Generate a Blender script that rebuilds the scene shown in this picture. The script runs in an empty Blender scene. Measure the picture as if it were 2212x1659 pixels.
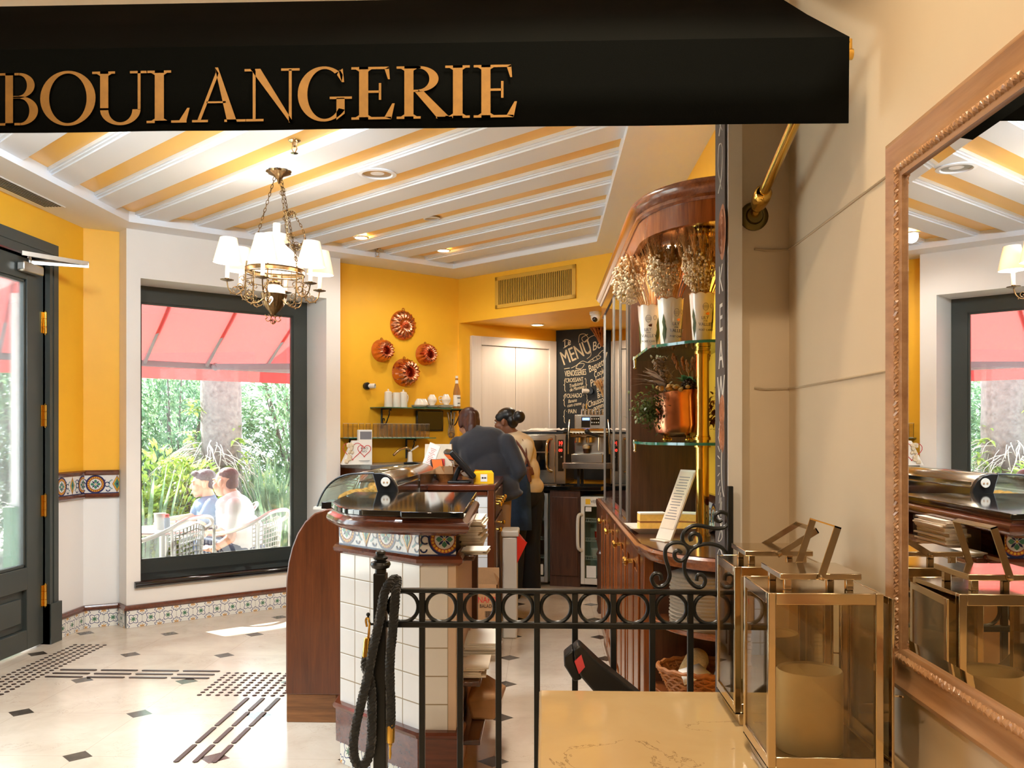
import bpy, bmesh, math, random
from math import sin, cos, pi, radians, sqrt, atan2, atan, hypot
from mathutils import Vector, Matrix, Quaternion

SC = bpy.context.scene
COL = SC.collection
RND = random.Random(7)

# ------------------------------------------------------------------ camera model (2212 x 1659 frame)
FPX = 1960.0
YAW = atan(69.0 / FPX)
HOR = 940.0
EYE = 1.40

def ray(u, v):
    xc = (u - 1106.0) / FPX
    return (xc * cos(YAW) - sin(YAW), xc * sin(YAW) + cos(YAW), -(v - HOR) / FPX)
def at_d(u, v, D):
    r = ray(u, v); return Vector((D * r[0], D * r[1], EYE + D * r[2]))
def on_z(u, v, z):
    r = ray(u, v); return at_d(u, v, (z - EYE) / r[2])
def on_x(u, v, X):
    return at_d(u, v, X / ray(u, v)[0])
def on_y(u, v, Y):
    return at_d(u, v, Y / ray(u, v)[1])
def on_pl(u, v, p, n):
    r = ray(u, v); return at_d(u, v, (n[0] * p[0] + n[1] * p[1]) / (n[0] * r[0] + n[1] * r[1]))

# ------------------------------------------------------------------ mesh builder
def basis(axis, up=Vector((0, 0, 1))):
    z = Vector(axis).normalized()
    if abs(z.dot(up)) > 0.98: up = Vector((0, 1, 0))
    x = up.cross(z).normalized(); y = z.cross(x)
    return x, y, z
def frame(loc, x, y, z):
    m = Matrix.Identity(4)
    for i, c in enumerate((x, y, z)):
        m[0][i], m[1][i], m[2][i] = c
    m.translation = loc
    return m
def axis_m(loc, axis, up=Vector((0, 0, 1))):
    x, y, z = basis(axis, up); return frame(Vector(loc), x, y, z)
def rz(a, loc=(0, 0, 0)):
    return Matrix.Translation(loc) @ Matrix.Rotation(a, 4, 'Z')

class MB:
    def __init__(s):
        s.v = []; s.f = []; s.mi = []; s.uv = []; s.T = Matrix.Identity(4); s.cur = 0
    def add(s, verts, faces, uvs=None, T=None):
        b = len(s.v); M = s.T @ T if T is not None else s.T
        s.v += [M @ Vector(p) for p in verts]
        for i, f in enumerate(faces):
            s.f.append([b + k for k in f]); s.mi.append(s.cur)
            s.uv.append(uvs[i] if uvs else None)
        return s
    def box(s, x0, x1, y0, y1, z0, z1, T=None):
        p = [(x, y, z) for z in (z0, z1) for y in (y0, y1) for x in (x0, x1)]
        f = [(0, 2, 3, 1), (4, 5, 7, 6), (0, 1, 5, 4), (2, 6, 7, 3), (0, 4, 6, 2), (1, 3, 7, 5)]
        return s.add(p, f, None, T)
    def cbox(s, c, sx, sy, sz, T=None):
        return s.box(c[0]-sx/2, c[0]+sx/2, c[1]-sy/2, c[1]+sy/2, c[2]-sz/2, c[2]+sz/2, T)
    def bar(s, p, q, w, h, up=(0, 0, 1)):
        p = Vector(p); q = Vector(q); M = axis_m(p, q - p, Vector(up))
        return s.box(-w/2, w/2, -h/2, h/2, 0, (q-p).length, M)
    def poly(s, pts, uv=None):
        return s.add(pts, [tuple(range(len(pts)))], [uv] if uv else None)
    def prism(s, pts, z0, z1, T=None):
        n = len(pts)
        v = [(x, y, z0) for x, y in pts] + [(x, y, z1) for x, y in pts]
        f = [tuple(range(n-1, -1, -1)), tuple(range(n, 2*n))]
        f += [(i, (i+1) % n, n+(i+1) % n, n+i) for i in range(n)]
        return s.add(v, f, None, T)
    def sweep(s, prof, path, closed=False, up=(0, 0, 1), caps=True):
        """profile (a,b): a along the left-hand side normal, b along up; mitred along a path"""
        up = Vector(up); P = [Vector(p) for p in path]; n = len(P); m = len(prof); V = []
        for i in range(n):
            if closed: d0 = (P[i]-P[i-1]).normalized(); d1 = (P[(i+1) % n]-P[i]).normalized()
            else:
                d0 = (P[i]-P[i-1]).normalized() if i else (P[1]-P[0]).normalized()
                d1 = (P[i+1]-P[i]).normalized() if i < n-1 else d0
            t = (d0+d1).normalized(); side = up.cross(t).normalized()
            k = 1.0/max(0.35, side.dot(up.cross(d0).normalized()))
            for a, b in prof: V.append(P[i]+side*a*k+up*b)
        F = []
        for i in range(n if closed else n-1):
            j = (i+1) % n
            for k in range(m):
                l = (k+1) % m; F.append((i*m+k, i*m+l, j*m+l, j*m+k))
        if not closed and caps: F += [tuple(range(m-1, -1, -1)), tuple((n-1)*m+k for k in range(m))]
        return s.add(V, F)
    def tube(s, path, r, n=8, closed=False, caps=True, sx=1.0, T=None):
        P = [Vector(p) for p in path]; L = len(P); V = []; F = []
        R = r if isinstance(r, (list, tuple)) else [r]*L
        t0 = (P[1]-P[0]).normalized(); x, y, _ = basis(t0)
        for i in range(L):
            if closed: t = (P[(i+1) % L]-P[i-1]).normalized()
            else: t = (P[min(i+1, L-1)]-P[max(i-1, 0)]).normalized()
            x = (x - t*x.dot(t));
            x = x.normalized() if x.length > 1e-6 else basis(t)[0]
            y = t.cross(x)
            for k in range(n):
                a = 2*pi*k/n; V.append(P[i]+x*(cos(a)*R[i]*sx)+y*(sin(a)*R[i]))
        for i in range(L if closed else L-1):
            j = (i+1) % L
            for k in range(n):
                l = (k+1) % n; F.append((i*n+k, i*n+l, j*n+l, j*n+k))
        if not closed and caps: F += [tuple(range(n-1, -1, -1)), tuple((L-1)*n+k for k in range(n))]
        return s.add(V, F, None, T)
    def lathe(s, prof, n=24, T=None, mod=None, caps=True):
        V = []; F = []; m = len(prof)
        for i in range(n):
            a = 2*pi*i/n
            for j, (r, z) in enumerate(prof):
                rr, zz = mod(r, z, a, j) if mod else (r, z)
                V.append((rr*cos(a), rr*sin(a), zz))
        for i in range(n):
            k = (i+1) % n
            for j in range(m-1): F.append((i*m+j, k*m+j, k*m+j+1, i*m+j+1))
        if caps:
            if prof[0][0] > 1e-5: F.append(tuple(i*m for i in range(n-1, -1, -1)))
            if prof[-1][0] > 1e-5: F.append(tuple(i*m+m-1 for i in range(n)))
        return s.add(V, F, None, T)
    def ball(s, c, r, nu=14, nv=8, T=None):
        rx, ry, rz_ = r if isinstance(r, (list, tuple)) else (r, r, r)
        V = [(c[0], c[1], c[2]-rz_)]; F = []
        for j in range(1, nv):
            b = -pi/2+pi*j/nv
            for i in range(nu):
                a = 2*pi*i/nu; V.append((c[0]+rx*cos(b)*cos(a), c[1]+ry*cos(b)*sin(a), c[2]+rz_*sin(b)))
        V.append((c[0], c[1], c[2]+rz_)); t = len(V)-1
        for i in range(nu):
            k = (i+1) % nu
            F.append((0, 1+k, 1+i)); F.append((t, 1+(nv-2)*nu+i, 1+(nv-2)*nu+k))
            for j in range(nv-2):
                F.append((1+j*nu+i, 1+j*nu+k, 1+(j+1)*nu+k, 1+(j+1)*nu+i))
        return s.add(V, F, None, T)
    def ring(s, c, R, r, n=28, m=8, T=None, a0=0, a1=2*pi):
        full = abs(a1-a0) > 2*pi-1e-3
        k = n if full else n+1
        pts = [Vector((c[0]+R*cos(a0+(a1-a0)*i/n), c[1]+R*sin(a0+(a1-a0)*i/n), c[2])) for i in range(k)]
        return s.tube(pts, r, m, full, True, 1.0, T)
    def wall(s, p, q, z0, z1, u0=0.0):
        """vertical quad from p to q (xy) with uv in metres"""
        L = hypot(q[0]-p[0], q[1]-p[1])
        return s.add([(p[0], p[1], z0), (q[0], q[1], z0), (q[0], q[1], z1), (p[0], p[1], z1)], [(0, 1, 2, 3)],
                     [[(u0, z0), (u0+L, z0), (u0+L, z1), (u0, z1)]])
    def text(s, txt, size, T, shear=0.0, depth=0.0008, align='CENTER', sx=1.0):
        cu = bpy.data.curves.new('t', 'FONT'); cu.body = txt; cu.size = size; cu.shear = shear
        cu.align_x = align; cu.align_y = 'CENTER'; cu.extrude = depth; cu.resolution_u = 3
        o = bpy.data.objects.new('t', cu); COL.objects.link(o)
        dg = bpy.context.evaluated_depsgraph_get(); me = bpy.data.meshes.new_from_object(o.evaluated_get(dg))
        s.add([(p.co.x*sx, p.co.y, p.co.z) for p in me.vertices], [tuple(f.vertices) for f in me.polygons], None, T)
        bpy.data.objects.remove(o); bpy.data.curves.remove(cu); bpy.data.meshes.remove(me)
        return s

def build(name, mb, mats, parent=None, w=False, bevel=0, seg=2, sharp=38, smooth=True):
    """one mesh object; w=True: the builder's coordinates are world ones, the origin is set at the base"""
    mats = mats if isinstance(mats, (list, tuple)) else [mats]
    off = Vector((0, 0, 0))
    if parent is not None:
        if w: off = parent['_o'] if False else Vector(ORIGIN.get(parent.name, (0, 0, 0)))
    elif w:
        xs = [p.x for p in mb.v]; ys = [p.y for p in mb.v]; zs = [p.z for p in mb.v]
        off = Vector(((min(xs)+max(xs))/2, (min(ys)+max(ys))/2, min(zs)))
    me = bpy.data.meshes.new(name)
    me.from_pydata([tuple(p-off) for p in mb.v], [], mb.f)
    for m in mats: me.materials.append(m)
    me.polygons.foreach_set('material_index', mb.mi)
    if any(u is not None for u in mb.uv):
        ul = me.uv_layers.new(name='UVMap')
        for p, u in zip(me.polygons, mb.uv):
            if u:
                for li, c in zip(p.loop_indices, u): ul.data[li].uv = c
    me.polygons.foreach_set('use_smooth', [smooth]*len(me.polygons))
    me.update()
    if smooth and sharp: me.set_sharp_from_angle(angle=radians(sharp))
    o = bpy.data.objects.new(name, me); COL.objects.link(o)
    if parent is not None: o.parent = parent
    else: o.location = off
    ORIGIN[o.name] = tuple(off)
    if bevel:
        b = o.modifiers.new('bevel', 'BEVEL'); b.width = bevel; b.segments = seg; b.limit_method = 'ANGLE'; b.angle_limit = radians(40)
        b.harden_normals = False
    return o
ORIGIN = {}
def tag(o, label, cat, group=None):
    o['label'] = label; o['category'] = cat
    if group: o['group'] = group
    return o
def thing(name, label, cat, loc=(0, 0, 0), rot=0.0, group=None):
    o = bpy.data.objects.new(name, None); COL.objects.link(o); o.empty_display_size = 0.1
    o.location = loc; o.rotation_euler = (0, 0, rot); ORIGIN[o.name] = tuple(loc)
    return tag(o, label, cat, group)
def struct(name, mb, mats, parent=None, **k):
    o = build(name, mb, mats, parent, **k)
    if parent is None: o['kind'] = 'structure'
    return o
def dup(root, loc=None, rot=None, label=None, group=None):
    def cp(o, par):
        c = o.copy(); COL.objects.link(c)
        if par is not None: c.parent = par
        for ch in o.children: cp(ch, c)
        return c
    c = cp(root, None)
    if loc is not None: c.location = loc
    if rot is not None: c.rotation_euler = (0, 0, rot)
    if label: c['label'] = label
    if group: c['group'] = group
    return c
def cat_rom(P, k=6, closed=False):
    P = [Vector(p) for p in P]; n = len(P); out = []
    for i in range(n if closed else n-1):
        g = (lambda j: P[j % n]) if closed else (lambda j: P[max(0, min(n-1, j))])
        a, b, c, d = g(i-1), g(i), g(i+1), g(i+2)
        for q in range(k):
            t = q/k
            out.append(0.5*((2*b)+(c-a)*t+(2*a-5*b+4*c-d)*t*t+(3*b-a-3*c+d)*t**3))
    if not closed: out.append(P[-1])
    return out
def spiral(c, r0, r1, a0, a1, n=24):
    return [(c[0]+(r0+(r1-r0)*i/n)*cos(a0+(a1-a0)*i/n), c[1]+(r0+(r1-r0)*i/n)*sin(a0+(a1-a0)*i/n)) for i in range(n+1)]

# ------------------------------------------------------------------ materials
def lin(c):
    return tuple((x/12.92 if x <= 0.04045 else ((x+0.055)/1.055)**2.4) for x in [k/255.0 for k in c])+(1.0,)
class NT:
    def __init__(s, m): s.t = m.node_tree; s.n = s.t.nodes; s.l = s.t.links
    def new(s, k): return s.n.new(k)
    def link(s, a, b): s.l.new(a, b)
    def put(s, inp, x):
        if hasattr(x, 'links') or isinstance(x, bpy.types.NodeSocket): s.l.new(x, inp)
        else: inp.default_value = x
    def m(s, op, a, b=0.0, c=0.0):
        n = s.n.new('ShaderNodeMath'); n.operation = op
        for i, x in enumerate((a, b, c)): s.put(n.inputs[i], x)
        return n.outputs[0]
    def mix(s, f, a, b):
        n = s.n.new('ShaderNodeMix'); n.data_type = 'RGBA'
        s.put(n.inputs[0], f); s.put(n.inputs[6], a); s.put(n.inputs[7], b); return n.outputs[2]
    def sep(s, v):
        n = s.n.new('ShaderNodeSeparateXYZ'); s.l.new(v, n.inputs[0]); return n.outputs
    def co(s, k='Object'): return s.n.new('ShaderNodeTexCoord').outputs[k]
    def mp(s, v, scale=(1, 1, 1), loc=(0, 0, 0), rot=(0, 0, 0)):
        n = s.n.new('ShaderNodeMapping'); s.l.new(v, n.inputs[0])
        n.inputs['Scale'].default_value = scale; n.inputs['Location'].default_value = loc; n.inputs['Rotation'].default_value = rot
        return n.outputs[0]
    def noise(s, v, sc, det=3, rough=0.5, dist=0.0):
        n = s.n.new('ShaderNodeTexNoise'); s.l.new(v, n.inputs['Vector']); n.inputs['Scale'].default_value = sc
        n.inputs['Detail'].default_value = det; n.inputs['Roughness'].default_value = rough; n.inputs['Distortion'].default_value = dist
        return n.outputs[0]
    def ramp(s, f, pts):
        n = s.n.new('ShaderNodeValToRGB'); s.l.new(f, n.inputs[0]); e = n.color_ramp.elements
        while len(e) < len(pts): e.new(0.5)
        for i, (p, c) in enumerate(pts): e[i].position = p; e[i].color = c
        return n.outputs[0]
    def bump(s, h, st=0.2, d=0.01):
        n = s.n.new('ShaderNodeBump'); n.inputs['Strength'].default_value = st; n.inputs['Distance'].default_value = d
        s.l.new(h, n.inputs['Height']); return n.outputs[0]
def new_mat(name):
    m = bpy.data.materials.new(name); m.use_nodes = True
    t = NT(m); return m, t, t.n['Principled BSDF']
def mat(name, c, rough=0.5, metal=0.0, var=0.0, vs=6.0, bump=0.0, bs=60.0, coat=0.0, spec=0.5, emit=None, es=0.0, sheen=0.0, trans=0.0, stretch=(1, 1, 1), rv=0.0):
    m, t, b = new_mat(name); L = lin(c)
    b.inputs['Base Color'].default_value = L; b.inputs['Roughness'].default_value = rough; b.inputs['Metallic'].default_value = metal
    b.inputs['Specular IOR Level'].default_value = spec; b.inputs['Coat Weight'].default_value = coat; b.inputs['Coat Roughness'].default_value = 0.08
    if sheen: b.inputs['Sheen Weight'].default_value = sheen
    if emit: b.inputs['Emission Color'].default_value = lin(emit); b.inputs['Emission Strength'].default_value = es
    if trans: b.inputs['Transmission Weight'].default_value = trans
    if var or bump or rv: co = t.mp(t.co(), stretch)
    if var:
        f = t.noise(co, vs, 4, 0.6)
        dk = tuple(x*(1-var) for x in L[:3])+(1,); lt = tuple(min(1, x*(1+var)) for x in L[:3])+(1,)
        t.link(t.ramp(f, [(0.3, dk), (0.7, lt)]), b.inputs['Base Color'])
    if rv:
        t.link(t.m('MULTIPLY_ADD', t.noise(co, vs*1.7, 3), rv, rough-rv/2), b.inputs['Roughness'])
    if bump: t.link(t.bump(t.noise(co, bs, 3), bump, 0.004), b.inputs['Normal'])
    return m
def wood(name, c1, c2, axis=2, rough=0.3, coat=0.3, sc=1.0):
    m, t, b = new_mat(name); s = [14*sc]*3; s[axis] = 0.9*sc
    co = t.mp(t.co(), tuple(s)); f = t.noise(co, 2.2, 6, 0.65, 0.6); g = t.noise(t.mp(t.co(), tuple(k*5 for k in s)), 2.0, 2)
    f = t.m('ADD', t.m('MULTIPLY', f, 0.75), t.m('MULTIPLY', g, 0.25))
    t.link(t.ramp(f, [(0.33, lin(c1)), (0.66, lin(c2))]), b.inputs['Base Color'])
    b.inputs['Roughness'].default_value = rough; b.inputs['Coat Weight'].default_value = coat; b.inputs['Coat Roughness'].default_value = 0.12
    t.link(t.bump(f, 0.06, 0.003), b.inputs['Normal'])
    return m
def glass_mat(name, tint=(255, 255, 255), gl=0.08, rough=0.0):
    """thin pane: straight-through transmission plus a fresnel reflection"""
    m = bpy.data.materials.new(name); m.use_nodes = True; t = NT(m); t.n.remove(t.n['Principled BSDF'])
    tr = t.new('ShaderNodeBsdfTransparent'); tr.inputs[0].default_value = lin(tint)
    g = t.new('ShaderNodeBsdfGlossy'); g.inputs['Roughness'].default_value = rough; g.inputs[0].default_value = (1, 1, 1, 1)
    fr = t.new('ShaderNodeFresnel'); fr.inputs[0].default_value = 1.35
    mx = t.new('ShaderNodeMixShader'); t.link(t.m('MULTIPLY_ADD', fr.outputs[0], 0.8, gl-0.02), mx.inputs[0])
    t.link(tr.outputs[0], mx.inputs[1]); t.link(g.outputs[0], mx.inputs[2]); t.link(mx.outputs[0], t.n['Material Output'].inputs[0])
    return m
def cloth_trans(name, c, tr=0.5, ct=None, emit=0.0):
    m = bpy.data.materials.new(name); m.use_nodes = True; t = NT(m); t.n.remove(t.n['Principled BSDF'])
    d = t.new('ShaderNodeBsdfDiffuse'); d.inputs[0].default_value = lin(c)
    x = t.new('ShaderNodeBsdfTranslucent'); x.inputs[0].default_value = lin(ct or c)
    mx = t.new('ShaderNodeMixShader'); mx.inputs[0].default_value = tr
    t.link(d.outputs[0], mx.inputs[1]); t.link(x.outputs[0], mx.inputs[2]); out = mx.outputs[0]
    if emit:
        e = t.new('ShaderNodeEmission'); e.inputs[0].default_value = lin(c); e.inputs[1].default_value = emit
        a = t.new('ShaderNodeAddShader'); t.link(out, a.inputs[0]); t.link(e.outputs[0], a.inputs[1]); out = a.outputs[0]
    t.link(out, t.n['Material Output'].inputs[0])
    return m
def leaf_mat(name, c1, c2, c3):
    m = bpy.data.materials.new(name); m.use_nodes = True; t = NT(m); t.n.remove(t.n['Principled BSDF'])
    col = t.ramp(t.noise(t.co(), 9.0, 3), [(0.3, lin(c1)), (0.52, lin(c2)), (0.7, lin(c3))])
    d = t.new('ShaderNodeBsdfPrincipled'); d.inputs['Roughness'].default_value = 0.45; t.link(col, d.inputs['Base Color'])
    x = t.new('ShaderNodeBsdfTranslucent'); t.link(col, x.inputs[0])
    mx = t.new('ShaderNodeMixShader'); mx.inputs[0].default_value = 0.5
    t.link(d.outputs[0], mx.inputs[1]); t.link(x.outputs[0], mx.inputs[2]); t.link(mx.outputs[0], t.n['Material Output'].inputs[0])
    return m
def grid_uv(t, pitch, off=(0, 0)):
    uv = t.sep(t.co('UV'))
    fx = t.m('SUBTRACT', t.m('FRACT', t.m('MULTIPLY_ADD', uv[0], 1/pitch, off[0]/pitch+40.0)), 0.5)
    fy = t.m('SUBTRACT', t.m('FRACT', t.m('MULTIPLY_ADD', uv[1], 1/pitch, off[1]/pitch+40.0)), 0.5)
    return fx, fy
def tile_mat(name, c, grout, pitch, gw=0.018, off=(0, 0), rough=0.12):
    m, t, b = new_mat(name); fx, fy = grid_uv(t, pitch, off)
    e = t.m('MAXIMUM', t.m('ABSOLUTE', fx), t.m('ABSOLUTE', fy)); k = t.m('GREATER_THAN', e, 0.5-gw)
    n = t.noise(t.co(), 14, 3)
    cc = t.mix(n, tuple(x*0.93 for x in lin(c)[:3])+(1,), lin(c))
    t.link(t.mix(k, cc, lin(grout)), b.inputs['Base Color'])
    t.link(t.m('MULTIPLY_ADD', k, 0.6, rough), b.inputs['Roughness'])
    h = t.m('SUBTRACT', 1.0, t.m('SMOOTHSTEP' if False else 'MULTIPLY', t.m('MAXIMUM', t.m('SUBTRACT', e, 0.46), 0.0), 25.0))
    t.link(t.bump(t.m('ADD', h, t.m('MULTIPLY', t.noise(t.co(), 18, 2), 0.25)), 0.35, 0.003), b.inputs['Normal'])
    return m
def azulejo_mat(name, pitch, off=(0, 0)):
    m, t, b = new_mat(name); fx, fy = grid_uv(t, pitch, off)
    r = t.m('SQRT', t.m('ADD', t.m('MULTIPLY', fx, fx), t.m('MULTIPLY', fy, fy))); th = t.m('ARCTAN2', fy, fx)
    ax, ay = t.m('SUBTRACT', 0.5, t.m('ABSOLUTE', fx)), t.m('SUBTRACT', 0.5, t.m('ABSOLUTE', fy))
    rc = t.m('SQRT', t.m('ADD', t.m('MULTIPLY', ax, ax), t.m('MULTIPLY', ay, ay)))
    white, blue, green, ochre = lin((232, 230, 222)), lin((52, 62, 108)), lin((72, 118, 88)), lin((206, 150, 76))
    def band(x, c, w): return t.m('LESS_THAN', t.m('ABSOLUTE', t.m('SUBTRACT', x, c)), w)
    star = t.m('LESS_THAN', r, t.m('MULTIPLY_ADD', t.m('COSINE', t.m('MULTIPLY', th, 8.0)), 0.05, 0.115))
    petal = t.m('LESS_THAN', rc, t.m('MULTIPLY_ADD', t.m('COSINE', t.m('MULTIPLY', t.m('ARCTAN2', ay, ax), 8.0)), 0.045, 0.14))
    wav = t.m('ADD', rc, t.m('MULTIPLY', t.m('SINE', t.m('MULTIPLY', t.m('ARCTAN2', ay, ax), 12.0)), 0.035))
    k1 = band(wav, 0.27, 0.022)
    k2 = band(t.m('ADD', r, t.m('MULTIPLY', t.m('COSINE', t.m('MULTIPLY', th, 4.0)), 0.06)), 0.255, 0.02)
    col = t.mix(petal, white, ochre); col = t.mix(star, col, green); col = t.mix(k1, col, blue); col = t.mix(k2, col, blue)
    e = t.m('MAXIMUM', t.m('ABSOLUTE', fx), t.m('ABSOLUTE', fy)); k = t.m('GREATER_THAN', e, 0.488)
    t.link(t.mix(k, col, lin((170, 165, 155))), b.inputs['Base Color']); b.inputs['Roughness'].default_value = 0.18
    return m
def marble(name, c1, c2, vein, rough=0.12, sc=3.0, coat=0.0):
    m, t, b = new_mat(name); co = t.co()
    f = t.noise(co, sc, 6, 0.6, 0.5); v = t.noise(co, sc*0.9, 8, 0.62, 1.6)
    ln = t.m('LESS_THAN', t.m('ABSOLUTE', t.m('SUBTRACT', v, 0.5)), 0.0035)
    gate = t.m('GREATER_THAN', t.noise(co, sc*1.3, 2), 0.52)
    base = t.ramp(f, [(0.3, lin(c1)), (0.7, lin(c2))])
    t.link(t.mix(t.m('MULTIPLY', t.m('MULTIPLY', ln, gate), 0.55), base, lin(vein)), b.inputs['Base Color'])
    b.inputs['Roughness'].default_value = rough; b.inputs['Coat Weight'].default_value = coat
    return m

M = {}
M['ceil'] = mat('ceiling white paint', (232, 235, 241), 0.55)
M['yellow'] = mat('yellow wall paint', (247, 186, 48), 0.5, var=0.03, vs=3)
M['yellow_c'] = mat('yellow ceiling gloss paint', (248, 196, 100), 0.35)
M['beige'] = mat('beige wall paint', (236, 230, 223), 0.6, var=0.02, vs=2)
M['white_w'] = mat('white wall paint', (236, 232, 226), 0.55)
M['hall'] = mat('hall wall plaster', (214, 194, 164), 0.5, var=0.03, vs=2)
M['wains'] = mat('panelled wainscot', (234, 232, 230), 0.5)
M['door'] = mat('dark green grey door paint', (62, 66, 62), 0.35, var=0.06, vs=5)
M['black_m'] = mat('black wrought iron', (14, 17, 16), 0.35, var=0.2, vs=30, bump=0.1, bs=80)
M['granite'] = mat('black granite', (16, 17, 17), 0.06, var=0.5, vs=220, spec=0.9)
M['mahog'] = wood('mahogany', (72, 32, 12), (106, 52, 22), 2, 0.28, 0.5)
M['mahog_x'] = wood('mahogany moulding', (74, 32, 17), (108, 52, 28), 0, 0.25, 0.5)
M['mahog_y'] = wood('mahogany running deep', (98, 50, 22), (150, 84, 40), 1, 0.25, 0.5)
M['walnut'] = wood('dark walnut', (60, 34, 21), (94, 58, 38), 2, 0.35, 0.2)
M['walnut_y'] = wood('dark walnut top', (58, 30, 17), (92, 52, 30), 1, 0.2, 0.5)
M['warmw'] = wood('cabinet cherry wood', (104, 50, 18), (158, 88, 38), 2, 0.25, 0.5)
M['base_w'] = wood('scuffed plinth wood', (92, 56, 30), (150, 100, 58), 0, 0.5, 0.0)
M['frame_w'] = wood('gilt mirror frame', (150, 104, 66), (190, 146, 104), 1, 0.35, 0.2, 0.7)
M['mirror'] = mat('mirror silver', (250, 250, 250), 0.0, 1.0)
M['brass'] = mat('polished brass', (226, 182, 88), 0.16, 1.0, rv=0.1, vs=20)
M['brass_p'] = mat('worn brass tube', (232, 190, 92), 0.12, 1.0, rv=0.15, vs=14)
M['antq'] = mat('antique brass', (112, 88, 58), 0.35, 1.0, var=0.25, vs=60)
M['gold'] = mat('gold lettering', (150, 108, 42), 0.45, 0.35, var=0.12, vs=40)
M['steel'] = mat('stainless steel', (178, 168, 154), 0.22, 1.0, rv=0.08, vs=12)
M['nickel'] = mat('polished nickel', (206, 188, 158), 0.12, 1.0, rv=0.1, vs=9)
M['alu'] = mat('aluminium', (190, 186, 178), 0.3, 0.9)
M['copper'] = mat('copper', (214, 138, 100), 0.24, 1.0, var=0.12, vs=14, rv=0.15)
def pane_mat():
    m = glass_mat('hazy window glass', (246, 250, 248), 0.03); t = NT(m); out = t.n['Material Output']; src = out.inputs[0].links[0].from_socket
    x = t.new('ShaderNodeBsdfTranslucent'); x.inputs[0].default_value = (.95, .97, 1, 1)
    mx = t.new('ShaderNodeMixShader'); t.link(t.m('MULTIPLY_ADD', t.noise(t.co(), 3.0, 3), 0.03, 0.002), mx.inputs[0])  # pale translucent film puts the bright window haze into the pane
    t.link(src, mx.inputs[1]); t.link(x.outputs[0], mx.inputs[2]); t.link(mx.outputs[0], out.inputs[0]); return m
M['glass'] = pane_mat()
M['glass_c'] = glass_mat('clear case glass', (238, 244, 240), 0.06)
M['glass_l'] = glass_mat('lantern glass', (246, 240, 226), 0.05)
M['glass_t'] = glass_mat('drinking glass', (250, 246, 238), 0.05)
M['glass_r'] = mat('pale glass rim', (238, 228, 206), .15)
M['glass_e'] = mat('green glass edge', (46, 110, 92), 0.05, 0, spec=0.8)
M['milk'] = cloth_trans('opal glass', (240, 228, 208), 0.14, None, 0.02)
M['shade'] = cloth_trans('lampshade linen', (232, 206, 170), 0.045, (246, 214, 172), 0.10)
M['lamp'] = mat('lamp lens', (255, 240, 214), 0.4, emit=(255, 226, 180), es=9.0)
M['awn_k'] = mat('black awning canvas', (15, 17, 16), 0.9, spec=0.05, bump=0.15, bs=900)
M['awn_r'] = cloth_trans('red awning canvas', (196, 58, 60), 0.3, (176, 80, 78))
M['awn_f'] = mat('grey awning frame', (118, 116, 122), 0.5)
M['floor'] = None
M['ledge'] = marble('cream marble ledge', (206, 172, 120), (218, 188, 138), (120, 90, 60), 0.1, 2.4)
M['studs'] = mat('brown bronze stud', (74, 58, 52), 0.35, 0.6, var=0.1)
M['tile'] = tile_mat('white glazed wall tile', (228, 226, 224), (150, 136, 112), 0.107, 0.02)
M['azul'] = azulejo_mat('patterned skirting tile', 0.125)
M['t_white'] = mat('glazed tile ground', (222, 220, 218), 0.15, var=0.05, vs=90)
M['t_blue'] = mat('cobalt glaze', (38, 50, 92), 0.15, var=0.15, vs=40)
M['t_yel'] = mat('yellow glaze', (214, 164, 58), 0.15)
M['t_green'] = mat('green glaze', (74, 134, 110), 0.15)
M['t_teal'] = mat('pale blue glaze', (118, 156, 164), 0.15)
M['t_red'] = mat('terracotta glaze', (150, 76, 52), 0.2)
M['t_lil'] = mat('violet glaze', (94, 92, 132), 0.15)
M['chalkb'] = mat('chalkboard black', (24, 25, 23), 0.7, var=0.2, vs=8)
M['chalkg'] = mat('chalkboard grey', (72, 66, 64), 0.6, var=0.1, vs=6)
M['chalk'] = mat('cream chalk', (226, 206, 170), 0.9)
M['chalkw'] = mat('white chalk', (226, 222, 214), 0.9)
M['paper'] = mat('white paper', (238, 234, 226), 0.7)
M['paper2'] = mat('cream paper', (222, 208, 188), 0.7, var=0.05, vs=20)
M['kraft'] = mat('brown cardboard', (176, 132, 88), 0.75, var=0.06, vs=30)
M['redink'] = mat('red ink', (200, 44, 40), 0.5)
M['blackp'] = mat('black plastic', (20, 20, 21), 0.35)
M['blackg'] = mat('black glossy panel', (10, 11, 12), 0.05, spec=0.8)
M['whitep'] = mat('white plastic', (226, 220, 208), 0.35)
M['porc'] = mat('white porcelain', (238, 230, 216), 0.15, coat=0.4)
M['wicker'] = mat('woven wicker', (168, 104, 48), 0.5, var=0.3, vs=50, bump=0.4, bs=120)
M['twine'] = mat('twine', (206, 178, 126), 0.8, var=0.15, vs=90, bump=0.5, bs=220)
M['doily'] = mat('grey paper lace', (166, 156, 142), 0.8, var=0.08, vs=30, stretch=(1, 1, 30), bump=0.3, bs=90)
M['rope'] = mat('black rope', (10, 10, 12), 0.75, sheen=0.3)
M['wax'] = mat('cream candle wax', (234, 212, 166), 0.5, var=0.08, vs=12)
M['skin'] = mat('skin', (190, 134, 104), 0.5)
M['skin2'] = mat('brown skin', (126, 80, 56), 0.5)
M['skin3'] = mat('fair skin', (220, 164, 138), 0.5)
M['hair_k'] = mat('black hair', (18, 14, 13), 0.4, var=0.3, vs=60, stretch=(1, 1, 0.2))
M['hair_b'] = mat('brown hair', (64, 32, 26), 0.45, var=0.3, vs=60, stretch=(1, 1, 0.1))
M['hair_g'] = mat('greying hair', (92, 84, 86), 0.6, var=0.4, vs=70)
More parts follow.
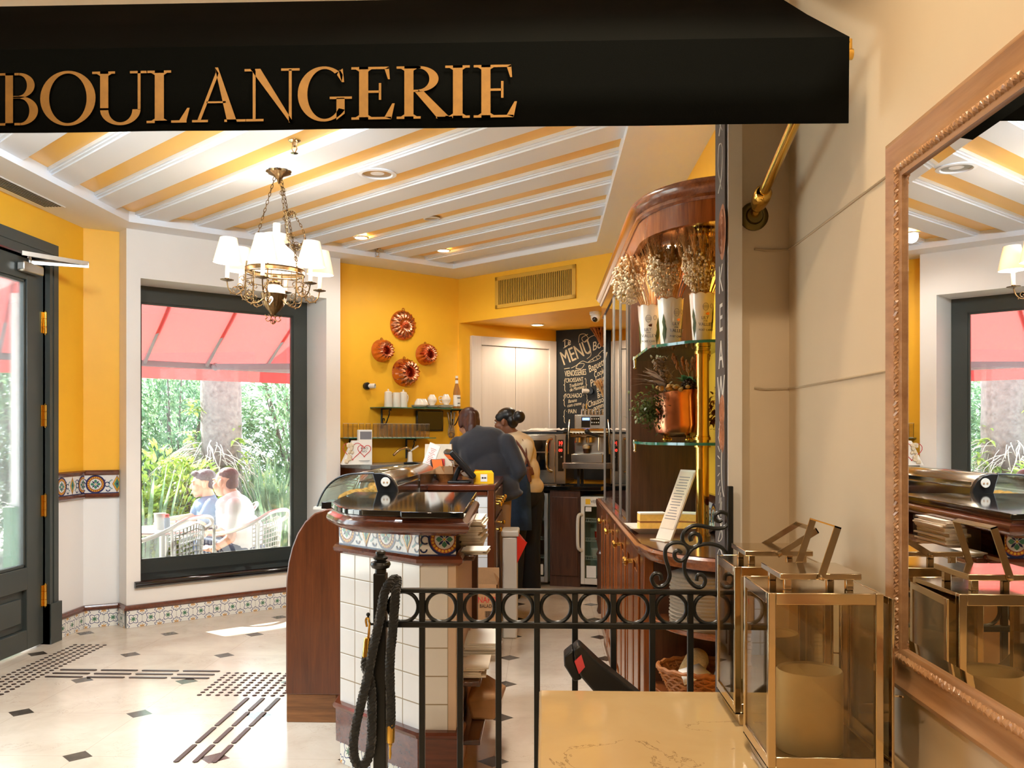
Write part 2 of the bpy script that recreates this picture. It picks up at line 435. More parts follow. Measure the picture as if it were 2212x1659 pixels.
M['hair_r'] = mat('cropped brown hair', (98, 66, 60), 0.7, var=0.3, vs=90)
M['navy'] = mat('charcoal wool', (36, 38, 46), 0.85, sheen=0.2, var=0.1, vs=12, bump=0.35, bs=14)
M['cream'] = mat('cream cotton', (216, 196, 162), 0.85, bump=0.35, bs=16)
M['denim'] = mat('dark denim', (34, 54, 78), 0.85, var=0.15, vs=40)
M['blackc'] = mat('black trousers', (16, 16, 17), 0.85, bump=0.25, bs=12)
M['khaki'] = mat('beige trousers', (172, 136, 98), 0.85, bump=0.25, bs=12)
M['tee'] = mat('white t-shirt', (236, 234, 234), 0.85, bump=0.3, bs=18)
M['polo'] = mat('blue grey polo', (110, 130, 154), 0.85, bump=0.3, bs=18)
M['jean2'] = mat('blue jeans', (52, 66, 92), 0.85)
M['leather'] = mat('brown leather', (112, 60, 36), 0.4, var=0.1, vs=20)
M['rattan'] = mat('grey rattan', (168, 166, 160), 0.5, var=0.15, vs=60)
M['bark'] = mat('palm bark', (108, 96, 92), 0.9, var=0.35, vs=20, bump=0.8, bs=40)
M['roots'] = mat('dry pale roots', (172, 164, 154), 0.8)
M['leaf1'] = leaf_mat('hedge leaves', (70, 104, 76), (112, 146, 108), (180, 200, 160))
M['leaf2'] = leaf_mat('lime leaves', (96, 128, 52), (150, 172, 72), (206, 208, 120))
M['leaf3'] = leaf_mat('blade leaves', (70, 96, 70), (112, 138, 104), (168, 180, 132))
M['pave'] = mat('terrace paving', (190, 184, 176), 0.8, var=0.06, vs=4)
M['plast'] = mat('outside render', (200, 200, 196), 0.8)
M['greenp'] = mat('green painted wood', (74, 112, 82), 0.5)
M['wheat'] = mat('dry wheat', (186, 140, 84), 0.8, var=0.15, vs=40)
M['straw'] = mat('amber dried stems', (170, 104, 48), 0.8, var=0.2, vs=30)
M['gyps'] = mat('dry white blossom', (226, 208, 178), 0.8)
M['moss'] = leaf_mat('moss green', (58, 74, 36), (92, 104, 52), (130, 134, 78))
M['dusty'] = mat('dusty silver leaf', (176, 152, 132), 0.8, var=0.15, vs=40)
M['pine'] = mat('pine cone brown', (72, 46, 36), 0.7)
M['cake'] = mat('yellow sponge', (224, 178, 88), 0.8, var=0.1, vs=60)
M['cakeb'] = mat('brown filling', (150, 92, 44), 0.7)
M['sugar'] = mat('icing sugar', (244, 238, 228), 0.8)
M['bread'] = mat('pastry crust', (206, 146, 72), 0.6, var=0.25, vs=25)
M['yelbox'] = mat('yellow card box', (240, 186, 20), 0.45)
M['redl'] = mat('red led', (120, 10, 8), 0.4, emit=(255, 30, 20), es=5.0)
M['bluel'] = mat('blue lcd', (60, 80, 160), 0.4, emit=(110, 140, 255), es=1.6)
M['coffee'] = mat('coffee', (58, 28, 14), 0.3)
M['redbag'] = mat('red plastic bag', (222, 52, 34), 0.4)
M['orange'] = mat('orange plastic', (238, 110, 50), 0.4)
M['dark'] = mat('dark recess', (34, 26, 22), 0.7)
M['grille'] = mat('yellow grille paint', (214, 164, 58), 0.5)
M['gdark'] = mat('duct dark', (34, 24, 10), 0.8)
M['fridge'] = mat('fridge inside', (188, 198, 180), 0.5)
M['pinkd'] = mat('glossy black display', (26, 18, 20), 0.03, spec=1.0)
def floor_mat():
    m, t, b = new_mat('cream marble floor with dark diamond insets'); co = t.co(); x = t.sep(co); p = 0.605
    fx = t.m('MULTIPLY', t.m('SUBTRACT', t.m('FRACT', t.m('MULTIPLY_ADD', x[0], 1/p, 0.2176/p+40.5)), 0.5), p)
    fy = t.m('MULTIPLY', t.m('SUBTRACT', t.m('FRACT', t.m('MULTIPLY_ADD', x[1], 1/p, -3.887/p+40.5)), 0.5), p)
    ax, ay = t.m('ABSOLUTE', fx), t.m('ABSOLUTE', fy)
    dia = t.m('LESS_THAN', t.m('ADD', ax, ay), 0.068); ln = t.m('LESS_THAN', t.m('MINIMUM', ax, ay), 0.0016)
    f = t.noise(co, 3.0, 6, 0.62, 0.4); base = t.ramp(f, [(0.3, lin((198, 180, 160))), (0.7, lin((218, 203, 184)))])
    v = t.noise(co, 4.0, 8, 0.65, 1.4); vl = t.m('MULTIPLY', t.m('LESS_THAN', t.m('ABSOLUTE', t.m('SUBTRACT', v, 0.5)), 0.003), t.m('GREATER_THAN', t.noise(co, 3.1, 2), 0.53))
    base = t.mix(t.m('MULTIPLY', vl, 0.4), base, lin((140, 108, 78)))
    base = t.mix(t.m('MULTIPLY', ln, 0.35), base, lin((150, 126, 100)))
    dk = t.ramp(t.noise(co, 26, 5, 0.7), [(0.4, lin((54, 46, 40))), (0.62, lin((84, 72, 60))), (0.78, lin((150, 132, 112)))])
    t.link(t.mix(dia, base, dk), b.inputs['Base Color'])
    b.inputs['Roughness'].default_value = 0.17
    b.inputs['Specular IOR Level'].default_value = 0.55
    return m
M['floor'] = floor_mat()
# ------------------------------------------------------------------ plan geometry
AA = radians(42.3)
A2 = Vector((cos(AA), sin(AA), 0)); N2 = Vector((sin(AA), -cos(AA), 0)); P0 = Vector((-3.025, 6.475, 0))
def WP(s, o, z): return P0 + A2*s - N2*o + Vector((0, 0, z))          # window-wall coordinates: along, outward, height
YO = 0.16                                                             # yellow wall lies this far behind the pier face
CC = Vector((-0.818, 8.701, 0)); SB = radians(-41.5)
S2 = Vector((cos(SB), sin(SB), 0)); SN = Vector((sin(SB), -cos(SB), 0))
def SP(s, o, z): return CC + S2*s + SN*o + Vector((0, 0, z))           # soffit face: along, toward room, height
BK = radians(35.8); B2 = Vector((cos(BK), sin(BK), 0)); BN = Vector((sin(BK), -cos(BK), 0)); B0 = Vector((-0.78, 8.721, 0))
def BP(s, o, z): return B0 + B2*s + BN*o + Vector((0, 0, z))
CK = radians(-27.1); K2 = Vector((cos(CK), sin(CK), 0)); KN = Vector((sin(CK), -cos(CK), 0)); K0 = Vector((0.119, 9.371, 0))
def KP(s, o, z): return K0 + K2*s + KN*o + Vector((0, 0, z))
XL, XR, CZ = -3.335, 0.84, 2.90
XF = 0.735            # furred-out lower part of the right wall behind the cabinet
FOLD = Vector((XL, 6.46, 0)); YEND = WP(3.13, YO, 0)

# floor (shop and hall share one marble floor)
struct('floor', MB().add([(-3.6, -3.2, 0), (1.6, -3.2, 0), (1.6, 10.2, 0), (-3.6, 10.2, 0)], [(0, 1, 2, 3)]), M['floor'])

# ceiling: lower border round a tray, yellow field and white planks
T = [(-2.92, 2.95), (-2.915, 6.279), (-0.815, 8.157), (0.41, 7.05), (0.41, 2.95)]
O = [(-3.5, 2.6), (-3.5, 6.8), (-0.82, 9.0), (1.05, 7.2), (1.05, 2.6)]
mb = MB()
for i in range(5):
    j = (i+1) % 5
    mb.add([(*T[i], CZ), (*T[j], CZ), (*O[j], CZ), (*O[i], CZ)], [(0, 1, 2, 3)])
    mb.add([(*T[i], CZ), (*T[j], CZ), (*T[j], CZ+0.09), (*T[i], CZ+0.09)], [(0, 1, 2, 3)])
    q = [Vector((*T[i], CZ)), Vector((*T[j], CZ))]
mb.prism([(-3.5, 2.45), (1.7, 2.45), (1.9, 9.2), (.4, 10.2), tuple(WP(3.4, .42, 0))[:2], tuple(WP(-.2, .42, 0))[:2], (-3.5, 6.6)], 3.05, 3.15)
ceiling = struct('ceiling', mb, M['ceil'])
mb = MB().add([(x, y, CZ+0.075) for x, y in T], [(0, 1, 2, 3, 4)])
struct('ceiling_field', mb, M['yellow_c'], ceiling)
def clip_half(P, f):
    out = []
    for i in range(len(P)):
        a, b = P[i-1], P[i]; fa, fb = f(a), f(b)
        if (fa < 0) != (fb < 0):
            k = fa/(fa-fb); out.append(tuple(x+(y-x)*k for x, y in zip(a, b)))
        if fb >= 0: out.append(b)
    return out
sd = Vector((cos(radians(-42.2)), sin(radians(-42.2)))); sn = Vector((-sd.y, sd.x))       # plank direction / normal (away)
def plank(mb, y_near, y_far, z0):
    """strip crossing the right tray edge between the two Y values, clipped to the tray"""
    c0 = sn.dot(Vector((0.43, y_near))); c1 = sn.dot(Vector((0.43, y_far)))
    P = [p for p in T]
    P = clip_half(P, lambda p: sn.x*p[0]+sn.y*p[1]-c0); P = clip_half(P, lambda p: c1-(sn.x*p[0]+sn.y*p[1])) if len(P) > 2 else []
    if len(P) > 2: mb.prism(P, z0, CZ+0.078)
mb = MB()
for k in range(-8, 6):
    yn = 4.95+0.55*k
    if yn > 7.2: continue
    plank(mb, yn+0.045, yn+0.30, CZ+0.04); plank(mb, yn, yn+0.045, CZ+0.056); plank(mb, yn+0.02, yn+0.045, CZ+0.049)
struct('ceiling_planks', mb, M['ceil'], ceiling)

# walls
mb = MB(); mi = 0
def wq(mb, p, q, z0, z1, u0=0): return mb.wall((p[0], p[1]), (q[0], q[1]), z0, z1, u0)
DY0, DY1, DZ = 4.72, 5.955, 2.56        # door opening in the left wall
mb = MB(); mb.cur = 0
wq(mb, (XL, 2.7), (XL, 2.95), 0.95, CZ); wq(mb, (XL, 2.95), (XL, 4.5), DZ, CZ); wq(mb, (XL, 4.5), (XL, DY0), 0.95, CZ); wq(mb, (XL, DY0), (XL, DY1), DZ, CZ); wq(mb, (XL, DY1), FOLD, 0.95, CZ)
wq(mb, FOLD, WP(0.02, YO, 0), 0.95, CZ)
mb.cur = 1
wq(mb, (XL, 2.7), (XL, 2.95), 0, 0.95); wq(mb, (XL, 2.95), (XL, 4.5), 0, 0.35); wq(mb, (XL, 4.5), (XL, DY0), 0, 0.95); wq(mb, (XL, DY1), FOLD, 0, 0.95); wq(mb, FOLD, WP(0.02, YO, 0), 0, 0.95)
mb.cur = 2
wq(mb, (XL-0.16, 2.7), (XL-0.16, 2.95), 0, 3.05); wq(mb, (XL-0.16, 2.95), (XL-0.16, 4.5), 0, .35); wq(mb, (XL-0.16, 2.95), (XL-0.16, 4.5), DZ, 3.05); wq(mb, (XL-0.16, 4.5), (XL-0.16, DY0), 0, 3.05); wq(mb, (XL-0.16, DY0), (XL-0.16, DY1), DZ, 3.05); wq(mb, (XL-0.16, DY1), (XL-0.16, 7.2), 0, 3.05)
mb.box(XL-0.16, XL, DY0-0.001, DY0, 0, DZ); mb.box(XL-0.16, XL, DY1, DY1+0.001, 0, DZ); mb.box(XL-0.16, XL, DY0, DY1, DZ, DZ+0.001)
struct('wall_left', mb, [M['yellow'], M['wains'], M['plast']])
# vertical joints of the wainscot
# window pier
WD = 0.38; S0, S1, Z0, Z1, SE = 0.10, 1.62, 0.335, 2.55, 1.752
mb = MB(); mb.cur = 0
wq(mb, WP(0, 0, 0), WP(S0, 0, 0), 0, CZ); wq(mb, WP(S1, 0, 0), WP(SE, 0, 0), 0, CZ)
wq(mb, WP(S0, 0, 0), WP(S1, 0, 0), 0, Z0); wq(mb, WP(S0, 0, 0), WP(S1, 0, 0), Z1, CZ)
wq(mb, WP(0, YO, 0), WP(0, 0, 0), 0, CZ); wq(mb, WP(SE, 0, 0), WP(SE, YO, 0), 0, CZ)
mb.cur = 1
wq(mb, WP(S0, 0, 0), WP(S0, WD, 0), Z0, Z1); wq(mb, WP(S1, WD, 0), WP(S1, 0, 0), Z0, Z1)
for z in (Z0, Z1): mb.add([WP(S0, 0, z), WP(S1, 0, z), WP(S1, WD, z), WP(S0, WD, z)], [(0, 1, 2, 3)])
mb.cur = 2
o = WD+0.02
wq(mb, WP(-0.6, o, 0), WP(S0, o, 0), -0.1, 3.05); wq(mb, WP(S1, o, 0), WP(3.4, o, 0), -0.1, 3.05)
wq(mb, WP(S0, o, 0), WP(S1, o, 0), -0.1, Z0); wq(mb, WP(S0, o, 0), WP(S1, o, 0), Z1, 3.05)
struct('wall_window', mb, [M['beige'], M['white_w'], M['plast']])
# tall side window between the door and the shop front (out of frame to the left)
mb = MB()
for (a, b, c, d) in ((2.95, 3.03, .35, DZ), (4.42, 4.5, .35, DZ), (3.03, 4.42, .35, .43), (3.03, 4.42, DZ-.08, DZ), (3.69, 3.76, .43, DZ-.08)): mb.box(XL-.12, XL-.04, a, b, c, d)
sw = struct('window_2', mb, M['door'])
struct('pane', MB().box(XL-.083, XL-.077, 3.03, 4.42, .43, DZ-.08), M['glass'], sw)
# dark picture window
G0, G1, GZ0, GZ1 = 0.205, 1.49, 0.425, 2.425
mb = MB()
def wbox(mb, s0, s1, o0, o1, z0, z1):
    P = [WP(s, o, z) for z in (z0, z1) for o in (o0, o1) for s in (s0, s1)]
    return mb.add(P, [(0, 1, 3, 2), (4, 6, 7, 5), (0, 4, 5, 1), (2, 3, 7, 6), (0, 2, 6, 4), (1, 5, 7, 3)])
FO = WD-0.04
wbox(mb, S0, G0, FO, WD, Z0, Z1); wbox(mb, G1, S1-0.002, FO, WD, Z0, Z1)
wbox(mb, G0, G1, FO, WD, GZ1, Z1); wbox(mb, G0, G1, FO, WD, Z0, GZ0)
for (a0, a1, b0, b1) in ((G0, G0+0.018, GZ0, GZ1), (G1-0.018, G1, GZ0, GZ1), (G0, G1, GZ1-0.015, GZ1), (G0, G1, GZ0, GZ0+0.02)):
    wbox(mb, a0, a1, FO+0.012, WD-0.006, b0, b1)
win = struct('window_1', mb, M['door'])
mb = MB(); wbox(mb, G0, G1, WD-0.018, WD-0.012, GZ0, GZ1); struct('pane', mb, M['glass'], win)
mb = MB()
mb.sweep([(0.05, 0), (-0.012, 0), (-0.022, 0.008), (-0.024, 0.022), (-0.018, 0.036), (0, 0.046), (0.05, 0.046)],
         [WP(0.055, -0.012, 0.285), WP(1.68, -0.012, 0.285)])
wbox(mb, S0, S1, -0.01, FO, Z0-0.04, Z0+0.002)
struct('sill', mb, M['granite'], win)

# yellow wall behind the counter, soffit, back walls
mb = MB()
wq(mb, WP(SE-0.02, YO, 0), YEND, 0, CZ)
struct('wall_counter', mb, M['yellow'])
mb = MB(); SL = 2.22; SZ = 2.477
mb.wall(SP(0, 0, 0)[:2], SP(SL, 0, 0)[:2], SZ, CZ)
mb.add([(*SP(0, 0, 0)[:2], SZ), (*SP(SL, 0, 0)[:2], SZ), (1.9, 9.0, SZ), (0.4, 10.0, SZ), (-0.95, 8.75, SZ)], [(0, 1, 2, 3, 4)])
struct('ceiling_soffit', mb, M['yellow'])
mb = MB(); wq(mb, BP(-0.05, 0, 0), BP(1.11, 0, 0), 0, SZ+0.01); struct('wall_back', mb, M['yellow'])
mb = MB(); wq(mb, KP(0, 0, 0), KP(1.0, 0, 0), 0, SZ+0.01); struct('wall_menu', mb, M['yellow'])
JX, JY0, JY1 = 0.535, 2.655, 2.80      # partition jamb
mb = MB(); mb.cur = 0
wq(mb, (XR, 9.2), (XR, JY1), 0, CZ); wq(mb, (XR+0.2, JY1), (JX, JY1), 0, CZ)
mb.box(XF, XR, JY1, 6.35, 0, 2.30)
struct('wall_right', mb, M['yellow'])

# hall shell in front of the shop opening
HX = 0.722; HZ = 3.35
mb = MB()
mb.box(JX, 0.575, JY0, JY1-0.001, 0, 3.2)                              # jamb with the pale edge strip
struct('trim_1', mb, M['beige'])
mb = MB()
mb.add([(0.575, 2.70, 0), (HX, 2.70, 0), (HX, 2.70, HZ), (0.575, 2.70, HZ)], [(0, 1, 2, 3)])
mb.add([(HX, 2.70, 0), (HX, -3.0, 0), (HX, -3.0, HZ), (HX, 2.70, HZ)], [(0, 1, 2, 3)])
struct('wall_hall', mb, M['hall'])
mb = MB()
for z in (1.535, 1.945):                                              # sunk joints of the plaster ashlar
    mb.tube([(0.62, 2.697, z+0.004), (0.65, 2.697, z), (HX-0.002, 2.697, z+0.002), (HX-0.001, 2.6, z), (HX-0.001, 1.2, z)], 0.0035, 6)
struct('trim_2', mb, mat('joint shadow grey plaster', (186, 166, 136), 0.7))
mb = MB()
mb.box(-3.6, 0.575, 2.655, 2.80, 2.72, HZ)                            # lintel over the opening, behind the awning
mb.box(-3.6, -2.75, 2.655, 2.80, 0, 2.72)
struct('wall_front', mb, M['hall'])
mb = MB(); mb.box(-3.6, 1.0, -3.2, 2.7, HZ, HZ+0.1); struct('ceiling_hall', mb, M['white_w'])
mb = MB(); mb.box(-3.7, -3.6, -3.2, 2.8, 0, HZ); struct('wall_hall_left', mb, M['hall'])
mb = MB(); mb.box(-3.7, 1.0, -3.3, -3.2, 0, HZ); struct('wall_hall_back', mb, M['hall'])
# skirting: patterned tiles under a wooden bead, along left wall, pier and counter wall
def skirting(name, pts, label=None):
    mb = MB(); u = 0; mb.cur = 0
    for p, q in zip(pts, pts[1:]):
        d = (q-p).normalized(); n = Vector((d.y, -d.x, 0)); L = (q-p).length
        a, b = p+n*0.012, q+n*0.012
        mb.wall((a.x, a.y), (b.x, b.y), 0, 0.127, u); u += L
    mb.cur = 1
    mb.sweep([(-0.0, 0.125), (-0.014, 0.125), (-0.022, 0.132), (-0.022, 0.145), (-0.016, 0.152), (-0.012, 0.163), (0, 0.165)], pts)
    return struct(name, mb, [M['azul'], M['mahog_x']])
skirting('baseboard_left', [Vector((XL, DY1+0.14, 0)), FOLD, WP(0.0, YO, 0), WP(0, 0, 0), WP(SE, 0, 0), WP(SE, YO, 0)])

# ---- painted majolica frieze
def frieze(mb, f, L, h, items, e0=0.0006):
    """f(x, y, e) -> point on the wall; flat glaze shapes clipped to 0..L"""
    def P(pts, m, lay):
        pts = clip_half([tuple(p) for p in pts], lambda p: p[0]); pts = clip_half(pts, lambda p: L-p[0]) if len(pts) > 2 else []
        if len(pts) < 3: return
        mb.cur = m; mb.add([f(x, y, e0*(lay+1)) for x, y in pts], [tuple(range(len(pts)))])
    def arc(cx, cy, r0, r1, a0, a1, m, lay, n=8):
        for i in range(n):
            p, q = a0+(a1-a0)*i/n, a0+(a1-a0)*(i+1)/n
            P([(cx+r0*cos(p), cy+r0*sin(p)), (cx+r1*cos(p), cy+r1*sin(p)), (cx+r1*cos(q), cy+r1*sin(q)), (cx+r0*cos(q), cy+r0*sin(q))], m, lay)
    def disc(cx, cy, r, m, lay, n=14): P([(cx+r*cos(2*pi*i/n), cy+r*sin(2*pi*i/n)) for i in range(n)], m, lay)
    def leaf(cx, cy, a, r0, r1, w, m, lay):
        c, s_ = cos(a), sin(a); q = [(r0, 0), ((r0+r1)*.45, w), ((r0+r1)*.62, w), (r1, 0), ((r0+r1)*.62, -w), ((r0+r1)*.45, -w)]
        P([(cx+x*c-y*s_, cy+x*s_+y*c) for x, y in q], m, lay)
    P([(0, 0), (L, 0), (L, h), (0, h)], 0, 0)
    P([(0, 0), (L, 0), (L, h*.045), (0, h*.045)], 1, 1)
    H = h/2
    for k, x in items:
        if k == 'm':
            R = H*0.99
            arc(x, H, R*.86, R, 0, 2*pi, 1, 2, 24); arc(x, H, R*.60, R*.86, 0, 2*pi, 5, 2, 24)
            for i in range(22):
                a = 2*pi*i/22; disc(x+R*.73*cos(a), H+R*.73*sin(a), R*.088, 2, 3, 6)
            disc(x, H, R*.585, 0, 4, 20)
            for i in range(4): leaf(x, H, pi/2*i, R*.1, R*.52, R*.15, 3, 5); leaf(x, H, pi/2*i+pi/4, R*.06, R*.5, R*.07, 1, 6)
            disc(x, H, R*.07, 2, 7, 8)
        elif k == 'd':
            for r, m, l in ((1.0, 5, 2), (.9, 2, 3), (.62, 3, 4), (.2, 1, 5)):
                P([(x-h*.24*r, H), (x, H-h*.47*r), (x+h*.24*r, H), (x, H+h*.47*r)], m, l)
            P([(x-.001, 0), (x+.001, 0), (x+.001, h), (x-.001, h)], 1, 6)
        elif k in 'sS':                                                # scrolls right / left of a diamond
            g = 1 if k == 's' else -1
            arc(x, H+h*.12, h*.13, h*.19, pi*.5-g*.9*pi/2-.6, pi*.5-g*.9*pi/2+2.3, 6, 2)
            arc(x+g*h*.02, H-h*.02, h*.10, h*.145, 0.2, 2*pi-.9, 1, 3, 12); disc(x+g*h*.02, H-h*.02, h*.085, 0, 4)
            arc(x-g*h*.30, H-h*.02, h*.22, h*.28, -1.35 if g > 0 else pi-1.35, 1.35 if g > 0 else pi+1.35, 4, 2, 10)
            arc(x-g*h*.02, H-h*.30, h*.07, h*.12, pi, 2*pi, 1, 3, 6)
FRM = [M['t_white'], M['t_blue'], M['t_yel'], M['t_green'], M['t_teal'], M['t_red'], M['t_lil']]
def run(L, x0, P):
    it = []; k = -1
    while x0+k*P < L+P:
        b = x0+k*P; it += [('m', b), ('d', b+P/2), ('S', b+P*.28), ('s', b+P*.72)]; k += 1
    return it
def dado(name, p, q, x0, z0=0.945, z1=1.145):
    d = (q-p).normalized(); n = Vector((d.y, -d.x, 0)); L = (q-p).length; mb = MB()
    frieze(mb, lambda x, y, e: p+d*x+n*(0.008+e)+Vector((0, 0, z0+0.03+y)), L, z1-z0-0.065, run(L, x0, 0.29))
    mb.cur = 7
    mb.sweep([(0, 0), (-0.015, 0), (-0.022, 0.008), (-0.022, 0.022), (-0.013, 0.03), (0, 0.03)], [p+Vector((0, 0, z0)), q+Vector((0, 0, z0))])
    mb.sweep([(0, 0), (-0.013, 0), (-0.022, 0.012), (-0.026, 0.026), (-0.02, 0.036), (0, 0.036)], [p+Vector((0, 0, z1-0.036)), q+Vector((0, 0, z1-0.036))])
    return struct(name, mb, FRM+[M['mahog_x']], sharp=30)
dado('trim_3', Vector((XL, DY1+0.13, 0)), FOLD.copy(), 0.06)
dado('trim_4', FOLD.copy(), WP(-0.005, YO, 0), 0.08)
dado('trim_5', Vector((XF, 4.3, 0)), Vector((XF, JY1+.02, 0)), 0.1)

# glass door in the left wall
mb = MB(); X = XL
fr = [(0, 0), (0.03, 0), (0.034, 0.02), (0.026, 0.03), (0.03, 0.05), (0.024, 0.07), (0.028, 0.1), (0.02, 0.125), (0, 0.13)]
# architrave, swept as three straight pieces with stepped faces
for k, (dx, w0, w1) in enumerate(((0.034, 0, 0.03), (0.026, 0.03, 0.055), (0.032, 0.055, 0.085), (0.022, 0.085, 0.13))):
    mb.box(X-0.06, X+dx, DY1+w0, DY1+w1, 0, DZ+w1); mb.box(X-0.06, X+dx, DY0-w1, DY0-w0, 0, DZ+w1)
    mb.box(X-0.06, X+dx, DY0-w0, DY1+w0, DZ+w0, DZ+w1)
mb.box(X-0.06, X+0.042, DY1-0.0, DY1+0.138, 0, 0.27); mb.box(X-0.06, X+0.042, DY0-0.138, DY0, 0, 0.27)
trimd = struct('trim_6', mb, M['door'])
L0, L1 = DY0+0.012, DY1-0.012; LX0, LX1 = X-0.055, X-0.005
mb = MB(); st = 0.19; gz0, gz1 = 0.545, 2.405
mb.box(LX0, LX1, L1-st, L1, 0.012, 2.545); mb.box(LX0, LX1, L0, L0+st, 0.012, 2.545)
mb.box(LX0, LX1, L0+st, L1-st, gz1, 2.545); mb.box(LX0, LX1, L0+st, L1-st, 0.40, gz0); mb.box(LX0, LX1, L0+st, L1-st, 0.012, 0.14)
mb.box(LX0, LX1-0.03, L0+st, L1-st, 0.14, 0.40)
mb.box(LX1-0.03, LX1-0.008, L0+st+0.05, L1-st-0.05, 0.19, 0.35)
for (a, b, c, d) in ((L0+st, L0+st+.02, gz0, gz1), (L1-st-.02, L1-st, gz0, gz1), (L0+st, L1-st, gz0, gz0+.02), (L0+st, L1-st, gz1-.02, gz1)):
    mb.box(LX0+.01, LX1-.01, a, b, c, d)
door = struct('door_1', mb, M['door'], bevel=0.004)
struct('pane', MB().box(LX0+0.022, LX0+0.028, L0+st, L1-st, gz0, gz1), M['glass'], door)
for zc in (0.33, 0.93, 1.53, 2.15):
    hb = MB(); T_ = Matrix.Translation((LX1+0.012, L1+0.004, zc-0.075))
    hb.lathe([(0.0, -0.008), (0.007, 0), (0.011, 0.004), (0.011, 0.046), (0.009, 0.048), (0.011, 0.05), (0.011, 0.1), (0.009, 0.102), (0.011, 0.104), (0.011, 0.146), (0.007, 0.15), (0, 0.158)], 10, T_)
    hb.box(LX1-0.001, LX1+0.004, L1-0.035, L1, zc-0.07, zc+0.07)
    o = struct('hinge', hb, M['brass'], door)
cb = MB(); cy0, cy1, cz = 5.63, 5.86, 2.475
cb.box(LX1, LX1+0.055, cy0, cy1, cz-0.032, cz+0.032)
o = struct('door_closer', cb, M['alu'], door, bevel=0.012, seg=3)
ab = MB(); ab.bar((LX1+0.03, cy0+0.1, cz+0.04), (LX1+0.32, cy1+0.06, cz+0.05), 0.012, 0.03); ab.bar((LX1+0.32, cy1+0.06, cz+0.062), (LX1+0.05, cy0-.02, cz+0.075), 0.01, 0.028)
ab.lathe([(0.012, 0), (0.012, 0.045)], 10, Matrix.Translation((LX1+0.03, cy0+0.1, cz+0.03)))
struct('closer_arm', ab, M['alu'], door)

# pale double cupboard doors in the back wall
mb = MB()
def bbox(mb, f, s0, s1, o0, o1, z0, z1):
    P = [f(s, o, z) for z in (z0, z1) for o in (o0, o1) for s in (s0, s1)]
    return mb.add(P, [(0, 1, 3, 2), (4, 6, 7, 5), (0, 4, 5, 1), (2, 3, 7, 6), (0, 2, 6, 4), (1, 5, 7, 3)])
c0, c1, ct = 0.075, 1.09, 2.362
bbox(mb, BP, c0, c0+0.11, 0.002, 0.045, 0, ct); bbox(mb, BP, c1-0.09, c1, 0.002, 0.045, 0, ct); bbox(mb, BP, c0+0.11, c1-0.09, 0.002, 0.045, ct-0.085, ct)
dr = struct('door_2', mb, mat('pale cupboard laminate', (222, 212, 200), 0.5, var=.04, vs=3, stretch=(8, 8, .3)), bevel=0.003)
mid = (c0+0.11+c1-0.09)/2
for s0, s1 in ((c0+0.113, mid-0.003), (mid+0.003, c1-0.093)):
    struct('leaf', bbox(MB(), BP, s0, s1, 0.004, 0.028, 0.02, ct-0.088), dr.data.materials[0], dr, bevel=0.003)

# ventilation grilles: slot in the ceiling border, louvred grille in the soffit
vg = thing('ceiling_vent', 'black slotted air vent in the white ceiling border by the door', 'vent', (-3.215, 5.0, CZ))
mb = MB(); mb.box(-0.07, 0.07, -0.85, 0.86, -0.004, 0.0); build('frame', mb, M['ceil'], vg)
mb = MB()
for i in range(6): mb.box(-0.052+i*0.02, -0.052+i*0.02+0.009, -0.82, 0.83, -0.0065, -0.004)
build('slot', mb, M['dark'], vg)
g0, g1, h0, h1 = 0.50, 1.46, 2.565, 2.855
gv = thing('wall_grille', 'yellow louvred air grille in the soffit over the back counter', 'vent', tuple(SP((g0+g1)/2, 0, h0)))
def gw(mb): return build
mb = MB(); bbox(mb, SP, g0+.03, g1-.03, 0.001, 0.004, h0+.03, h1-.03); build('duct', mb, M['gdark'], gv, w=True)
mb = MB()
for (a, b, c, d) in ((g0, g0+.035, h0, h1), (g1-.035, g1, h0, h1), (g0, g1, h0, h0+.035), (g0, g1, h1-.035, h1)): bbox(mb, SP, a, b, 0.001, 0.014, c, d)
build('frame', mb, M['grille'], gv, w=True, bevel=0.003)
mb = MB(); n = 42
for i in range(n):
    s = g0+.04+(g1-g0-.08)*i/(n-1); bbox(mb, SP, s-.0042, s+.0042, 0.004, 0.012, h0+.03, h1-.03)
build('louvre', mb, M['grille'], gv, w=True)
# ------------------------------------------------------------------ people kit
class Blob(MB):
    def cap(s, p, q, r0, r1, n=12, fl=1.0):
        p, q = Vector(p), Vector(q)
        s.tube([p, p.lerp(q, .34), p.lerp(q, .67), q], [r0, r0+(r1-r0)*.34, r0+(r1-r0)*.67, r1], n, sx=fl); s.ball(p, r0*(1 if fl == 1 else min(1, fl)), n, 8); s.ball(q, r1*(1 if fl == 1 else min(1, fl)), n, 8); return s
    def limb(s, pts, rs, n=12):
        for a, b, r, t in zip(pts, pts[1:], rs, rs[1:]): s.cap(a, b, r, t, n)
        return s
    def ell(s, c, r, fwd=(0, 1, 0), up=(0, 0, 1)):
        y = Vector(fwd).normalized(); z = (Vector(up)-y*y.dot(Vector(up))).normalized(); x = y.cross(z)
        return s.ball((0, 0, 0), r, 16, 12, frame(Vector(c), x, y, z))
def skin_on(name, b, m, parent, voxel=0.008, it=4, w=True):
    o = build(name, b, m, parent, w=w, sharp=0)
    r = o.modifiers.new('remesh', 'REMESH'); r.mode = 'VOXEL'; r.voxel_size = voxel; r.use_smooth_shade = True
    q = o.modifiers.new('smooth', 'SMOOTH'); q.factor = 0.5; q.iterations = it
    return o
def head_frame(c, fwd, up=(0, 0, 1)):
    y = Vector(fwd).normalized(); z = (Vector(up)-y*y.dot(Vector(up))).normalized(); return frame(Vector(c), y.cross(z), y, z)
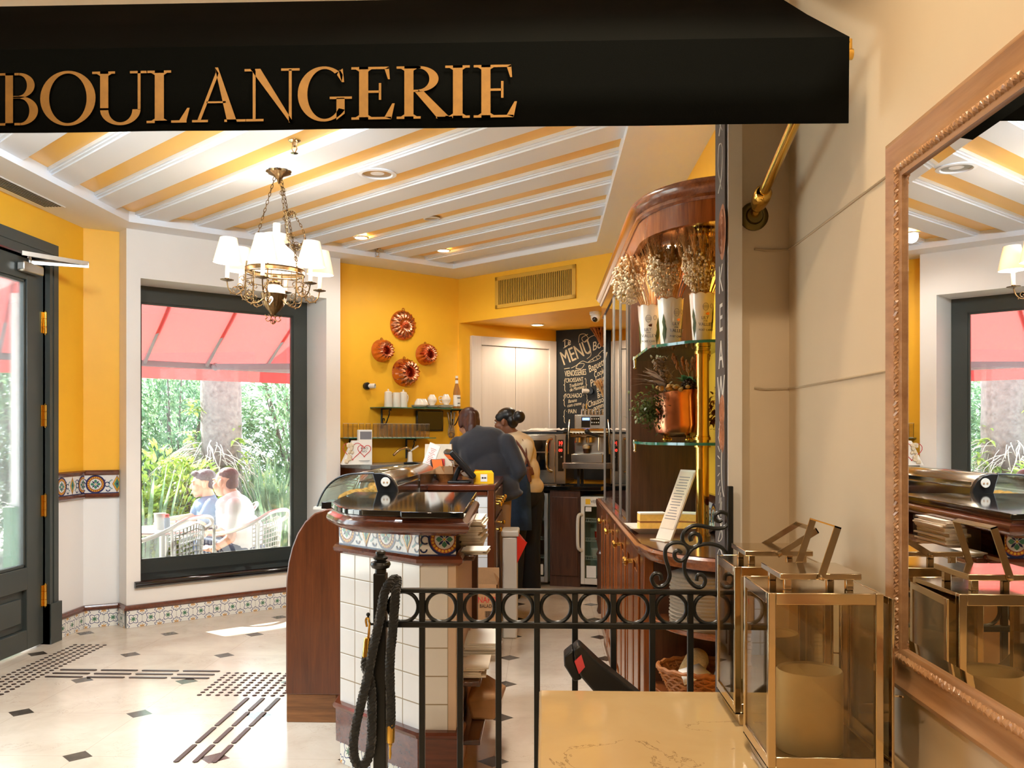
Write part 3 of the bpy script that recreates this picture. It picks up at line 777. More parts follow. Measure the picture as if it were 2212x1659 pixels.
def head(b, c, fwd, up=(0, 0, 1), s=1.0):
    H = head_frame(c, fwd, up) @ Matrix.Scale(s, 4)
    def e(p, r): b.ball(p, r, 14, 9, H)
    e((0, -.012, .03), (.074, .094, .083)); e((0, .028, -.03), (.058, .066, .078)); e((0, .062, -.088), (.026, .025, .022))
    e((0, .05, -.075), (.042, .04, .03))
    b.tube([(0, .086, .014), (0, .096, -.005), (0, .106, -.026)], [.008, .009, .011], 8, T=H); e((0, .101, -.031), (.015, .010, .008))
    for x in (-1, 1):
        e((x*.03, .08, .026), (.026, .014, .009)); e((x*.04, .058, -.028), (.028, .03, .03)); e((x*.077, -.008, -.008), (.010, .021, .032)); e((x*.08, -.016, .008), (.008, .016, .018))
    e((0, .09, -.058), (.024, .012, .006)); e((0, .09, -.069), (.021, .012, .007))
    return H
def eyes(H, parent, s=1.0):
    for x in (-1, 1):
        b = MB(); b.ball((x*.031, .0845, .006), (.013, .009, .008), 10, 6, H); b.cur = 1; b.ball((x*.031, .092, .006), (.006, .004, .006), 8, 5, H)
        build('eye', b, [M['paper'], M['blackp']], parent, w=True)
def hand(b, wrist, d, n, curl=0.5, side=1, s=1.0, spread=0.12):
    """palm from wrist along d, n = back-of-hand normal, fingers bend away from n"""
    d = Vector(d).normalized(); n = (Vector(n)-d*d.dot(Vector(n))).normalized(); x = d.cross(n)*side
    w = Vector(wrist)
    b.ell(w+d*.045*s, (.04*s, .05*s, .016*s), d, n); b.cap(w-d*.01, w+d*.03*s, .024*s, .024*s)
    for k, (off, L) in enumerate(((-.031, .058), (-.0105, .075), (.0105, .082), (.031, .07))):
        p = w+d*.085*s+x*off*s; a = curl*(0.75+0.06*k); dd = (d+x*off*spread*18*s).normalized()
        b.cap(w+d*.05*s+x*off*.7*s, p, .010*s, .0092*s, 8)
        for j, f in enumerate((.45, .32, .23)):
            ang = a*(j+.5) if j else a*.55
            q = p+(dd*cos(ang)-n*sin(ang))*L*f*s; b.cap(p, q, (.0092-.0008*j)*s, (.0086-.0008*j)*s, 8); p = q
    p = w+d*.02*s+x*.026*s
    for k, (L, da) in enumerate(((.04, .9), (.033, .45), (.026, .15))):
        q = p+(d*cos(da)+x*sin(da)*.9-n*.35).normalized()*L*s; b.cap(p, q, (.0125-.0012*k)*s, (.0115-.0012*k)*s, 8); p = q

# ------------------------------------------------------------------ terrace outside
GZ = -0.10
o = struct('ground_terrace', MB().add([(-16, -8, GZ), (-3.72, -8, GZ), (-3.72, 2.8, GZ), (XL-.17, 2.8, GZ), (XL-.17, 7, GZ), (-.8, 9.3, GZ), (4, 9.9, GZ), (4, 24, GZ), (-16, 24, GZ)], [tuple(range(9))]), M['pave'])

# red retractable awning
aw = thing('red_awning', 'red canvas terrace awning with grey ribs outside the picture window', 'awning', tuple(WP(0.5, 0.42, 2.86)))
a0, a1 = -2.6, 3.6; OA, ZA, OB, ZB = 0.42, 2.93, 2.03, 2.10
mb = MB(); mb.cur = 0
P = [WP(a0, OA, ZA), WP(a1, OA, ZA), WP(a1, OB, ZB), WP(a0, OB, ZB)]
n = 14; V = []; F = []
for i in range(n+1):
    for j in range(7):
        k = j/6; V.append(WP(a0+(a1-a0)*i/n, OA+(OB-OA)*k, ZA+(ZB-ZA)*k-0.05*sin(pi*k)))
for i in range(n):
    for j in range(6): F.append((i*7+j, i*7+j+1, i*7+j+8, i*7+j+7))
mb.add(V, F); build('canopy', mb, M['awn_r'], aw, w=True, sharp=0)
mb = MB(); V = []; F = []; n = 60
for i in range(n+1):
    s = a0+(a1-a0)*i/n; V += [WP(s, OB+.03, ZB-.0), WP(s, OB+.035+.006*sin(i*.9), ZB-.155)]
for i in range(n): F.append((2*i, 2*i+1, 2*i+3, 2*i+2))
mb.add(V, F); build('valance', mb, M['awn_r'], aw, w=True, sharp=0)
mb = MB(); bbox(mb, WP, a0, a1, OB-.03, OB+.025, ZB-.045, ZB+.015); build('front_bar', mb, M['awn_f'], aw, w=True, bevel=.006)
for s in (-1.65, -1.04, -.43, .18, .79, 1.39, 2.01, 2.62):
    mb = MB(); mb.bar(WP(s-.15, OA+.03, ZA-.045), WP(s, OB-.02, ZB-.012), .03, .03); build('rib', mb, M['awn_f'], aw, w=True)
mb = MB(); mb.bar(WP(1.47, OB-.06, ZB-.02), WP(2.42, OB-.75, ZB-.01), .05, .06); mb.bar(WP(2.42, OB-.75, ZB-.01), WP(1.9, OA+.02, ZA-.25), .05, .06); mb.ball(WP(1.47, OB-.05, ZB-.02), .04)
build('folding_arm', mb, M['awn_f'], aw, w=True)

# palm trunk with aerial roots and epiphytes
tb = on_pl(470, 1000, WP(0, 3.2, 0), N2); tb.z = GZ
tr = thing('tree', 'thick grey tree trunk with pale hanging air roots behind the two men', 'tree', tuple(tb))
mb = MB(); rr = random.Random(3)
path = [Vector((.05*sin(z*.9), .03*cos(z*1.3), z)) for z in [i*.16 for i in range(26)]]
mb.tube(path, [.27-.02*i/6+.012*rr.random() if i < 6 else .215+.012*rr.random() for i in range(26)], 20)
build('trunk', mb, M['bark'], tr)
mb = MB()
for i in range(150):
    a = rr.uniform(0, 2*pi); z0 = rr.uniform(1.1, 1.45); r0 = .2; L = rr.uniform(.25, .7); c = Vector((.16*cos(-2.3), .16*sin(-2.3), 0))
    d = Vector((cos(a), sin(a), rr.uniform(-.3, .7))).normalized(); p = Vector((r0*cos(a)*.8, r0*sin(a)*.8, z0))+c*.6
    pts = [p]; 
    for k in range(5):
        d = (d+Vector((rr.uniform(-.35, .35), rr.uniform(-.35, .35), -.33))).normalized(); p = p+d*L/5; pts.append(p)
    mb.tube(pts, [.006, .006, .005, .005, .004, .003], 4)
build('air_root', mb, M['roots'], tr)['kind'] = 'stuff'
def leaf(mb, p, d, n, L, W, droop=.3):
    d = Vector(d).normalized(); x = d.cross(Vector(n)); x = x.normalized() if x.length > 1e-4 else Vector((1, 0, 0)); n = x.cross(d)
    q = [p, p+d*L*.35+x*W/2+n*L*.05, p+d*L*.35-x*W/2+n*L*.05, p+d*L*.7+x*W*.42-n*L*droop*.3, p+d*L*.7-x*W*.42-n*L*droop*.3, p+d*L-n*L*droop]
    mb.add(q, [(0, 1, 2), (1, 3, 4, 2), (3, 5, 4)])
def tuft(mb, c, n, L, W, r, up=.5, spread=1.0):
    for i in range(n):
        a = r.uniform(0, 2*pi); e = r.uniform(-.2, 1.2); d = Vector((cos(a)*spread, sin(a)*spread, up*e))
        leaf(mb, Vector(c), d, (0, 0, 1), L*r.uniform(.6, 1.1), W*r.uniform(.7, 1.1), r.uniform(.1, .5))
mb = MB()
for (dx, dy, z) in ((-.27, -.1, 1.45), (-.22, -.2, 1.18), (.2, -.2, 1.12), (.3, -.1, 1.2), (-.2, -.15, 1.8), (.26, -.05, 1.5)):
    for k in range(4): tuft(mb, (dx+rr.uniform(-.05, .05), dy, z+rr.uniform(-.08, .08)), 7, .17, .05, rr)
build('epiphyte', mb, M['leaf2'], tr)

def shrub(name, label, cat, loc, rad, h, n, L, W, m, seed, z0=0.0, group=None, leaves=False):
    r = random.Random(seed); t = thing(name, label, cat, loc, r.uniform(0, 6), group)
    mb = MB()
    for i in range(n):
        while True:
            p = Vector((r.uniform(-1, 1), r.uniform(-1, 1), r.uniform(-1, 1)))
            if .35 < p.length < 1: break
        q = Vector((p.x*rad*(1+.25*sin(5*p.z)), p.y*rad, z0+(h-z0)*(.5+.5*p.z)))
        leaf(mb, q, Vector((p.x, p.y, r.uniform(-.3, .9)))+Vector((r.uniform(-.5, .5),)*3), (r.uniform(-.5, .5), r.uniform(-.5, .5), 1), L*r.uniform(.6, 1.2), W*r.uniform(.7, 1.2), r.uniform(0, .5))
    build('foliage', mb, m, t)
    mb = MB()
    for i in range(7):
        a = r.uniform(0, 6.28); mb.tube([(0, 0, 0), (.2*rad*cos(a), .2*rad*sin(a), h*.4), (.55*rad*cos(a), .55*rad*sin(a), h*.8)], [.025, .018, .008], 6)
    build('stem', mb, M['bark'], t)
    return t
hs = shrub('hedge_shrub', 'tall dark green hedge shrub directly behind the tree trunk', 'shrub', tuple(WP(2.15, 5.0, GZ)), .9, 2.75, 6400, .15, .036, M['leaf1'], 5, .1)
hl = ['tall dark hedge shrub between the tree trunk and the left window edge', 'tall hedge shrub seen in the window beside its dark right frame', 'tall hedge shrub seen at the left edge of the picture window', 'hedge shrub seen through the glass door', 'hedge shrub farthest right beyond the terrace',
      'hedge shrub of the second row seen right of the trunk', 'hedge shrub of the second row seen left of the trunk', 'hedge shrub of the second row at the left']
for i, (s, o_) in enumerate(((.4, 5.0), (3.9, 5.0), (-1.35, 5.0), (-3.1, 5.0), (5.65, 5.0), (3.05, 7.0), (1.25, 7.0), (-.5, 7.0))):
    dup(hs, WP(s, o_, GZ), i*1.3, hl[i])
lp = [(418, 1000, 2.3, .42, .98), (345, 985, 2.6, .42, 1.15), (325, 1120, 2.2, .34, .7), (545, 1080, 2.9, .3, .8)]
ll = ['lime green bushy shrub behind the seated men', 'sunlit lime green shrub at the left of the window', 'low lime green shrub behind the cafe table', 'small lime shrub right of the tree trunk']
for i, (u, v, o_, rad, h) in enumerate(lp):
    p = on_pl(u, v, WP(0, o_+.5, 0), N2); p.z = GZ
    shrub('lime_shrub', ll[i], 'shrub', tuple(p), rad, h+.25, 900, .13, .045, M['leaf2'], 20+i, .05)
for i, (u, o_, h, lab) in enumerate(((590, 2.6, 1.25, 'clump of tall upright strap leaves at the right side of the window'), (612, 2.0, .95, 'shorter strap leaf clump by the right window frame'), (560, 3.2, 1.2, 'strap leaf clump beside the tree trunk'), (322, 2.4, 1.15, 'arching strap leaf plant at the left of the window'))):
    p = on_pl(u, 1100, WP(0, o_, 0), N2); p.z = GZ; r = random.Random(40+i); mb = MB()
    for k in range(60 if i < 3 else 26):
        a = r.uniform(0, 6.28); b = Vector((.22*r.random()*cos(a), .22*r.random()*sin(a), 0)); tip = b+Vector((cos(a)*r.uniform(.1, .45), sin(a)*r.uniform(.1, .45), h*r.uniform(.7, 1.1)))
        mid_ = b.lerp(tip, .55)+Vector((0, 0, h*.12)); x = Vector((-sin(a), cos(a), 0))*.022
        mb.add([b-x*.6, b+x*.6, mid_+x, mid_-x, tip], [(0, 1, 2, 3), (3, 2, 4)])
    tag(build('strap_plant', mb, M['leaf3'], None, sharp=0), lab, 'plant').location = p

# solid grey upright for the reflection in the door glass, on green planter
pp = thing('reflection_upright', 'pale grey post with green base seen through the glass door', 'post', (-4.02, 6.95, GZ))  # grey upright stands in for the reflection in the door glass, not a post
build('shaft', MB().box(-.09, .09, -.09, .09, .55, 2.6), M['plast'], pp, bevel=.01); build('base', MB().box(-.13, .13, -.13, .13, 0, .95), M['greenp'], pp, bevel=.01)

# cafe table and rattan chairs
def rattan_chair(loc, rot, label):
    t = thing('rattan_chair', label, 'chair', loc, rot)
    mb = MB()
    rim = cat_rom([(-.27, .2, .62), (-.28, 0, .66), (-.25, -.2, .74), (-.12, -.29, .82), (.12, -.29, .82), (.25, -.2, .74), (.28, 0, .66), (.27, .2, .62)], 6)
    mb.tube(rim, .018, 8); build('arm_rail', mb, M['alu'], t)
    mb = MB(); n = 16; V = []; F = []
    for i in range(n+1):
        a = -.9+1.8*i/n; x, y = .27*sin(a), -.30*cos(a)+.03
        for j in range(9): V.append((x*(1-.1*(1-j/8)), y*(1-.1*(1-j/8)), .42+(.36-.02*abs(a)*4)*j/8))
    for i in range(n):
        for j in range(8):
            if (i+j) % 2 == 0 or True: F.append((i*9+j, i*9+9+j, i*9+10+j, i*9+j+1))
    mb.add(V, F); o = build('backrest', mb, M['rattan'], t); w_ = o.modifiers.new('weave', 'WIREFRAME'); w_.thickness = .012; w_.use_replace = True
    mb = MB(); mb.prism([(-.25, -.24), (.25, -.24), (.27, .22), (-.27, .22)], .42, .445); build('seat', mb, M['rattan'], t, bevel=.01)
    for x, y, z in ((-.24, -.24, .74), (.24, -.24, .74), (-.26, .2, .62), (.26, .2, .62)):
        build('leg', MB().tube([(x*1.05, y*1.1, 0), (x, y, .42), (x*1.03, y, z)], .013, 8), M['alu'], t)
    return t
tc = on_pl(352, 1140, WP(0, .98, 0), N2); tc.z = GZ
ct_ = thing('cafe_table', 'round grey cafe table with a paper cup outside the window', 'table', tuple(tc))
TZ = 0.705
build('tabletop', MB().lathe([(0, TZ-.025), (.36, TZ-.025), (.37, TZ-.012), (.36, TZ), (0, TZ)], 40), M['alu'], ct_)
build('pedestal', MB().lathe([(.03, .03), (.03, TZ-.025)], 12), M['alu'], ct_); build('base', MB().lathe([(0, 0), (.24, 0), (.24, .015), (.04, .03), (0, .03)], 30), M['alu'], ct_)
tz = GZ+TZ
def on_tab(u, v): return on_z(u, v, tz)
p = on_tab(345, 1143)
cp = tag(build('paper_cup', MB().lathe([(0, 0), (.036, 0), (.047, .13), (.05, .135), (.046, .135), (.034, .01), (0, .01)], 20), M['paper'], None), 'white paper cup standing on the cafe table outside', 'cup'); cp.location = p
p = on_tab(361, 1144); bt = thing('small_bottle', 'small blue bottle with a pink cap beside the paper cup', 'bottle', tuple(p))
build('body', MB().lathe([(0, 0), (.022, 0), (.024, .03), (.022, .1), (0, .105)], 14), M['polo'], bt); build('cap', MB().lathe([(.018, .1), (.018, .13), (0, .135)], 12), M['redbag'], bt)

# seated men (joint positions measured where each man sits)
D1 = 8.25
def J(u, v, d=0.0): return at_d(u, v, D1+d)
man = thing('person', 'person in a white t-shirt and jeans seated outside the window, seen from behind', 'person', tuple(Vector((J(541, 1191).x, J(541, 1191).y, GZ))))
hd = J(487, 1042, .02); fw = Vector((-.8, .25, -.02))
b = Blob(); H = head(b, hd, fw, (.1, 0, 1), 1.14)
nk = J(502, 1068); b.cap(nk, hd+Vector((0.02, 0, -.05)), .06, .055)
sh, el, wr = J(508, 1092, -.14), J(498, 1163, -.2), J(460, 1187, -.22)
sh2, el2, wr2 = J(489, 1090, .2), J(478, 1152, .22), J(449, 1151, .06)
b.limb([sh, sh.lerp(el, .5), el, wr], [.052, .05, .043, .029]); b.limb([sh2, el2, wr2], [.05, .043, .029])
hand(b, wr, J(446, 1184, -.2)-wr, (0, -.5, .8), .7, 1); hand(b, wr2, J(438, 1149, .02)-wr2, (0, -.6, .8), .9, -1)
hp = J(536, 1192); b.cap(nk, hp, .055, .08)
skin_on('body', b, M['skin3'], man, .006, 3); eyes(H, man)
c = Blob(); ch = J(508, 1108, .02); mdl = J(530, 1150, .02)
c.ell(J(503, 1090, .03), (.2, .12, .1), fw); c.ell(ch, (.205, .15, .18), fw, (.25, 0, 1)); c.ell(mdl, (.185, .155, .18), fw, (.35, 0, 1)); c.ell(hp, (.18, .15, .12), fw)
c.cap(J(504, 1074), J(505, 1085), .075, .09); c.limb([sh, sh.lerp(el, .62)], [.078, .07]); c.limb([sh2, sh2.lerp(el2, .6)], [.075, .068])
skin_on('t_shirt', c, M['tee'], man, .009, 4)
c = Blob(); kn = J(438, 1178, -.08); kn2 = J(446, 1172, .22)
for k_, off in ((kn, -.09), (kn2, .09)):
    h_ = hp+Vector((0, off, -.02)); c.limb([h_, k_], [.1, .075]); ft = Vector((k_.x+.06, k_.y, GZ+.08)); c.limb([k_, ft], [.072, .05])
c.ell(hp, (.17, .17, .1), fw); skin_on('jeans', c, M['jean2'], man, .01, 3)
for k_ in (kn, kn2):
    s_ = Blob(); f_ = Vector((k_.x+.06, k_.y, GZ+.045)); s_.cap(f_, f_+Vector((-.15, .02, -.01)), .042, .035); skin_on('shoe', s_, M['blackp'], man, .008, 3)
hb = Blob(); hb.ball((0, -.026, .058), (.074, .088, .064), 14, 10, H); hb.ball((0, -.06, .0), (.062, .05, .06), 14, 10, H); skin_on('hair', hb, M['hair_r'], man, .007, 3)
wb = MB(); d_ = (wr-el).normalized(); wb.ring((0, 0, 0), .034, .007, 18, 6, axis_m(wr-d_*.02, d_)); build('wristwatch', wb, M['steel'], man, w=True)

D2 = 8.82
def J(u, v, d=0.0): return at_d(u, v, D2+d)
m2 = thing('person', 'person in a blue polo shirt leaning on the cafe table outside the window', 'person', tuple(Vector((J(478, 1180).x, J(478, 1180).y, GZ))))
hd = J(439, 1045); fw = Vector((-.86, -.32, -.08))
b = Blob(); H = head(b, hd, fw, (-.05, 0, 1), 1.15); nk = J(452, 1075, .02); b.cap(nk, hd+Vector((.03, 0, -.06)), .062, .056)
sh, el, wr = J(459, 1092, -.2), J(433, 1136, -.3), J(377, 1131, -.28); sh2, el2, wr2 = J(434, 1092, .14), J(420, 1116, .08), J(362, 1123, -.1)
b.limb([sh, el, wr], [.05, .042, .028]); b.limb([sh2, el2, wr2], [.05, .042, .028])
hand(b, wr, J(362, 1130, -.3)-wr, (.1, -.3, 1), .6, 1); hand(b, wr2, J(338, 1128, -.2)-wr2, (.1, -.3, 1), .7, -1)
hp = J(478, 1180, .04); b.cap(nk, hp, .055, .08); skin_on('body', b, M['skin3'], m2, .006, 3); eyes(H, m2)
c = Blob(); c.ell(J(449, 1091), (.19, .12, .09), fw); c.ell(J(455, 1112), (.18, .13, .17), fw, (-.3, 0, 1)); c.ell(J(466, 1145), (.17, .14, .17), fw, (-.3, 0, 1)); c.ell(hp, (.18, .15, .12), fw)
c.limb([sh, sh.lerp(el, .6)], [.078, .07]); c.limb([sh2, sh2.lerp(el2, .6)], [.075, .068]); c.cap(J(452, 1077, .02), J(451, 1088), .07, .085)
skin_on('polo_shirt', c, M['polo'], m2, .009, 4)
c = Blob()
for off in (-.1, .1):
    k_ = J(432, 1176, off*1.6); c.limb([hp+Vector((0, off, -.02)), k_], [.1, .075]); c.limb([k_, Vector((k_.x+.08, k_.y, GZ+.08))], [.072, .05])
skin_on('trousers', c, M['jean2'], m2, .01, 3)
for off in (-.1, .1):
    k_ = J(432, 1176, off*1.6); s_ = Blob(); f_ = Vector((k_.x+.08, k_.y, GZ+.045)); s_.cap(f_, f_+Vector((-.15, -.02, -.01)), .042, .035); skin_on('shoe', s_, M['blackp'], m2, .008, 3)
hb = Blob(); hb.ball((0, -.022, .056), (.083, .093, .068), 14, 10, H); hb.ball((0, -.062, .005), (.072, .05, .06), 14, 10, H); hb.ball((0, .055, .092), (.06, .035, .025), 14, 10, H); skin_on('hair', hb, M['hair_g'], m2, .007, 3)
wb = MB(); d_ = (wr-el).normalized(); wb.ring((0, 0, 0), .033, .008, 18, 6, axis_m(wr-d_*.02, d_)); build('wristwatch', wb, M['steel'], m2, w=True)
g = Vector((man.location.x, man.location.y, GZ)); rattan_chair(tuple(g+Vector((.02, -.03, 0))), atan2(.25, -.8)-pi/2, 'grey rattan armchair under the man in the white t-shirt')
g = Vector((m2.location.x, m2.location.y, GZ)); rattan_chair(tuple(g+Vector((.03, .02, 0))), atan2(-.32, -.86)-pi/2, 'grey rattan armchair under the man in the blue polo')
g = on_pl(372, 1190, WP(0, .74, 0), N2); rattan_chair((g.x-.02, g.y+.02, GZ), radians(70), 'empty grey woven rattan chair by the cafe table')
# ------------------------------------------------------------------ tiled service counter
TZC = 1.115
A_, B_, C_ = Vector((-.871, 3.851, 0)), Vector((-.477, 3.477, 0)), Vector((-.338, 3.48, 0))
D_, E_ = Vector((-.352, 4.55, 0)), Vector((-.90, 4.55, 0))
tc = thing('tiled_counter', 'white tiled counter with painted frieze and polished black granite top', 'counter', (-.6, 4.0, 0))
T_ = M['tile_c'] = tile_mat('white counter tile', (226, 224, 222), (150, 134, 108), 0.1085, 0.02, (0, -.255))
mb = MB(); mb.cur = 0; LAB = (B_-A_).length
mb.wall(A_[:2], B_[:2], .25, .93, -LAB); mb.wall(B_[:2], (C_-Vector((.03, 0, 0)))[:2], .25, .93, 0.0); mb.wall(E_[:2], A_[:2], .25, .93)
mb.cur = 1
mb.wall(E_[:2], A_[:2], 0, .11); mb.wall(A_[:2], B_[:2], 0, .11); mb.wall(B_[:2], C_[:2], 0, .11)
mb.cur = 2
mb.box(C_.x-.03, C_.x, C_.y-.002, C_.y+.05, .25, .93)                 # unglazed edge strip
mb.wall(C_[:2], D_[:2], 0, .93); mb.wall(D_[:2], E_[:2], 0, 1.07)
build('body', mb, [T_, M['azul'], mat('bare plaster board', (206, 178, 152), .8, var=.05, vs=6)], tc, w=True)
mb = MB()
fr_path = [E_, A_, B_, C_, C_+Vector((0, .12, 0))]
mb.sweep([(0, .098), (-.016, .098), (-.018, .235), (-.026, .24), (-.03, .252), (-.022, .262), (0, .266)], fr_path)
build('skirting', mb, M['mahog_x'], tc, w=True)
mb = MB(); mb.sweep([(0, .90), (-.014, .90), (-.026, .91), (-.028, .925), (-.02, .936), (0, .938)], fr_path[:4]+[D_]); build('dado_rail', mb, M['mahog_x'], tc, w=True)
mb = MB()
for p, q, x0 in ((A_, B_, .06), (B_, C_, .095), (E_, A_, .2)):
    d = (q-p).normalized(); n = Vector((d.y, -d.x, 0)); frieze(mb, lambda x, y, e, p=p, d=d, n=n: p+d*x+n*(.004+e)+Vector((0, 0, .936+y)), (q-p).length, .128, run((q-p).length, x0, .275))
build('frieze', mb, FRM, tc, w=True, smooth=False)
out_px = [(716, 1085), (723, 1090), (735, 1095), (754, 1098.6), (785, 1101), (825, 1102.6), (866, 1103.4), (866, 1105.5), (1002, 1106.5), (1030, 1063), (766, 1062.5), (736, 1074)]
OUT = [on_z(u, v, TZC) for u, v in out_px]
mb = MB(); mb.prism([(p.x, p.y) for p in OUT], TZC-.024, TZC); build('granite_top', mb, M['granite'], tc, w=True, bevel=.004, seg=3)
mb = MB(); z0 = TZC-.024
prof = [(.1, -.068), (.03, -.068), (.016, -.058), (-.006, -.055), (-.018, -.044), (-.021, -.031), (-.015, -.018), (-.002, -.012), (.004, -.006), (.004, 0), (.1, 0)]
pth = [Vector((p.x, p.y, z0)) for p in [OUT[11]]+OUT[0:7]]; pth = cat_rom(pth, 3)
mb.sweep(prof, pth)
mb.sweep(prof, [Vector((OUT[6].x-.02, OUT[6].y-.012, z0)), Vector((OUT[8].x, OUT[8].y-.008, z0)), Vector((OUT[9].x, OUT[9].y-.1, z0))])
mb.prism([(p.x*.9-.06, p.y*.9+.392) for p in OUT], z0-.066, z0-.001)
build('cornice', mb, M['mahog_x'], tc, w=True)
mb = MB(); mb.box(-.372, -.324, 4.40, 4.47, 0, 1.06); build('corner_post', mb, M['walnut'], tc, w=True, bevel=.006)
for z in (.925, .43, .2): mb = MB(); mb.box(-.345, -.275 if z > .5 else -.25, 3.56, 4.40, z-.02, z); build('side_shelf', mb, M['walnut_y'], tc, w=True, bevel=.004)
r = random.Random(11)
def paper_stack(name, label, c, sx, sy, n, th, m, rot=0, cat='papers', skew=.012, group=None):
    t = thing(name, label, cat, c, rot, group); mb = MB(); z = 0
    for i in range(n):
        dx, dy, a = r.uniform(-skew, skew), r.uniform(-skew, skew), r.uniform(-.04, .04)
        mb.box(-sx/2, sx/2, -sy/2, sy/2, z, z+th*.85, rz(a, (dx, dy, 0))); z += th
    build('sheet', mb, m, t)['kind'] = 'stuff'; return t
paper_stack('menu_stack', 'leaning stack of folded cream menus on the side shelf under the granite top', (-.305, 3.95, .926), .09, .3, 16, .0075, M['paper2'])
paper_stack('napkin_stack', 'thin cream paper sheaf sticking out of the counter side shelf', (-.285, 3.66, .926), .1, .16, 3, .006, M['paper'])
paper_stack('magazine_stack', 'thick white magazine stack on the low counter shelf', (-.27, 4.02, .431), .14, .3, 9, .009, M['paper'])
paper_stack('brochure_stack', 'smaller loose brochure pile in front of the magazines on the low counter shelf', (-.285, 3.72, .431), .09, .22, 7, .006, M['paper2'], skew=.02)
kb = thing('paper_bag', 'crumpled brown paper bag under the magazine shelf', 'bag', (-.255, 3.95, .2))
mb = MB(); mb.add([(-.05, -.14, 0), (.05, -.14, 0), (.05, .14, 0), (-.05, .14, 0), (-.07, -.15, .09), (.06, -.13, .1), (.09, .12, .07), (-.06, .15, .11), (0, 0, .16)],
                  [(0, 3, 2, 1), (0, 1, 5, 4), (1, 2, 6, 5), (2, 3, 7, 6), (3, 0, 4, 7), (4, 5, 8), (5, 6, 8), (6, 7, 8), (7, 4, 8)]); build('sack', mb, M['kraft'], kb, bevel=.012)

# ------------------------------------------------------------------ pastry display case
dc = thing('display_case', 'curved glass pastry display case with rounded wooden end panel', 'display case', (-.98, 5.3, 0))
YD0, YD1 = 4.38, 6.30
ppx = [(617, 1562), (617, 1285), (618, 1250), (622, 1215), (630, 1182), (642, 1152), (658, 1127), (679, 1109), (704, 1100), (737, 1098), (737, 1562)]
prof = [on_y(u, v, YD0) for u, v in ppx]
def xz_prism(mb, pts, y0, y1): return mb.add([(p[0], y0, p[1]) for p in pts]+[(p[0], y1, p[1]) for p in pts],
    [tuple(range(len(pts))), tuple(range(2*len(pts)-1, len(pts)-1, -1))]+[(i, len(pts)+i, len(pts)+(i+1) % len(pts), (i+1) % len(pts)) for i in range(len(pts))])
P = [(p.x, max(p.z, .0)) for p in prof]; P[0] = (P[0][0], .135); P[-1] = (P[-1][0], .135)
mb = MB(); xz_prism(mb, P, YD0, YD0+.05); build('end_panel', mb, M['mahog'], dc, w=True, bevel=.008, seg=3)
mb = MB(); xz_prism(mb, [(x+.012, z-.012) for x, z in P[:-2]]+[(-.92, 1.02), (-.76, 1.02), (-.76, .12)], YD0+.05, YD1); build('base', mb, M['mahog_y'], dc, w=True)
mb = MB(); mb.box(P[0][0]+.003, P[-1][0]-.025, YD0+.004, YD0+.05, 0, .137); mb.box(P[0][0]+.02, -.78, YD0+.05, YD1-.02, 0, .125); build('plinth', mb, M['base_w'], dc, w=True, bevel=.004)
YG0, YG1 = 4.615, 6.28
gpx = [(684, 1099), (691, 1078), (703, 1056), (720, 1039), (740, 1028), (765, 1023.5), (808, 1022)]
G = cat_rom([on_y(u, v, YG0) for u, v in gpx], 4); G = [(p.x, p.z) for p in G]
mb = MB(); mb.add([(x, y, z) for y in (YG0, YG1) for x, z in G], [(i, i+1, len(G)+i+1, len(G)+i) for i in range(len(G)-1)])
o = build('curved_glass', mb, M['glass_c'], dc, w=True, sharp=0); so = o.modifiers.new('thick', 'SOLIDIFY'); so.thickness = .006
mb = MB(); gx0, gx1 = G[0][0], G[-1][0]
mb.add([(x, YG0+.004, z) for x, z in G]+[(gx1, YG0+.004, 1.03), (gx0, YG0+.004, 1.03)], [tuple(range(len(G)+2))]); build('end_glass', mb, M['glass_c'], dc, w=True)
mb = MB(); mb.tube([(x, YG0, z) for x, z in G], .005, 6); build('glass_edge', mb, M['blackp'], dc, w=True)
bpx = [(804, 1022), (822, 1021.5), (838, 1026), (850, 1037), (858, 1052), (862, 1072), (862, 1092), (824, 1092)]
BR = [(on_y(u, v, YG0).x, on_y(u, v, YG0).z) for u, v in bpx]
def bracket(y): mb = MB(); xz_prism(mb, BR, y, y+.03); return mb
o = build('end_bracket', bracket(YG0-.004), M['blackp'], dc, w=True, bevel=.004)
mb = MB(); c = on_y(833, 1041, YG0-.006); mb.lathe([(0, 0), (.0225, 0), (.024, .003), (.0225, .006), (0, .006)], 20, axis_m(c, (0, -1, 0))); mb.cur = 1
for dx in (-.008, .009): mb.lathe([(0, 0), (.0045, 0), (.0045, .0075), (0, .0075)], 10, axis_m(c+Vector((dx, 0, -.002)), (0, -1, 0)))
build('cover_disc', mb, [M['whitep'], M['kraft']], dc, w=True)
mb = MB(); ED = [(on_y(u, v, YG1).x, on_y(u, v, YG1).z) for u, v in [(872, 998.5), (893, 998), (908, 1001), (921, 1011), (931, 1028), (938, 1047), (944, 1066), (936, 1068), (927, 1045), (918, 1028), (909, 1017), (897, 1009), (872, 1006)]]
xz_prism(mb, ED, YG1, YG1+.03); build('far_frame', mb, M['blackp'], dc, w=True)
mb = MB(); HB = cat_rom([Vector((x, 0, z)) for x, z in BR[1:5]], 4)
mb.add([(p.x, y, p.z) for y in (YG0+.026, YG1) for p in HB], [(i, i+1, len(HB)+i+1, len(HB)+i) for i in range(len(HB)-1)])
o = build('metal_hood', mb, M['steel'], dc, w=True, sharp=0); o.modifiers.new('thick', 'SOLIDIFY').thickness = .004
mb = MB()
for k, (y0, y1) in enumerate(((YG0+.03, 5.47), (5.45, YG1))):
    x = -.757+.008*k; mb.box(x, x+.004, y0, y1, 1.04, 1.165)
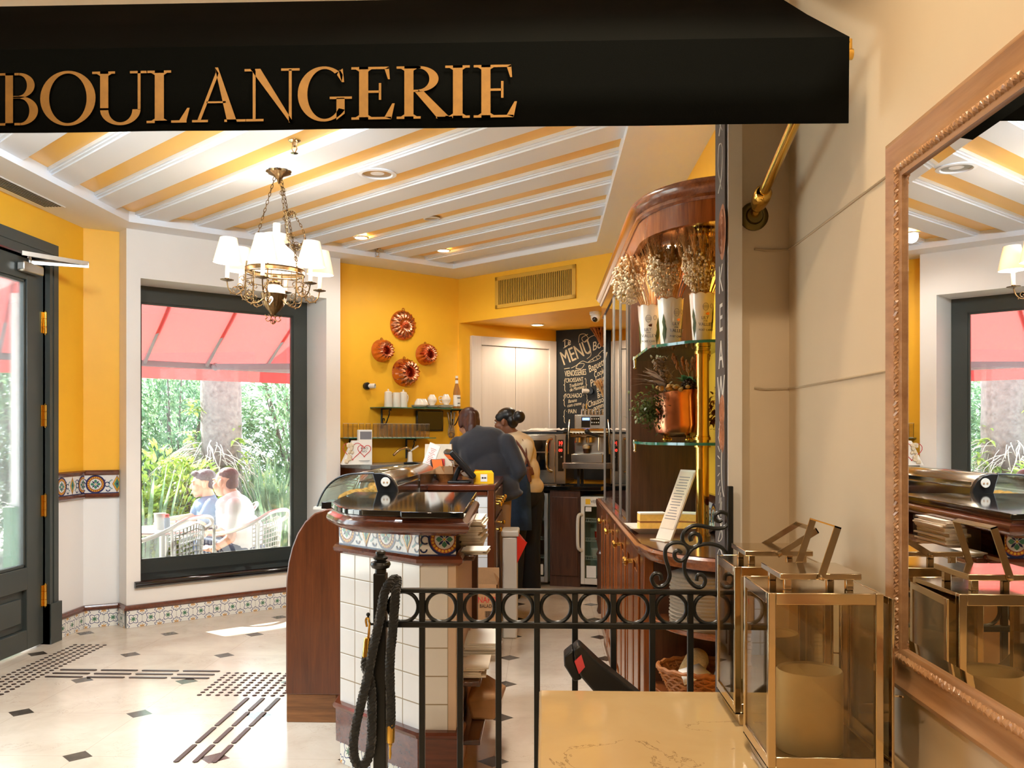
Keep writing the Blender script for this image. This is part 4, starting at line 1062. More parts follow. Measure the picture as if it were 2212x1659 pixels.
build('sliding_door', mb, glass_mat('frosted rear pane', (214, 220, 222), .16, .12), dc, w=True)
mb = MB(); mb.box(gx0-.01, -.76, YG0-.03, YG1, 1.022, 1.034); build('deck', mb, M['whitep'], dc, w=True)
mb = MB(); mb.box(on_y(697, 1083, 4.45).x, on_y(735, 1083, 4.45).x, 4.42, 4.60, 1.038, 1.072); build('ledge', mb, M['granite'], dc, w=True, bevel=.003)
mb = MB(); mb.box(gx1-.09, gx1+.03, YG0+.05, YG1-.05, 1.155, 1.16); build('glass_shelf', mb, M['glass_c'], dc, w=True)
def loaf(c, L, w, rot, label, m='bread'):
    b = MB()
    for i in range(7):
        k = (i-3)/3; b.ball((L/2*k, .012*(1-k*k), w*.36), (L*.13, w*.5*(1-.55*k*k), w*.42*(1-.4*k*k)), 12, 8)
    t = tag(build('pastry', b, M[m]), label, 'pastry', None); t.location = c; t.rotation_euler = (0, 0, rot)
loaf((-.99, 4.86, 1.034), .32, .10, 1.2, 'long golden pastry nearest the end glass of the display case')
loaf((-.92, 5.22, 1.034), .22, .11, .5, 'second golden pastry along the display case deck')
loaf((-1.02, 5.58, 1.034), .22, .11, 2.0, 'golden pastry in the middle of the display case')
loaf((-.93, 5.95, 1.034), .22, .11, .9, 'golden pastry at the far end of the display case')

# ------------------------------------------------------------------ cash counter behind the case
YC, XC1, ZCC = 5.83, -.318, 1.082
kc = thing('cash_counter', 'wood framed white tiled cash desk behind the display case', 'counter', (-.55, 6.4, 0))
mb = MB(); mb.wall((-.74, YC), (XC1-.04, YC), 0, 1.05, .012); build('tile_front', mb, tile_mat('cash desk tile', (226, 228, 230), (170, 160, 140), .107, .02, (0, .03)), kc, w=True)
mb = MB(); mb.box(XC1-.045, XC1, YC-.022, YC+.03, 0, ZCC); build('post', mb, M['mahog'], kc, w=True, bevel=.006)
mb = MB(); mb.box(-.75, XC1+.004, YC-.026, 7.05, 1.044, ZCC); mb.box(-.75, XC1-.045, YC-.012, YC, 1.01, 1.044); mb.box(-1.02, -.74, 6.36, 7.05, 1.044, ZCC-.0005); build('desk_top', mb, M['mahog_x'], kc, w=True, bevel=.006)
mb = MB(); mb.box(-.74, XC1-.012, YC+.002, 7.04, .02, 1.044); mb.box(-1.01, -.74, 6.37, 7.04, 0, 1.044); build('carcass', mb, M['mahog'], kc, w=True)
for i in range(2):
    dm = MB(); y0 = YC+.04+i*.5; dm.box(XC1-.012, XC1+.006, y0, y0+.49, .06, .84); d_ = build('door', dm, M['mahog'], kc, w=True, bevel=.005)
    dm2 = MB(); dm2.box(XC1-.012, XC1+.006, y0, y0+.49, .86, 1.03); dw = build('drawer', dm2, M['mahog'], kc, w=True, bevel=.005)
    for par, z, yy in ((d_, .78, y0+.1), (dw, .945, y0+.12), (dw, .945, y0+.36)):
        k = MB(); k.lathe([(.006, 0), (.006, .014), (.017, .02), (.018, .03), (.01, .036), (0, .037)], 12, axis_m((XC1+.006, yy, z), (1, 0, 0)))
        build('knob', k, M['brass'], par, w=True)
# things on and by the cash desk
mt = thing('pos_monitor', 'black tilted till monitor on the cash desk seen from behind', 'monitor', tuple(on_y(995, 1047, 6.05).to_tuple()[:2])+(ZCC,))
mb = MB(); T2 = Matrix.Translation((0, 0, .12)) @ Matrix.Rotation(radians(14), 4, 'Z') @ Matrix.Rotation(radians(-42), 4, 'Y')
mb.box(-.02, .018, -.15, .15, -.11, .13, T2); build('screen', mb, M['blackp'], mt, bevel=.012, seg=3)
mb = MB(); mb.box(-.024, -.019, -.135, .135, -.095, .115, T2); build('display', mb, M['blackg'], mt)
mb = MB(); mb.box(-.08, .07, -.09, .09, 0, .015); mb.bar((-.045, 0, .01), (-.01, 0, .1), .05, .03); build('foot', mb, M['blackp'], mt, bevel=.006)
p = on_y(1044, 1047, 6.0); yb = thing('tea_box', 'small open yellow card box on the corner of the cash desk', 'box', (p.x, 6.02, ZCC), .12)
mb = MB(); mb.box(-.065, .065, -.045, .045, 0, .068); mb.add([(-.065, -.045, .068), (.065, -.045, .068), (.05, -.02, .085), (-.06, -.03, .08)], [(0, 1, 2, 3)]); mb.add([(-.065, .045, .068), (.065, .045, .068), (.06, .03, .082), (-.055, .02, .088)], [(0, 1, 2, 3)]); build('carton', mb, M['yelbox'], yb)
mb = MB(); mb.box(-.022, .022, -.0465, -.045, .012, .06); mb.cur = 1
for dx in (-.008, .008): mb.lathe([(0, 0), (.006, 0), (.006, .001), (0, .001)], 8, axis_m((dx, -.0466, .036), (0, -1, 0)))
mb.box(-.018, .018, -.0475, -.0466, .035, .037); build('label_panel', mb, [M['paper'], M['blackp']], yb)
p = on_y(955, 1040, 6.15); bk = thing('wire_basket', 'wicker basket of brown sachets behind the till monitor', 'basket', (-.66, 6.2, ZCC))
mb = MB(); mb.lathe([(.06, 0), (.085, .05), (.09, .055), (.084, .05), (.058, .006), (0, .006)], 20); build('basket', mb, M['wicker'], bk)
for i in range(6):
    mb = MB(); mb.box(-.03, .03, -.004, .004, 0, .075, Matrix.Translation((-.04+.016*i, .01*(i % 3), .03)) @ Matrix.Rotation(.5*(i-3)/3, 4, 'Y')); build('sachet', mb, M[['kraft', 'wicker', 'paper2'][i % 3]], bk)
p = on_y(945, 1012, 6.45); ct = thing('card_terminal', 'black and orange card terminal leaning on the cash desk', 'card terminal', (-.76, 6.47, ZCC), .3)
mb = MB(); T2 = Matrix.Translation((0, 0, .075)) @ Matrix.Rotation(.75, 4, 'X'); mb.box(-.045, .045, -.09, .09, -.02, .02, T2); build('case', mb, M['blackp'], ct, bevel=.012, seg=3)
mb = MB(); mb.box(-.036, .036, -.03, .075, .0205, .023, T2); build('face', mb, M['orange'], ct)
mb = MB(); mb.box(-.04, .04, -.05, .05, 0, .05); build('cradle', mb, M['blackp'], ct, bevel=.01)
def menu_holder(name, label, loc, h, w, tilt, yaw, m='paper'):
    t = thing(name, label, 'menu card', loc, yaw); T2 = Matrix.Rotation(-tilt, 4, 'X')
    mb = MB(); mb.box(-w/2, w/2, -.003, .003, 0, h, T2); mb.box(-w/2, w/2, -.003, .10, 0, .004); build('stand', mb, M['whitep'], t, bevel=.001)
    mb = MB(); mb.box(-w/2+.004, w/2-.004, -.0042, -.0034, .008, h-.006, T2); build('card', mb, M[m], t)
    mb = MB(); q = random.Random(h)
    for k in range(int(h/.012)-4):
        ww = w*q.uniform(.25, .62); mb.box(-ww/2, ww/2, -.0052, -.0045, h-.04-k*.012, h-.037-k*.012, T2)
    build('print', mb, M['redink'] if m == 'paper' else M['awn_f'], t); return t
menu_holder('menu_stand', 'tall white tilted menu stand beside the till', (-.885, 6.60, ZCC), .27, .085, .0, .0)
mh = bpy.data.objects['menu_stand']; mh.rotation_euler = (0, radians(21), radians(-8))
wb_ = thing('carrier_bag', 'white paper bag with a red print behind the menu stand', 'bag', (-.80, 6.88, ZCC))
mb = MB(); mb.add([(-.11, -.05, 0), (.11, -.05, 0), (.11, .05, 0), (-.11, .05, 0), (-.1, -.03, .25), (.1, -.03, .25), (.1, .03, .25), (-.1, .03, .25)], [(0, 1, 5, 4), (1, 2, 6, 5), (2, 3, 7, 6), (3, 0, 4, 7), (0, 3, 2, 1)]); build('sack', mb, M['paper2'], wb_)
mb = MB(); mb.box(.01, .07, -.054, -.048, .03, .06); mb.box(.02, .05, -.05, -.044, .09, .14); build('print', mb, M['redink'], wb_)

# carton, bin, paper pack beside the cash desk
rp = paper_stack('paper_ream', 'white paper packs on the floor under the printed carton', (-.375, 5.66, 0), .09, .2, 9, .025, M['paper'], skew=.004)
cb = thing('cardboard_box', 'open brown cardboard carton with red lettering beside the cash desk', 'box', (-.36, 5.66, .226))
mb = MB(); bw, bh = .15, .26
mb.box(-bw/2, bw/2, -.12, -.115, 0, bh); mb.box(-bw/2, bw/2, .115, .12, 0, bh+.07); mb.box(-bw/2, -bw/2+.005, -.12, .12, 0, bh); mb.box(bw/2-.005, bw/2, -.12, .12, 0, bh); mb.box(-bw/2, bw/2, -.12, .12, 0, .005)
mb.add([(bw/2, -.12, bh), (bw/2, .12, bh), (bw/2-.03, .0, bh+.06)], [(0, 1, 2)])
build('carton', mb, M['kraft'], cb)
mb = MB(); TT = lambda x, z: Matrix.Translation((x, -.1205, z)) @ Matrix.Rotation(pi/2, 4, 'X')
mb.text('NAPO', .052, TT(.012, .165), sx=.8); mb.cur = 1; mb.text('BALADO', .03, TT(.014, .128), sx=.8)
for i in range(12): mb.box(.0+i*.0045, .002+i*.0045+(i % 3)*.0008, -.1215, -.1205, .06, .098)
for i in range(6): mb.box(-.06+.02*i, -.05+.02*i, -.1215, -.1205, .205, .209)
build('lettering', mb, [M['redink'], M['blackp']], cb)
bn = thing('waste_bin', 'tall white plastic waste bin with a red bag by the cash desk', 'bin', (-.235, 6.35, 0))
mb = MB(); mb.prism([(-.05, -.12), (.05, -.12), (.05, .12), (-.05, .12)], 0, .70); build('body', mb, M['whitep'], bn, bevel=.012)
mb = MB(); mb.box(-.058, .062, -.13, .13, .70, .745); build('lid', mb, M['whitep'], bn, bevel=.012, seg=3)
mb = MB(); mb.add([(.05, -.125, .71), (.05, .12, .71), (.11, .1, .64), (.12, -.09, .66), (.08, -.12, .58), (.07, .05, .57), (.052, -.1, .52)], [(0, 1, 2, 3), (3, 2, 5, 4), (4, 5, 6)]); mb.add([(.05, -.126, .71), (.12, -.09, .66), (.08, -.12, .58), (.05, -.126, .52)], [(0, 1, 2, 3)]); build('bag', mb, M['redbag'], bn)
# ------------------------------------------------------------------ counter along the yellow wall
def onW(u, v, o): return on_pl(u, v, WP(0, o, 0), N2)
def sW(p): return (p-P0).dot(A2)
BZ = 1.155
bc = thing('sink_counter', 'wood fronted counter with grey stone top below the glass shelves', 'counter', tuple(WP(2.4, YO-.28, 0)))
mb = MB(); wbox(mb, SE+.05, 3.05, YO-.56, YO-.002, BZ-.035, BZ); build('stone_top', mb, mat('grey stone worktop', (120, 118, 116), .25, var=.1, vs=40), bc, w=True, bevel=.004)
mb = MB(); wbox(mb, SE+.07, 3.03, YO-.53, YO-.004, 0, BZ-.035); build('carcass', mb, M['mahog'], bc, w=True)
fs = 2.42; fa = thing('faucet', 'chrome swan neck tap on the counter by the yellow wall', 'tap', tuple(WP(fs, YO-.22, BZ)))
mb = MB(); mb.tube(cat_rom([(0, 0, 0), (0, 0, .09), (-.02, -.03, .13), (-.07, -.1, .12), (-.12, -.16, .07)], 6), .011, 10); build('spout', mb, M['nickel'], fa)
mb = MB(); mb.lathe([(.03, 0), (.022, .02), (.02, .09), (.012, .1), (0, .1)], 14); build('base', mb, M['whitep'], fa); mb = MB(); mb.bar((0, 0, .1), (.07, .03, .15), .012, .012); build('lever', mb, M['whitep'], fa)
# heart box
p = onW(768, 1002, YO-.36); hbx = thing('treat_box', 'white slanted sweet box with red hearts on the wall counter', 'box', (p.x, p.y, BZ), AA-radians(25))
mb = MB(); xz = [(-.12, 0), (.13, 0), (.13, .29), (.02, .29), (.02, .2), (-.03, .2)]
mb.add([(x, -.07, z) for x, z in xz]+[(x, .07, z) for x, z in xz], [(5, 4, 3, 2, 1, 0), (6, 7, 8, 9, 10, 11)]+[(i, (i+1) % 6, 6+(i+1) % 6, 6+i) for i in range(6)]); build('carton', mb, M['paper'], hbx, bevel=.002)
mb = MB(); mb.box(.03, .125, -.0715, -.0702, .21, .275); build('window_panel', mb, M['awn_f'], hbx)
def heart(c, s, n=26): return [Vector((c[0]+s*.062*16*sin(t)**3, c[1], c[2]+s*.062*(13*cos(t)-5*cos(2*t)-2*cos(3*t)-cos(4*t)))) for t in [2*pi*i/n for i in range(n)]]
mb = MB(); mb.tube(heart((.065, -.0715, .12), .055), .003, 5, True); mb.tube(heart((-.03, -.0715, .12), .08), .003, 5, True); build('heart', mb, M['redink'], hbx)
mb = MB(); T2 = lambda x, z: Matrix.Translation((x, -.0708, z)) @ Matrix.Rotation(pi/2, 4, 'X'); mb.text('KIBO', .026, T2(.065, .135)); mb.text('NO', .026, T2(.065, .11)); mb.box(.02, .11, -.0712, -.0705, .03, .033); mb.box(.03, .1, -.0712, -.0705, .022, .024)
build('lettering', mb, M['blackp'], hbx)
mb = MB(); q = random.Random(2)
for i in range(22): mb.ball((-.06+.06*q.random()-.03, -.07-.004, .02+.15*q.random()), .014, 7, 5)
build('popcorn_print', mb, M['gyps'], hbx)

# two glass wall shelves on scrolled iron brackets
def shelf(name, label, s0, s1, z, ss):
    t = thing(name, label, 'shelf', tuple(WP((s0+s1)/2, YO, z)))
    mb = MB(); wbox(mb, s0, s1, YO-.20, YO-.002, z-.008, z); build('glass_board', mb, M['glass_e'], t, w=True)
    for s in ss:
        mb = MB(); up = [(.0, -.008), (0, -.17)]
        mb.tube([WP(s, YO-.012, z-.01), WP(s, YO-.012, z-.19)], .009, 6); mb.tube([WP(s, YO-.012, z-.014), WP(s, YO-.17, z-.014)], .006, 6)
        c = [(YO-.165, -.03), (YO-.15, -.02), (YO-.135, -.035), (YO-.14, -.055), (YO-.12, -.09), (YO-.085, -.14), (YO-.05, -.155), (YO-.025, -.135), (YO-.03, -.105), (YO-.05, -.10), (YO-.058, -.118)]
        mb.tube(cat_rom([WP(s, a, z+b) for a, b in c], 4), .0055, 6); build('bracket', mb, M['black_m'], t, w=True)
    return t
shelf('glass_shelf', 'upper glass wall shelf holding white cups and pitchers', 2.14, 3.16, 1.648, (2.256, 3.03))
shelf('glass_shelf', 'lower glass wall shelf holding a row of tumblers', 1.84, 2.72, 1.378, (1.93, 2.52))
def put(name, label, cat, s, o, z, rot=0, group=None): return thing(name, label, cat, tuple(WP(s, YO-o, z)), rot, group)
# white pitchers
pl = ('white lidded pitcher at the left end of the upper glass shelf', 'middle white pitcher without a lid on the upper glass shelf', 'white lidded pitcher beside the upturned cups')
for i, s in enumerate((2.275, 2.36, 2.435)):
    t = put('pitcher', pl[i], 'pitcher', s, .09, 1.648, AA+.3, 'white pitchers on the upper glass shelf')
    mb = MB(); mb.lathe([(0, 0), (.036, 0), (.038, .006), (.034, .12), (.035, .135), (.032, .135), (.03, .02), (0, .02)], 20); build('body', mb, M['porc'], t)
    mb = MB(); mb.tube(cat_rom([(.033, 0, .115), (.06, 0, .115), (.065, 0, .085), (.05, 0, .045), (.034, 0, .03)], 5), .006, 8); build('handle', mb, M['porc'], t)
    if i != 1: mb = MB(); mb.lathe([(.034, .135), (.02, .145), (.006, .147), (.009, .16), (0, .166)], 16); build('lid', mb, M['porc'], t)
# saucers and cups
k = 0
cl = ['tipped white cup at the left of the cups on the upper shelf', 'white cup lying behind the left cup of the upper shelf', 'lower white cup of the middle pair', 'upper white cup of the middle pair', 'lower white cup of the right pair', 'upper white cup of the right pair beside the bottle']
for i, (s, n, lab) in enumerate(((2.60, 3, 'left saucer stack under the tipped cups'), (2.745, 3, 'middle saucer stack under the paired cups'), (2.905, 4, 'right saucer stack beside the syrup bottle'))):
    for j in range(n):
        t = put('saucer', ['lowest', 'second', 'third', 'topmost'][j]+' saucer of the '+lab, 'saucer', s, .1, 1.648+.0075*j, 0, 'saucers on the upper glass shelf')
        build('plate', MB().lathe([(0, 0), (.035, 0), (.07, .009), (.075, .012), (.07, .013), (.035, .005), (0, .005)], 24), M['porc'], t)
    z = 1.648+.0075*(n-1)+.012
    for j in range(2):
        t = put('cup', cl[k], 'cup', s+(.05 if (i == 0 and j) else .0), .1, z+(0 if i == 0 else .042*j), AA+.5*j+i, 'white cups on the upper glass shelf'); k += 1
        R_ = Matrix.Rotation(pi if i == 0 or j else 0, 4, 'X'); T2 = Matrix.Translation((0, 0, .058 if (i == 0 or j) else 0)) @ R_
        mb = MB(); mb.lathe([(0, 0), (.022, 0), (.024, .006), (.04, .03), (.046, .055), (.043, .056), (.036, .03), (.02, .01), (0, .01)], 22, T2); build('bowl', mb, M['porc'], t)
        mb = MB(); mb.tube(cat_rom([(.04, 0, .046), (.065, 0, .048), (.062, 0, .024), (.034, 0, .02)], 5), .0045, 7, T=T2); build('handle', mb, M['porc'], t)
t = put('syrup_bottle', 'clear syrup bottle with a white label at the end of the upper shelf', 'bottle', 3.03, .1, 1.648, AA)
mb = MB(); mb.lathe([(0, .002), (.031, .002), (.034, .01), (.034, .15), (.03, .18), (.015, .235), (.013, .29), (0, .29)], 20); build('glass_body', mb, mat('amber clear syrup', (206, 150, 84), .08, trans=.5), t)
mb = MB(); mb.lathe([(.0345, .025), (.0345, .13)], 20, caps=False); mb.lathe([(.0155, .24), (.0148, .27)], 16, caps=False); build('label_band', mb, M['paper'], t)
mb = MB(); mb.lathe([(.014, .29), (.014, .312), (0, .314)], 14); build('cap', mb, M['porc'], t)
mb = MB(); mb.box(-.02, .02, -.0358, -.035, .10, .108); mb.box(-.015, .012, -.0358, -.035, .05, .056); build('lettering', mb, M['blackp'], t)
# tumblers
for i, s in enumerate([1.86, 1.91, 1.955, 2.02, 2.085, 2.16, 2.205, 2.25, 2.30, 2.35, 2.40, 2.45, 2.50, 2.55, 2.60, 2.655]):
    for j in range(2 if i > 4 else 1):
        t = put('tumbler', 'clear straight tumbler in the row on the lower glass shelf', 'glass', s+.012*j, .06+.075*j, 1.378, 0, 'tumblers on the lower glass shelf')
        mb = MB(); mb.lathe([(0, .004), (.020, .004), (.0225, .124)], 14); build('tumbler_wall', mb, M['glass_t'], t)
        mb = MB(); mb.ring((0, 0, .124), .0224, .0011, 16, 4); build('rim', mb, M['glass_r'], t); mb = MB(); mb.lathe([(0, 0), (.0195, 0), (.0195, .006), (0, .006)], 14); build('base', mb, M['glass_r'], t)
# copper moulds
def mould(label, s, z, R, dp, nf, tw, hole=True):
    t = thing('copper_mould', label, 'cake mould', tuple(WP(s, YO-.002, z)), 0, 'copper cake moulds on the yellow wall')
    M4 = frame(Vector((0, 0, 0)), A2, Vector((0, 0, 1)), N2)
    pr = [(R*1.02, 0), (R, .006), (R*.96, .014), (R*.95, dp*.35), (R*.86, dp*.6), (R*.72, dp*.9), (R*.55, dp), (R*.40, dp*.92), (R*.28, dp*.7), (R*.24, dp*.3), (R*.22, .02), (0, .02)] if hole else \
         [(R*1.02, 0), (R, .006), (R*.98, .012), (R*.9, dp*.5), (R*.72, dp*.85), (R*.5, dp*.95), (R*.36, dp*.78), (R*.25, dp*.75), (R*.16, dp*.95), (R*.1, dp), (0, dp)]
    def md(r_, z_, a, j):
        k = 0 if j < 3 else (1 if j < 9 else .4); f = 1+.07*k*cos(nf*(a+tw*z_/dp)); return r_*f, z_*(1+.05*k*cos(nf*(a+tw*z_/dp)))
    build('pan', MB().lathe(pr, nf*8, M4, md), M['copper'], t)
    mb = MB(); mb.ring((0, R*1.06, .008), R*.1, .003, 14, 6, M4); build('hanging_ring', mb, M['copper'], t)
mould('fluted round copper mould topmost of the four on the yellow wall', 2.488, 2.405, .135, .06, 18, .25, False)
mould('copper ring mould hanging left of the four on the yellow wall', 2.256, 2.158, .10, .115, 14, .2)
mould('copper ring mould hanging right of the four on the yellow wall', 2.73, 2.151, .10, .115, 16, .2)
mould('large swirled copper ring mould lowest of the four on the wall', 2.498, 1.973, .125, .135, 14, .9)
# small wall spotlight, black screen, whisks
t = put('wall_spotlight', 'small black and cream spotlight on the yellow wall left of the moulds', 'spotlight', 2.10, 0, 1.836)
mb = MB(); MM = frame(Vector((0, 0, 0)), A2, Vector((0, 0, 1)), N2); mb.lathe([(.032, 0), (.032, .03), (.02, .035), (0, .035)], 18, MM); build('mount', mb, M['blackp'], t)
mb = MB(); M5 = MM @ Matrix.Rotation(.7, 4, 'Y'); mb.lathe([(.022, .02), (.022, .085), (.018, .085), (.018, .07), (0, .07)], 16, M5); build('head', mb, M['whitep'], t); mb = MB(); mb.lathe([(0, .078), (.0175, .078)], 14, M5, caps=False); build('lens', mb, M['blackg'], t)
t = put('wall_tablet', 'black glossy tablet screen hung under the upper glass shelf', 'screen', 2.775, .02, 1.44)
mb = MB(); wbox(mb, 2.625, 2.925, YO-.03, YO-.003, 1.44, 1.63); build('bezel', mb, M['blackp'], t, w=True, bevel=.005); mb = MB(); wbox(mb, 2.635, 2.915, YO-.032, YO-.0302, 1.45, 1.62); build('display', mb, M['blackg'], t, w=True)
for i in range(3):
    t = put('whisk', ['steel whisk nearest the tablet in the hanging bunch', 'middle steel whisk of the hanging bunch', 'steel whisk farthest from the tablet in the hanging bunch'][i], 'whisk', 2.965+.03*i, .05+.012*i, 1.61, 0, 'whisks hanging by the tablet')
    mb = MB(); T2 = Matrix.Rotation((i-1)*.12, 4, 'Y'); mb.lathe([(.005, 0), (.008, -.1), (.006, -.11)], 10, T2); mb.ring((0, 0, .004), .008, .002, 10, 5, T2 @ Matrix.Rotation(pi/2, 4, 'X')); build('grip', mb, M['steel'], t)
    mb = MB()
    for q in range(6):
        a = pi*q/6; mb.tube([Vector((r_*cos(a), r_*sin(a), z_)) for r_, z_ in ((.004, -.11), (.018, -.16), (.027, -.205), (.018, -.232), (0, -.238), (-.018, -.232), (-.027, -.205), (-.018, -.16), (-.004, -.11))], .0012, 4, T=T2)
    build('wires', mb, M['steel'], t)

# soffit: dome camera, downlights
def downlight(label, loc, R=.055, lit=True, watts=0, col=(1, .86, .68), soft=.05, aim=None, cone=164):
    t = thing('downlight', label, 'ceiling light', loc)
    build('bezel', MB().lathe([(R*1.35, 0), (R*1.38, -.006), (R*1.1, -.009), (R, 0)], 28, caps=False), M['ceil'], t)
    build('lens', MB().lathe([(R*1.02, -.002), (R*.5, .0), (0, .001)], 24, caps=False), M['lamp'] if lit else M['alu'], t)
    if watts:
        l = bpy.data.lights.new('downlight_lamp', 'SPOT'); l.energy = watts; l.color = col; l.spot_size = radians(cone); l.spot_blend = .6; l.shadow_soft_size = soft
        o = bpy.data.objects.new('downlight_lamp', l); COL.objects.link(o); o.parent = t; o.location = (0, 0, -.03)
        if aim: o.rotation_euler = Vector(aim).to_track_quat('-Z', 'Y').to_euler()
    return t
p = on_z(1161, 701, SZ); downlight('small downlight under the yellow soffit', (p.x, p.y, SZ), .05, True, 9)
t = thing('security_camera', 'white dome security camera under the yellow soffit', 'camera', tuple(on_z(1287, 674, SZ)))
build('base', MB().lathe([(0, 0), (.055, 0), (.055, -.02), (.05, -.03), (0, -.03)], 24), M['whitep'], t); mb = MB(); mb.ball((0, 0, -.045), .045, 18, 12); build('dome', mb, M['whitep'], t); mb = MB(); mb.ball((-.008, -.022, -.064), .026, 14, 8); build('lens', mb, M['blackg'], t)

# ------------------------------------------------------------------ menu chalkboard
bd = thing('menu_chalkboard', 'black chalkboard menu with cream chalk lettering on the back wall', 'chalkboard', tuple(KP(.3, 0, .95)))
mb = MB(); bbox(mb, KP, .015, .62, .003, .018, .95, 2.476); build('board', mb, M['chalkb'], bd, w=True)
mb = MB(); bbox(mb, KP, .62, .65, .002, .03, .95, 2.476); build('edge', mb, M['blackp'], bd, w=True)
mb = MB()
def KT(s, z, rot=0): return frame(KP(s, .0192, z), K2*cos(rot)+Vector((0, 0, 1))*sin(rot), Vector((0, 0, 1))*cos(rot)-K2*sin(rot), KN)
def chk(u, v): p = on_pl(u, v, KP(0, .019, 0), KN); return (p-K0).dot(K2), p.z
def ct_(txt, u, v, size, rot=.1, shear=0, sx=1): s, z = chk(u, v); mb.text(txt, size, KT(s, z, rot), shear, .0006, 'CENTER', sx)
def cl_(pts, r=.0032): mb.tube(cat_rom([KP(*((lambda q: (q[0], .0195, q[1]))(chk(u, v)))) for u, v in pts], 5), r, 5)
ct_('MENU', 1244, 763, .205, .36, 0, .62); ct_('MENU', 1244.6, 763, .205, .36, 0, .62)
ct_('VIENOISSERIES', 1243, 806, .085, .05, 0, .44); ct_('· CROISSANT ·', 1241, 821, .062, .05, 0, .6); ct_('· FOLHADO ·', 1239, 855, .062, .02, 0, .65); ct_('· PAIN', 1234, 889, .062, .0, 0, .7)
ct_('Tradicional', 1244, 831, .05, .2, .4, .7); ct_('de Manteiga', 1246, 839, .05, .2, .4, .7); ct_('Banana', 1236, 866, .05, .15, .4, .7); ct_('com creme', 1240, 874, .05, .15, .4, .7)
ct_('Le', 1224, 741, .11, .3, .4, .8); ct_('Boula', 1298, 743, .12, .3, .4, .8); ct_('Baguette', 1290, 789, .10, .42, .4, .62); ct_('Cookies', 1298, 804, .085, .4, .4, .6)
ct_('Palmier', 1292, 822, .10, .35, .4, .65); ct_('Brioche', 1302, 838, .08, .3, .4, .6); ct_('Brownie', 1304, 851, .075, .3, .4, .6); ct_('Chausson', 1288, 868, .085, .32, .4, .62); ct_('pomme', 1294, 878, .07, .32, .4, .62)
cl_([(1216, 738), (1222, 733), (1232, 738), (1224, 748), (1217, 752)]); cl_([(1250, 740), (1252, 724), (1264, 722), (1271, 733), (1262, 739), (1257, 730), (1270, 722)]); cl_([(1262, 739), (1275, 728), (1290, 722)])
cl_([(1292, 767), (1302, 757), (1314, 757), (1308, 767), (1303, 760)]); cl_([(1268, 775), (1276, 768), (1276, 758), (1271, 760)])
cl_([(1234, 795), (1244, 790), (1258, 780), (1270, 783), (1288, 778), (1298, 771), (1290, 769), (1276, 778), (1270, 783)]); cl_([(1244, 795), (1250, 786), (1262, 786), (1256, 796), (1244, 796)]); cl_([(1280, 776), (1283, 780)]); cl_([(1288, 772), (1291, 776)])
cl_([(1219, 797), (1231, 795)], .004)
for v0, v1, ua, ub in ((817, 846, 1222, 1264), (851, 878, 1221, 1266), (885, 914, 1221, 1266)):
    m_ = (v0+v1)/2; cl_([(ua, v0), (ua-2, v0+4), (ua-2, m_-2), (ua-4, m_), (ua-2, m_+2), (ua-2, v1-4), (ua, v1)])
    if v0 < 880: cl_([(ub, v0), (ub+2, v0+4), (ub+2, m_-2), (ub+4, m_), (ub+2, m_+2), (ub+2, v1-4), (ub, v1)])
build('chalk_lettering', mb, M['chalk'], bd, w=True, smooth=False)
p = chk(1269, 845); t = thing('chalkboard_spotlight', 'small black and white spotlight on the menu chalkboard', 'spotlight', tuple(KP(p[0]+.04, .018, p[1])))
MM = frame(Vector((0, 0, 0)), K2, Vector((0, 0, 1)), KN); build('mount', MB().lathe([(.034, 0), (.034, .03), (0, .034)], 16, MM), M['blackp'], t); build('head', MB().lathe([(.024, .01), (.024, .09), (.014, .09), (.014, .07), (0, .07)], 16, MM @ Matrix.Rotation(-.9, 4, 'Y')), M['whitep'], t)

# ------------------------------------------------------------------ back counter, oven, coffee machine, fridges
# counter front line from the corner of the aisle, parallel to the view of the oven front
FZ = 0.93
fa0, fa1 = on_z(1120, 1262, 0), on_z(1330, 1272, 0); fa0.z = fa1.z = 0
FD = (fa1-fa0).normalized(); FN = Vector((FD.y, -FD.x, 0))
def FP(s, o, z): return fa0+FD*s+FN*o+Vector((0, 0, z))           # o toward the room
def sF(u): return (on_pl(u, 1000, fa0, FN)-fa0).dot(FD)
bk = thing('back_counter', 'dark wood back counter with black top under the oven and coffee machine', 'counter', tuple(FP(.4, -.3, 0)))
mb = MB(); bbox(mb, FP, sF(1118), sF(1300), -.44, .03, FZ-.04, FZ); build('granite_top', mb, M['granite'], bk, w=True, bevel=.005)
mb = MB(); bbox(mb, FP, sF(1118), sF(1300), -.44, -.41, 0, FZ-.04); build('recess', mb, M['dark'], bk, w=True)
mb = MB(); bbox(mb, FP, sF(1188), sF(1253), -.40, 0, .0, FZ-.04); cab = build('carcass', mb, M['walnut'], bk, w=True)
mb = MB(); bbox(mb, FP, sF(1192), sF(1249), 0, .018, .1, FZ-.1); build('door', mb, M['walnut'], bk, w=True, bevel=.006)
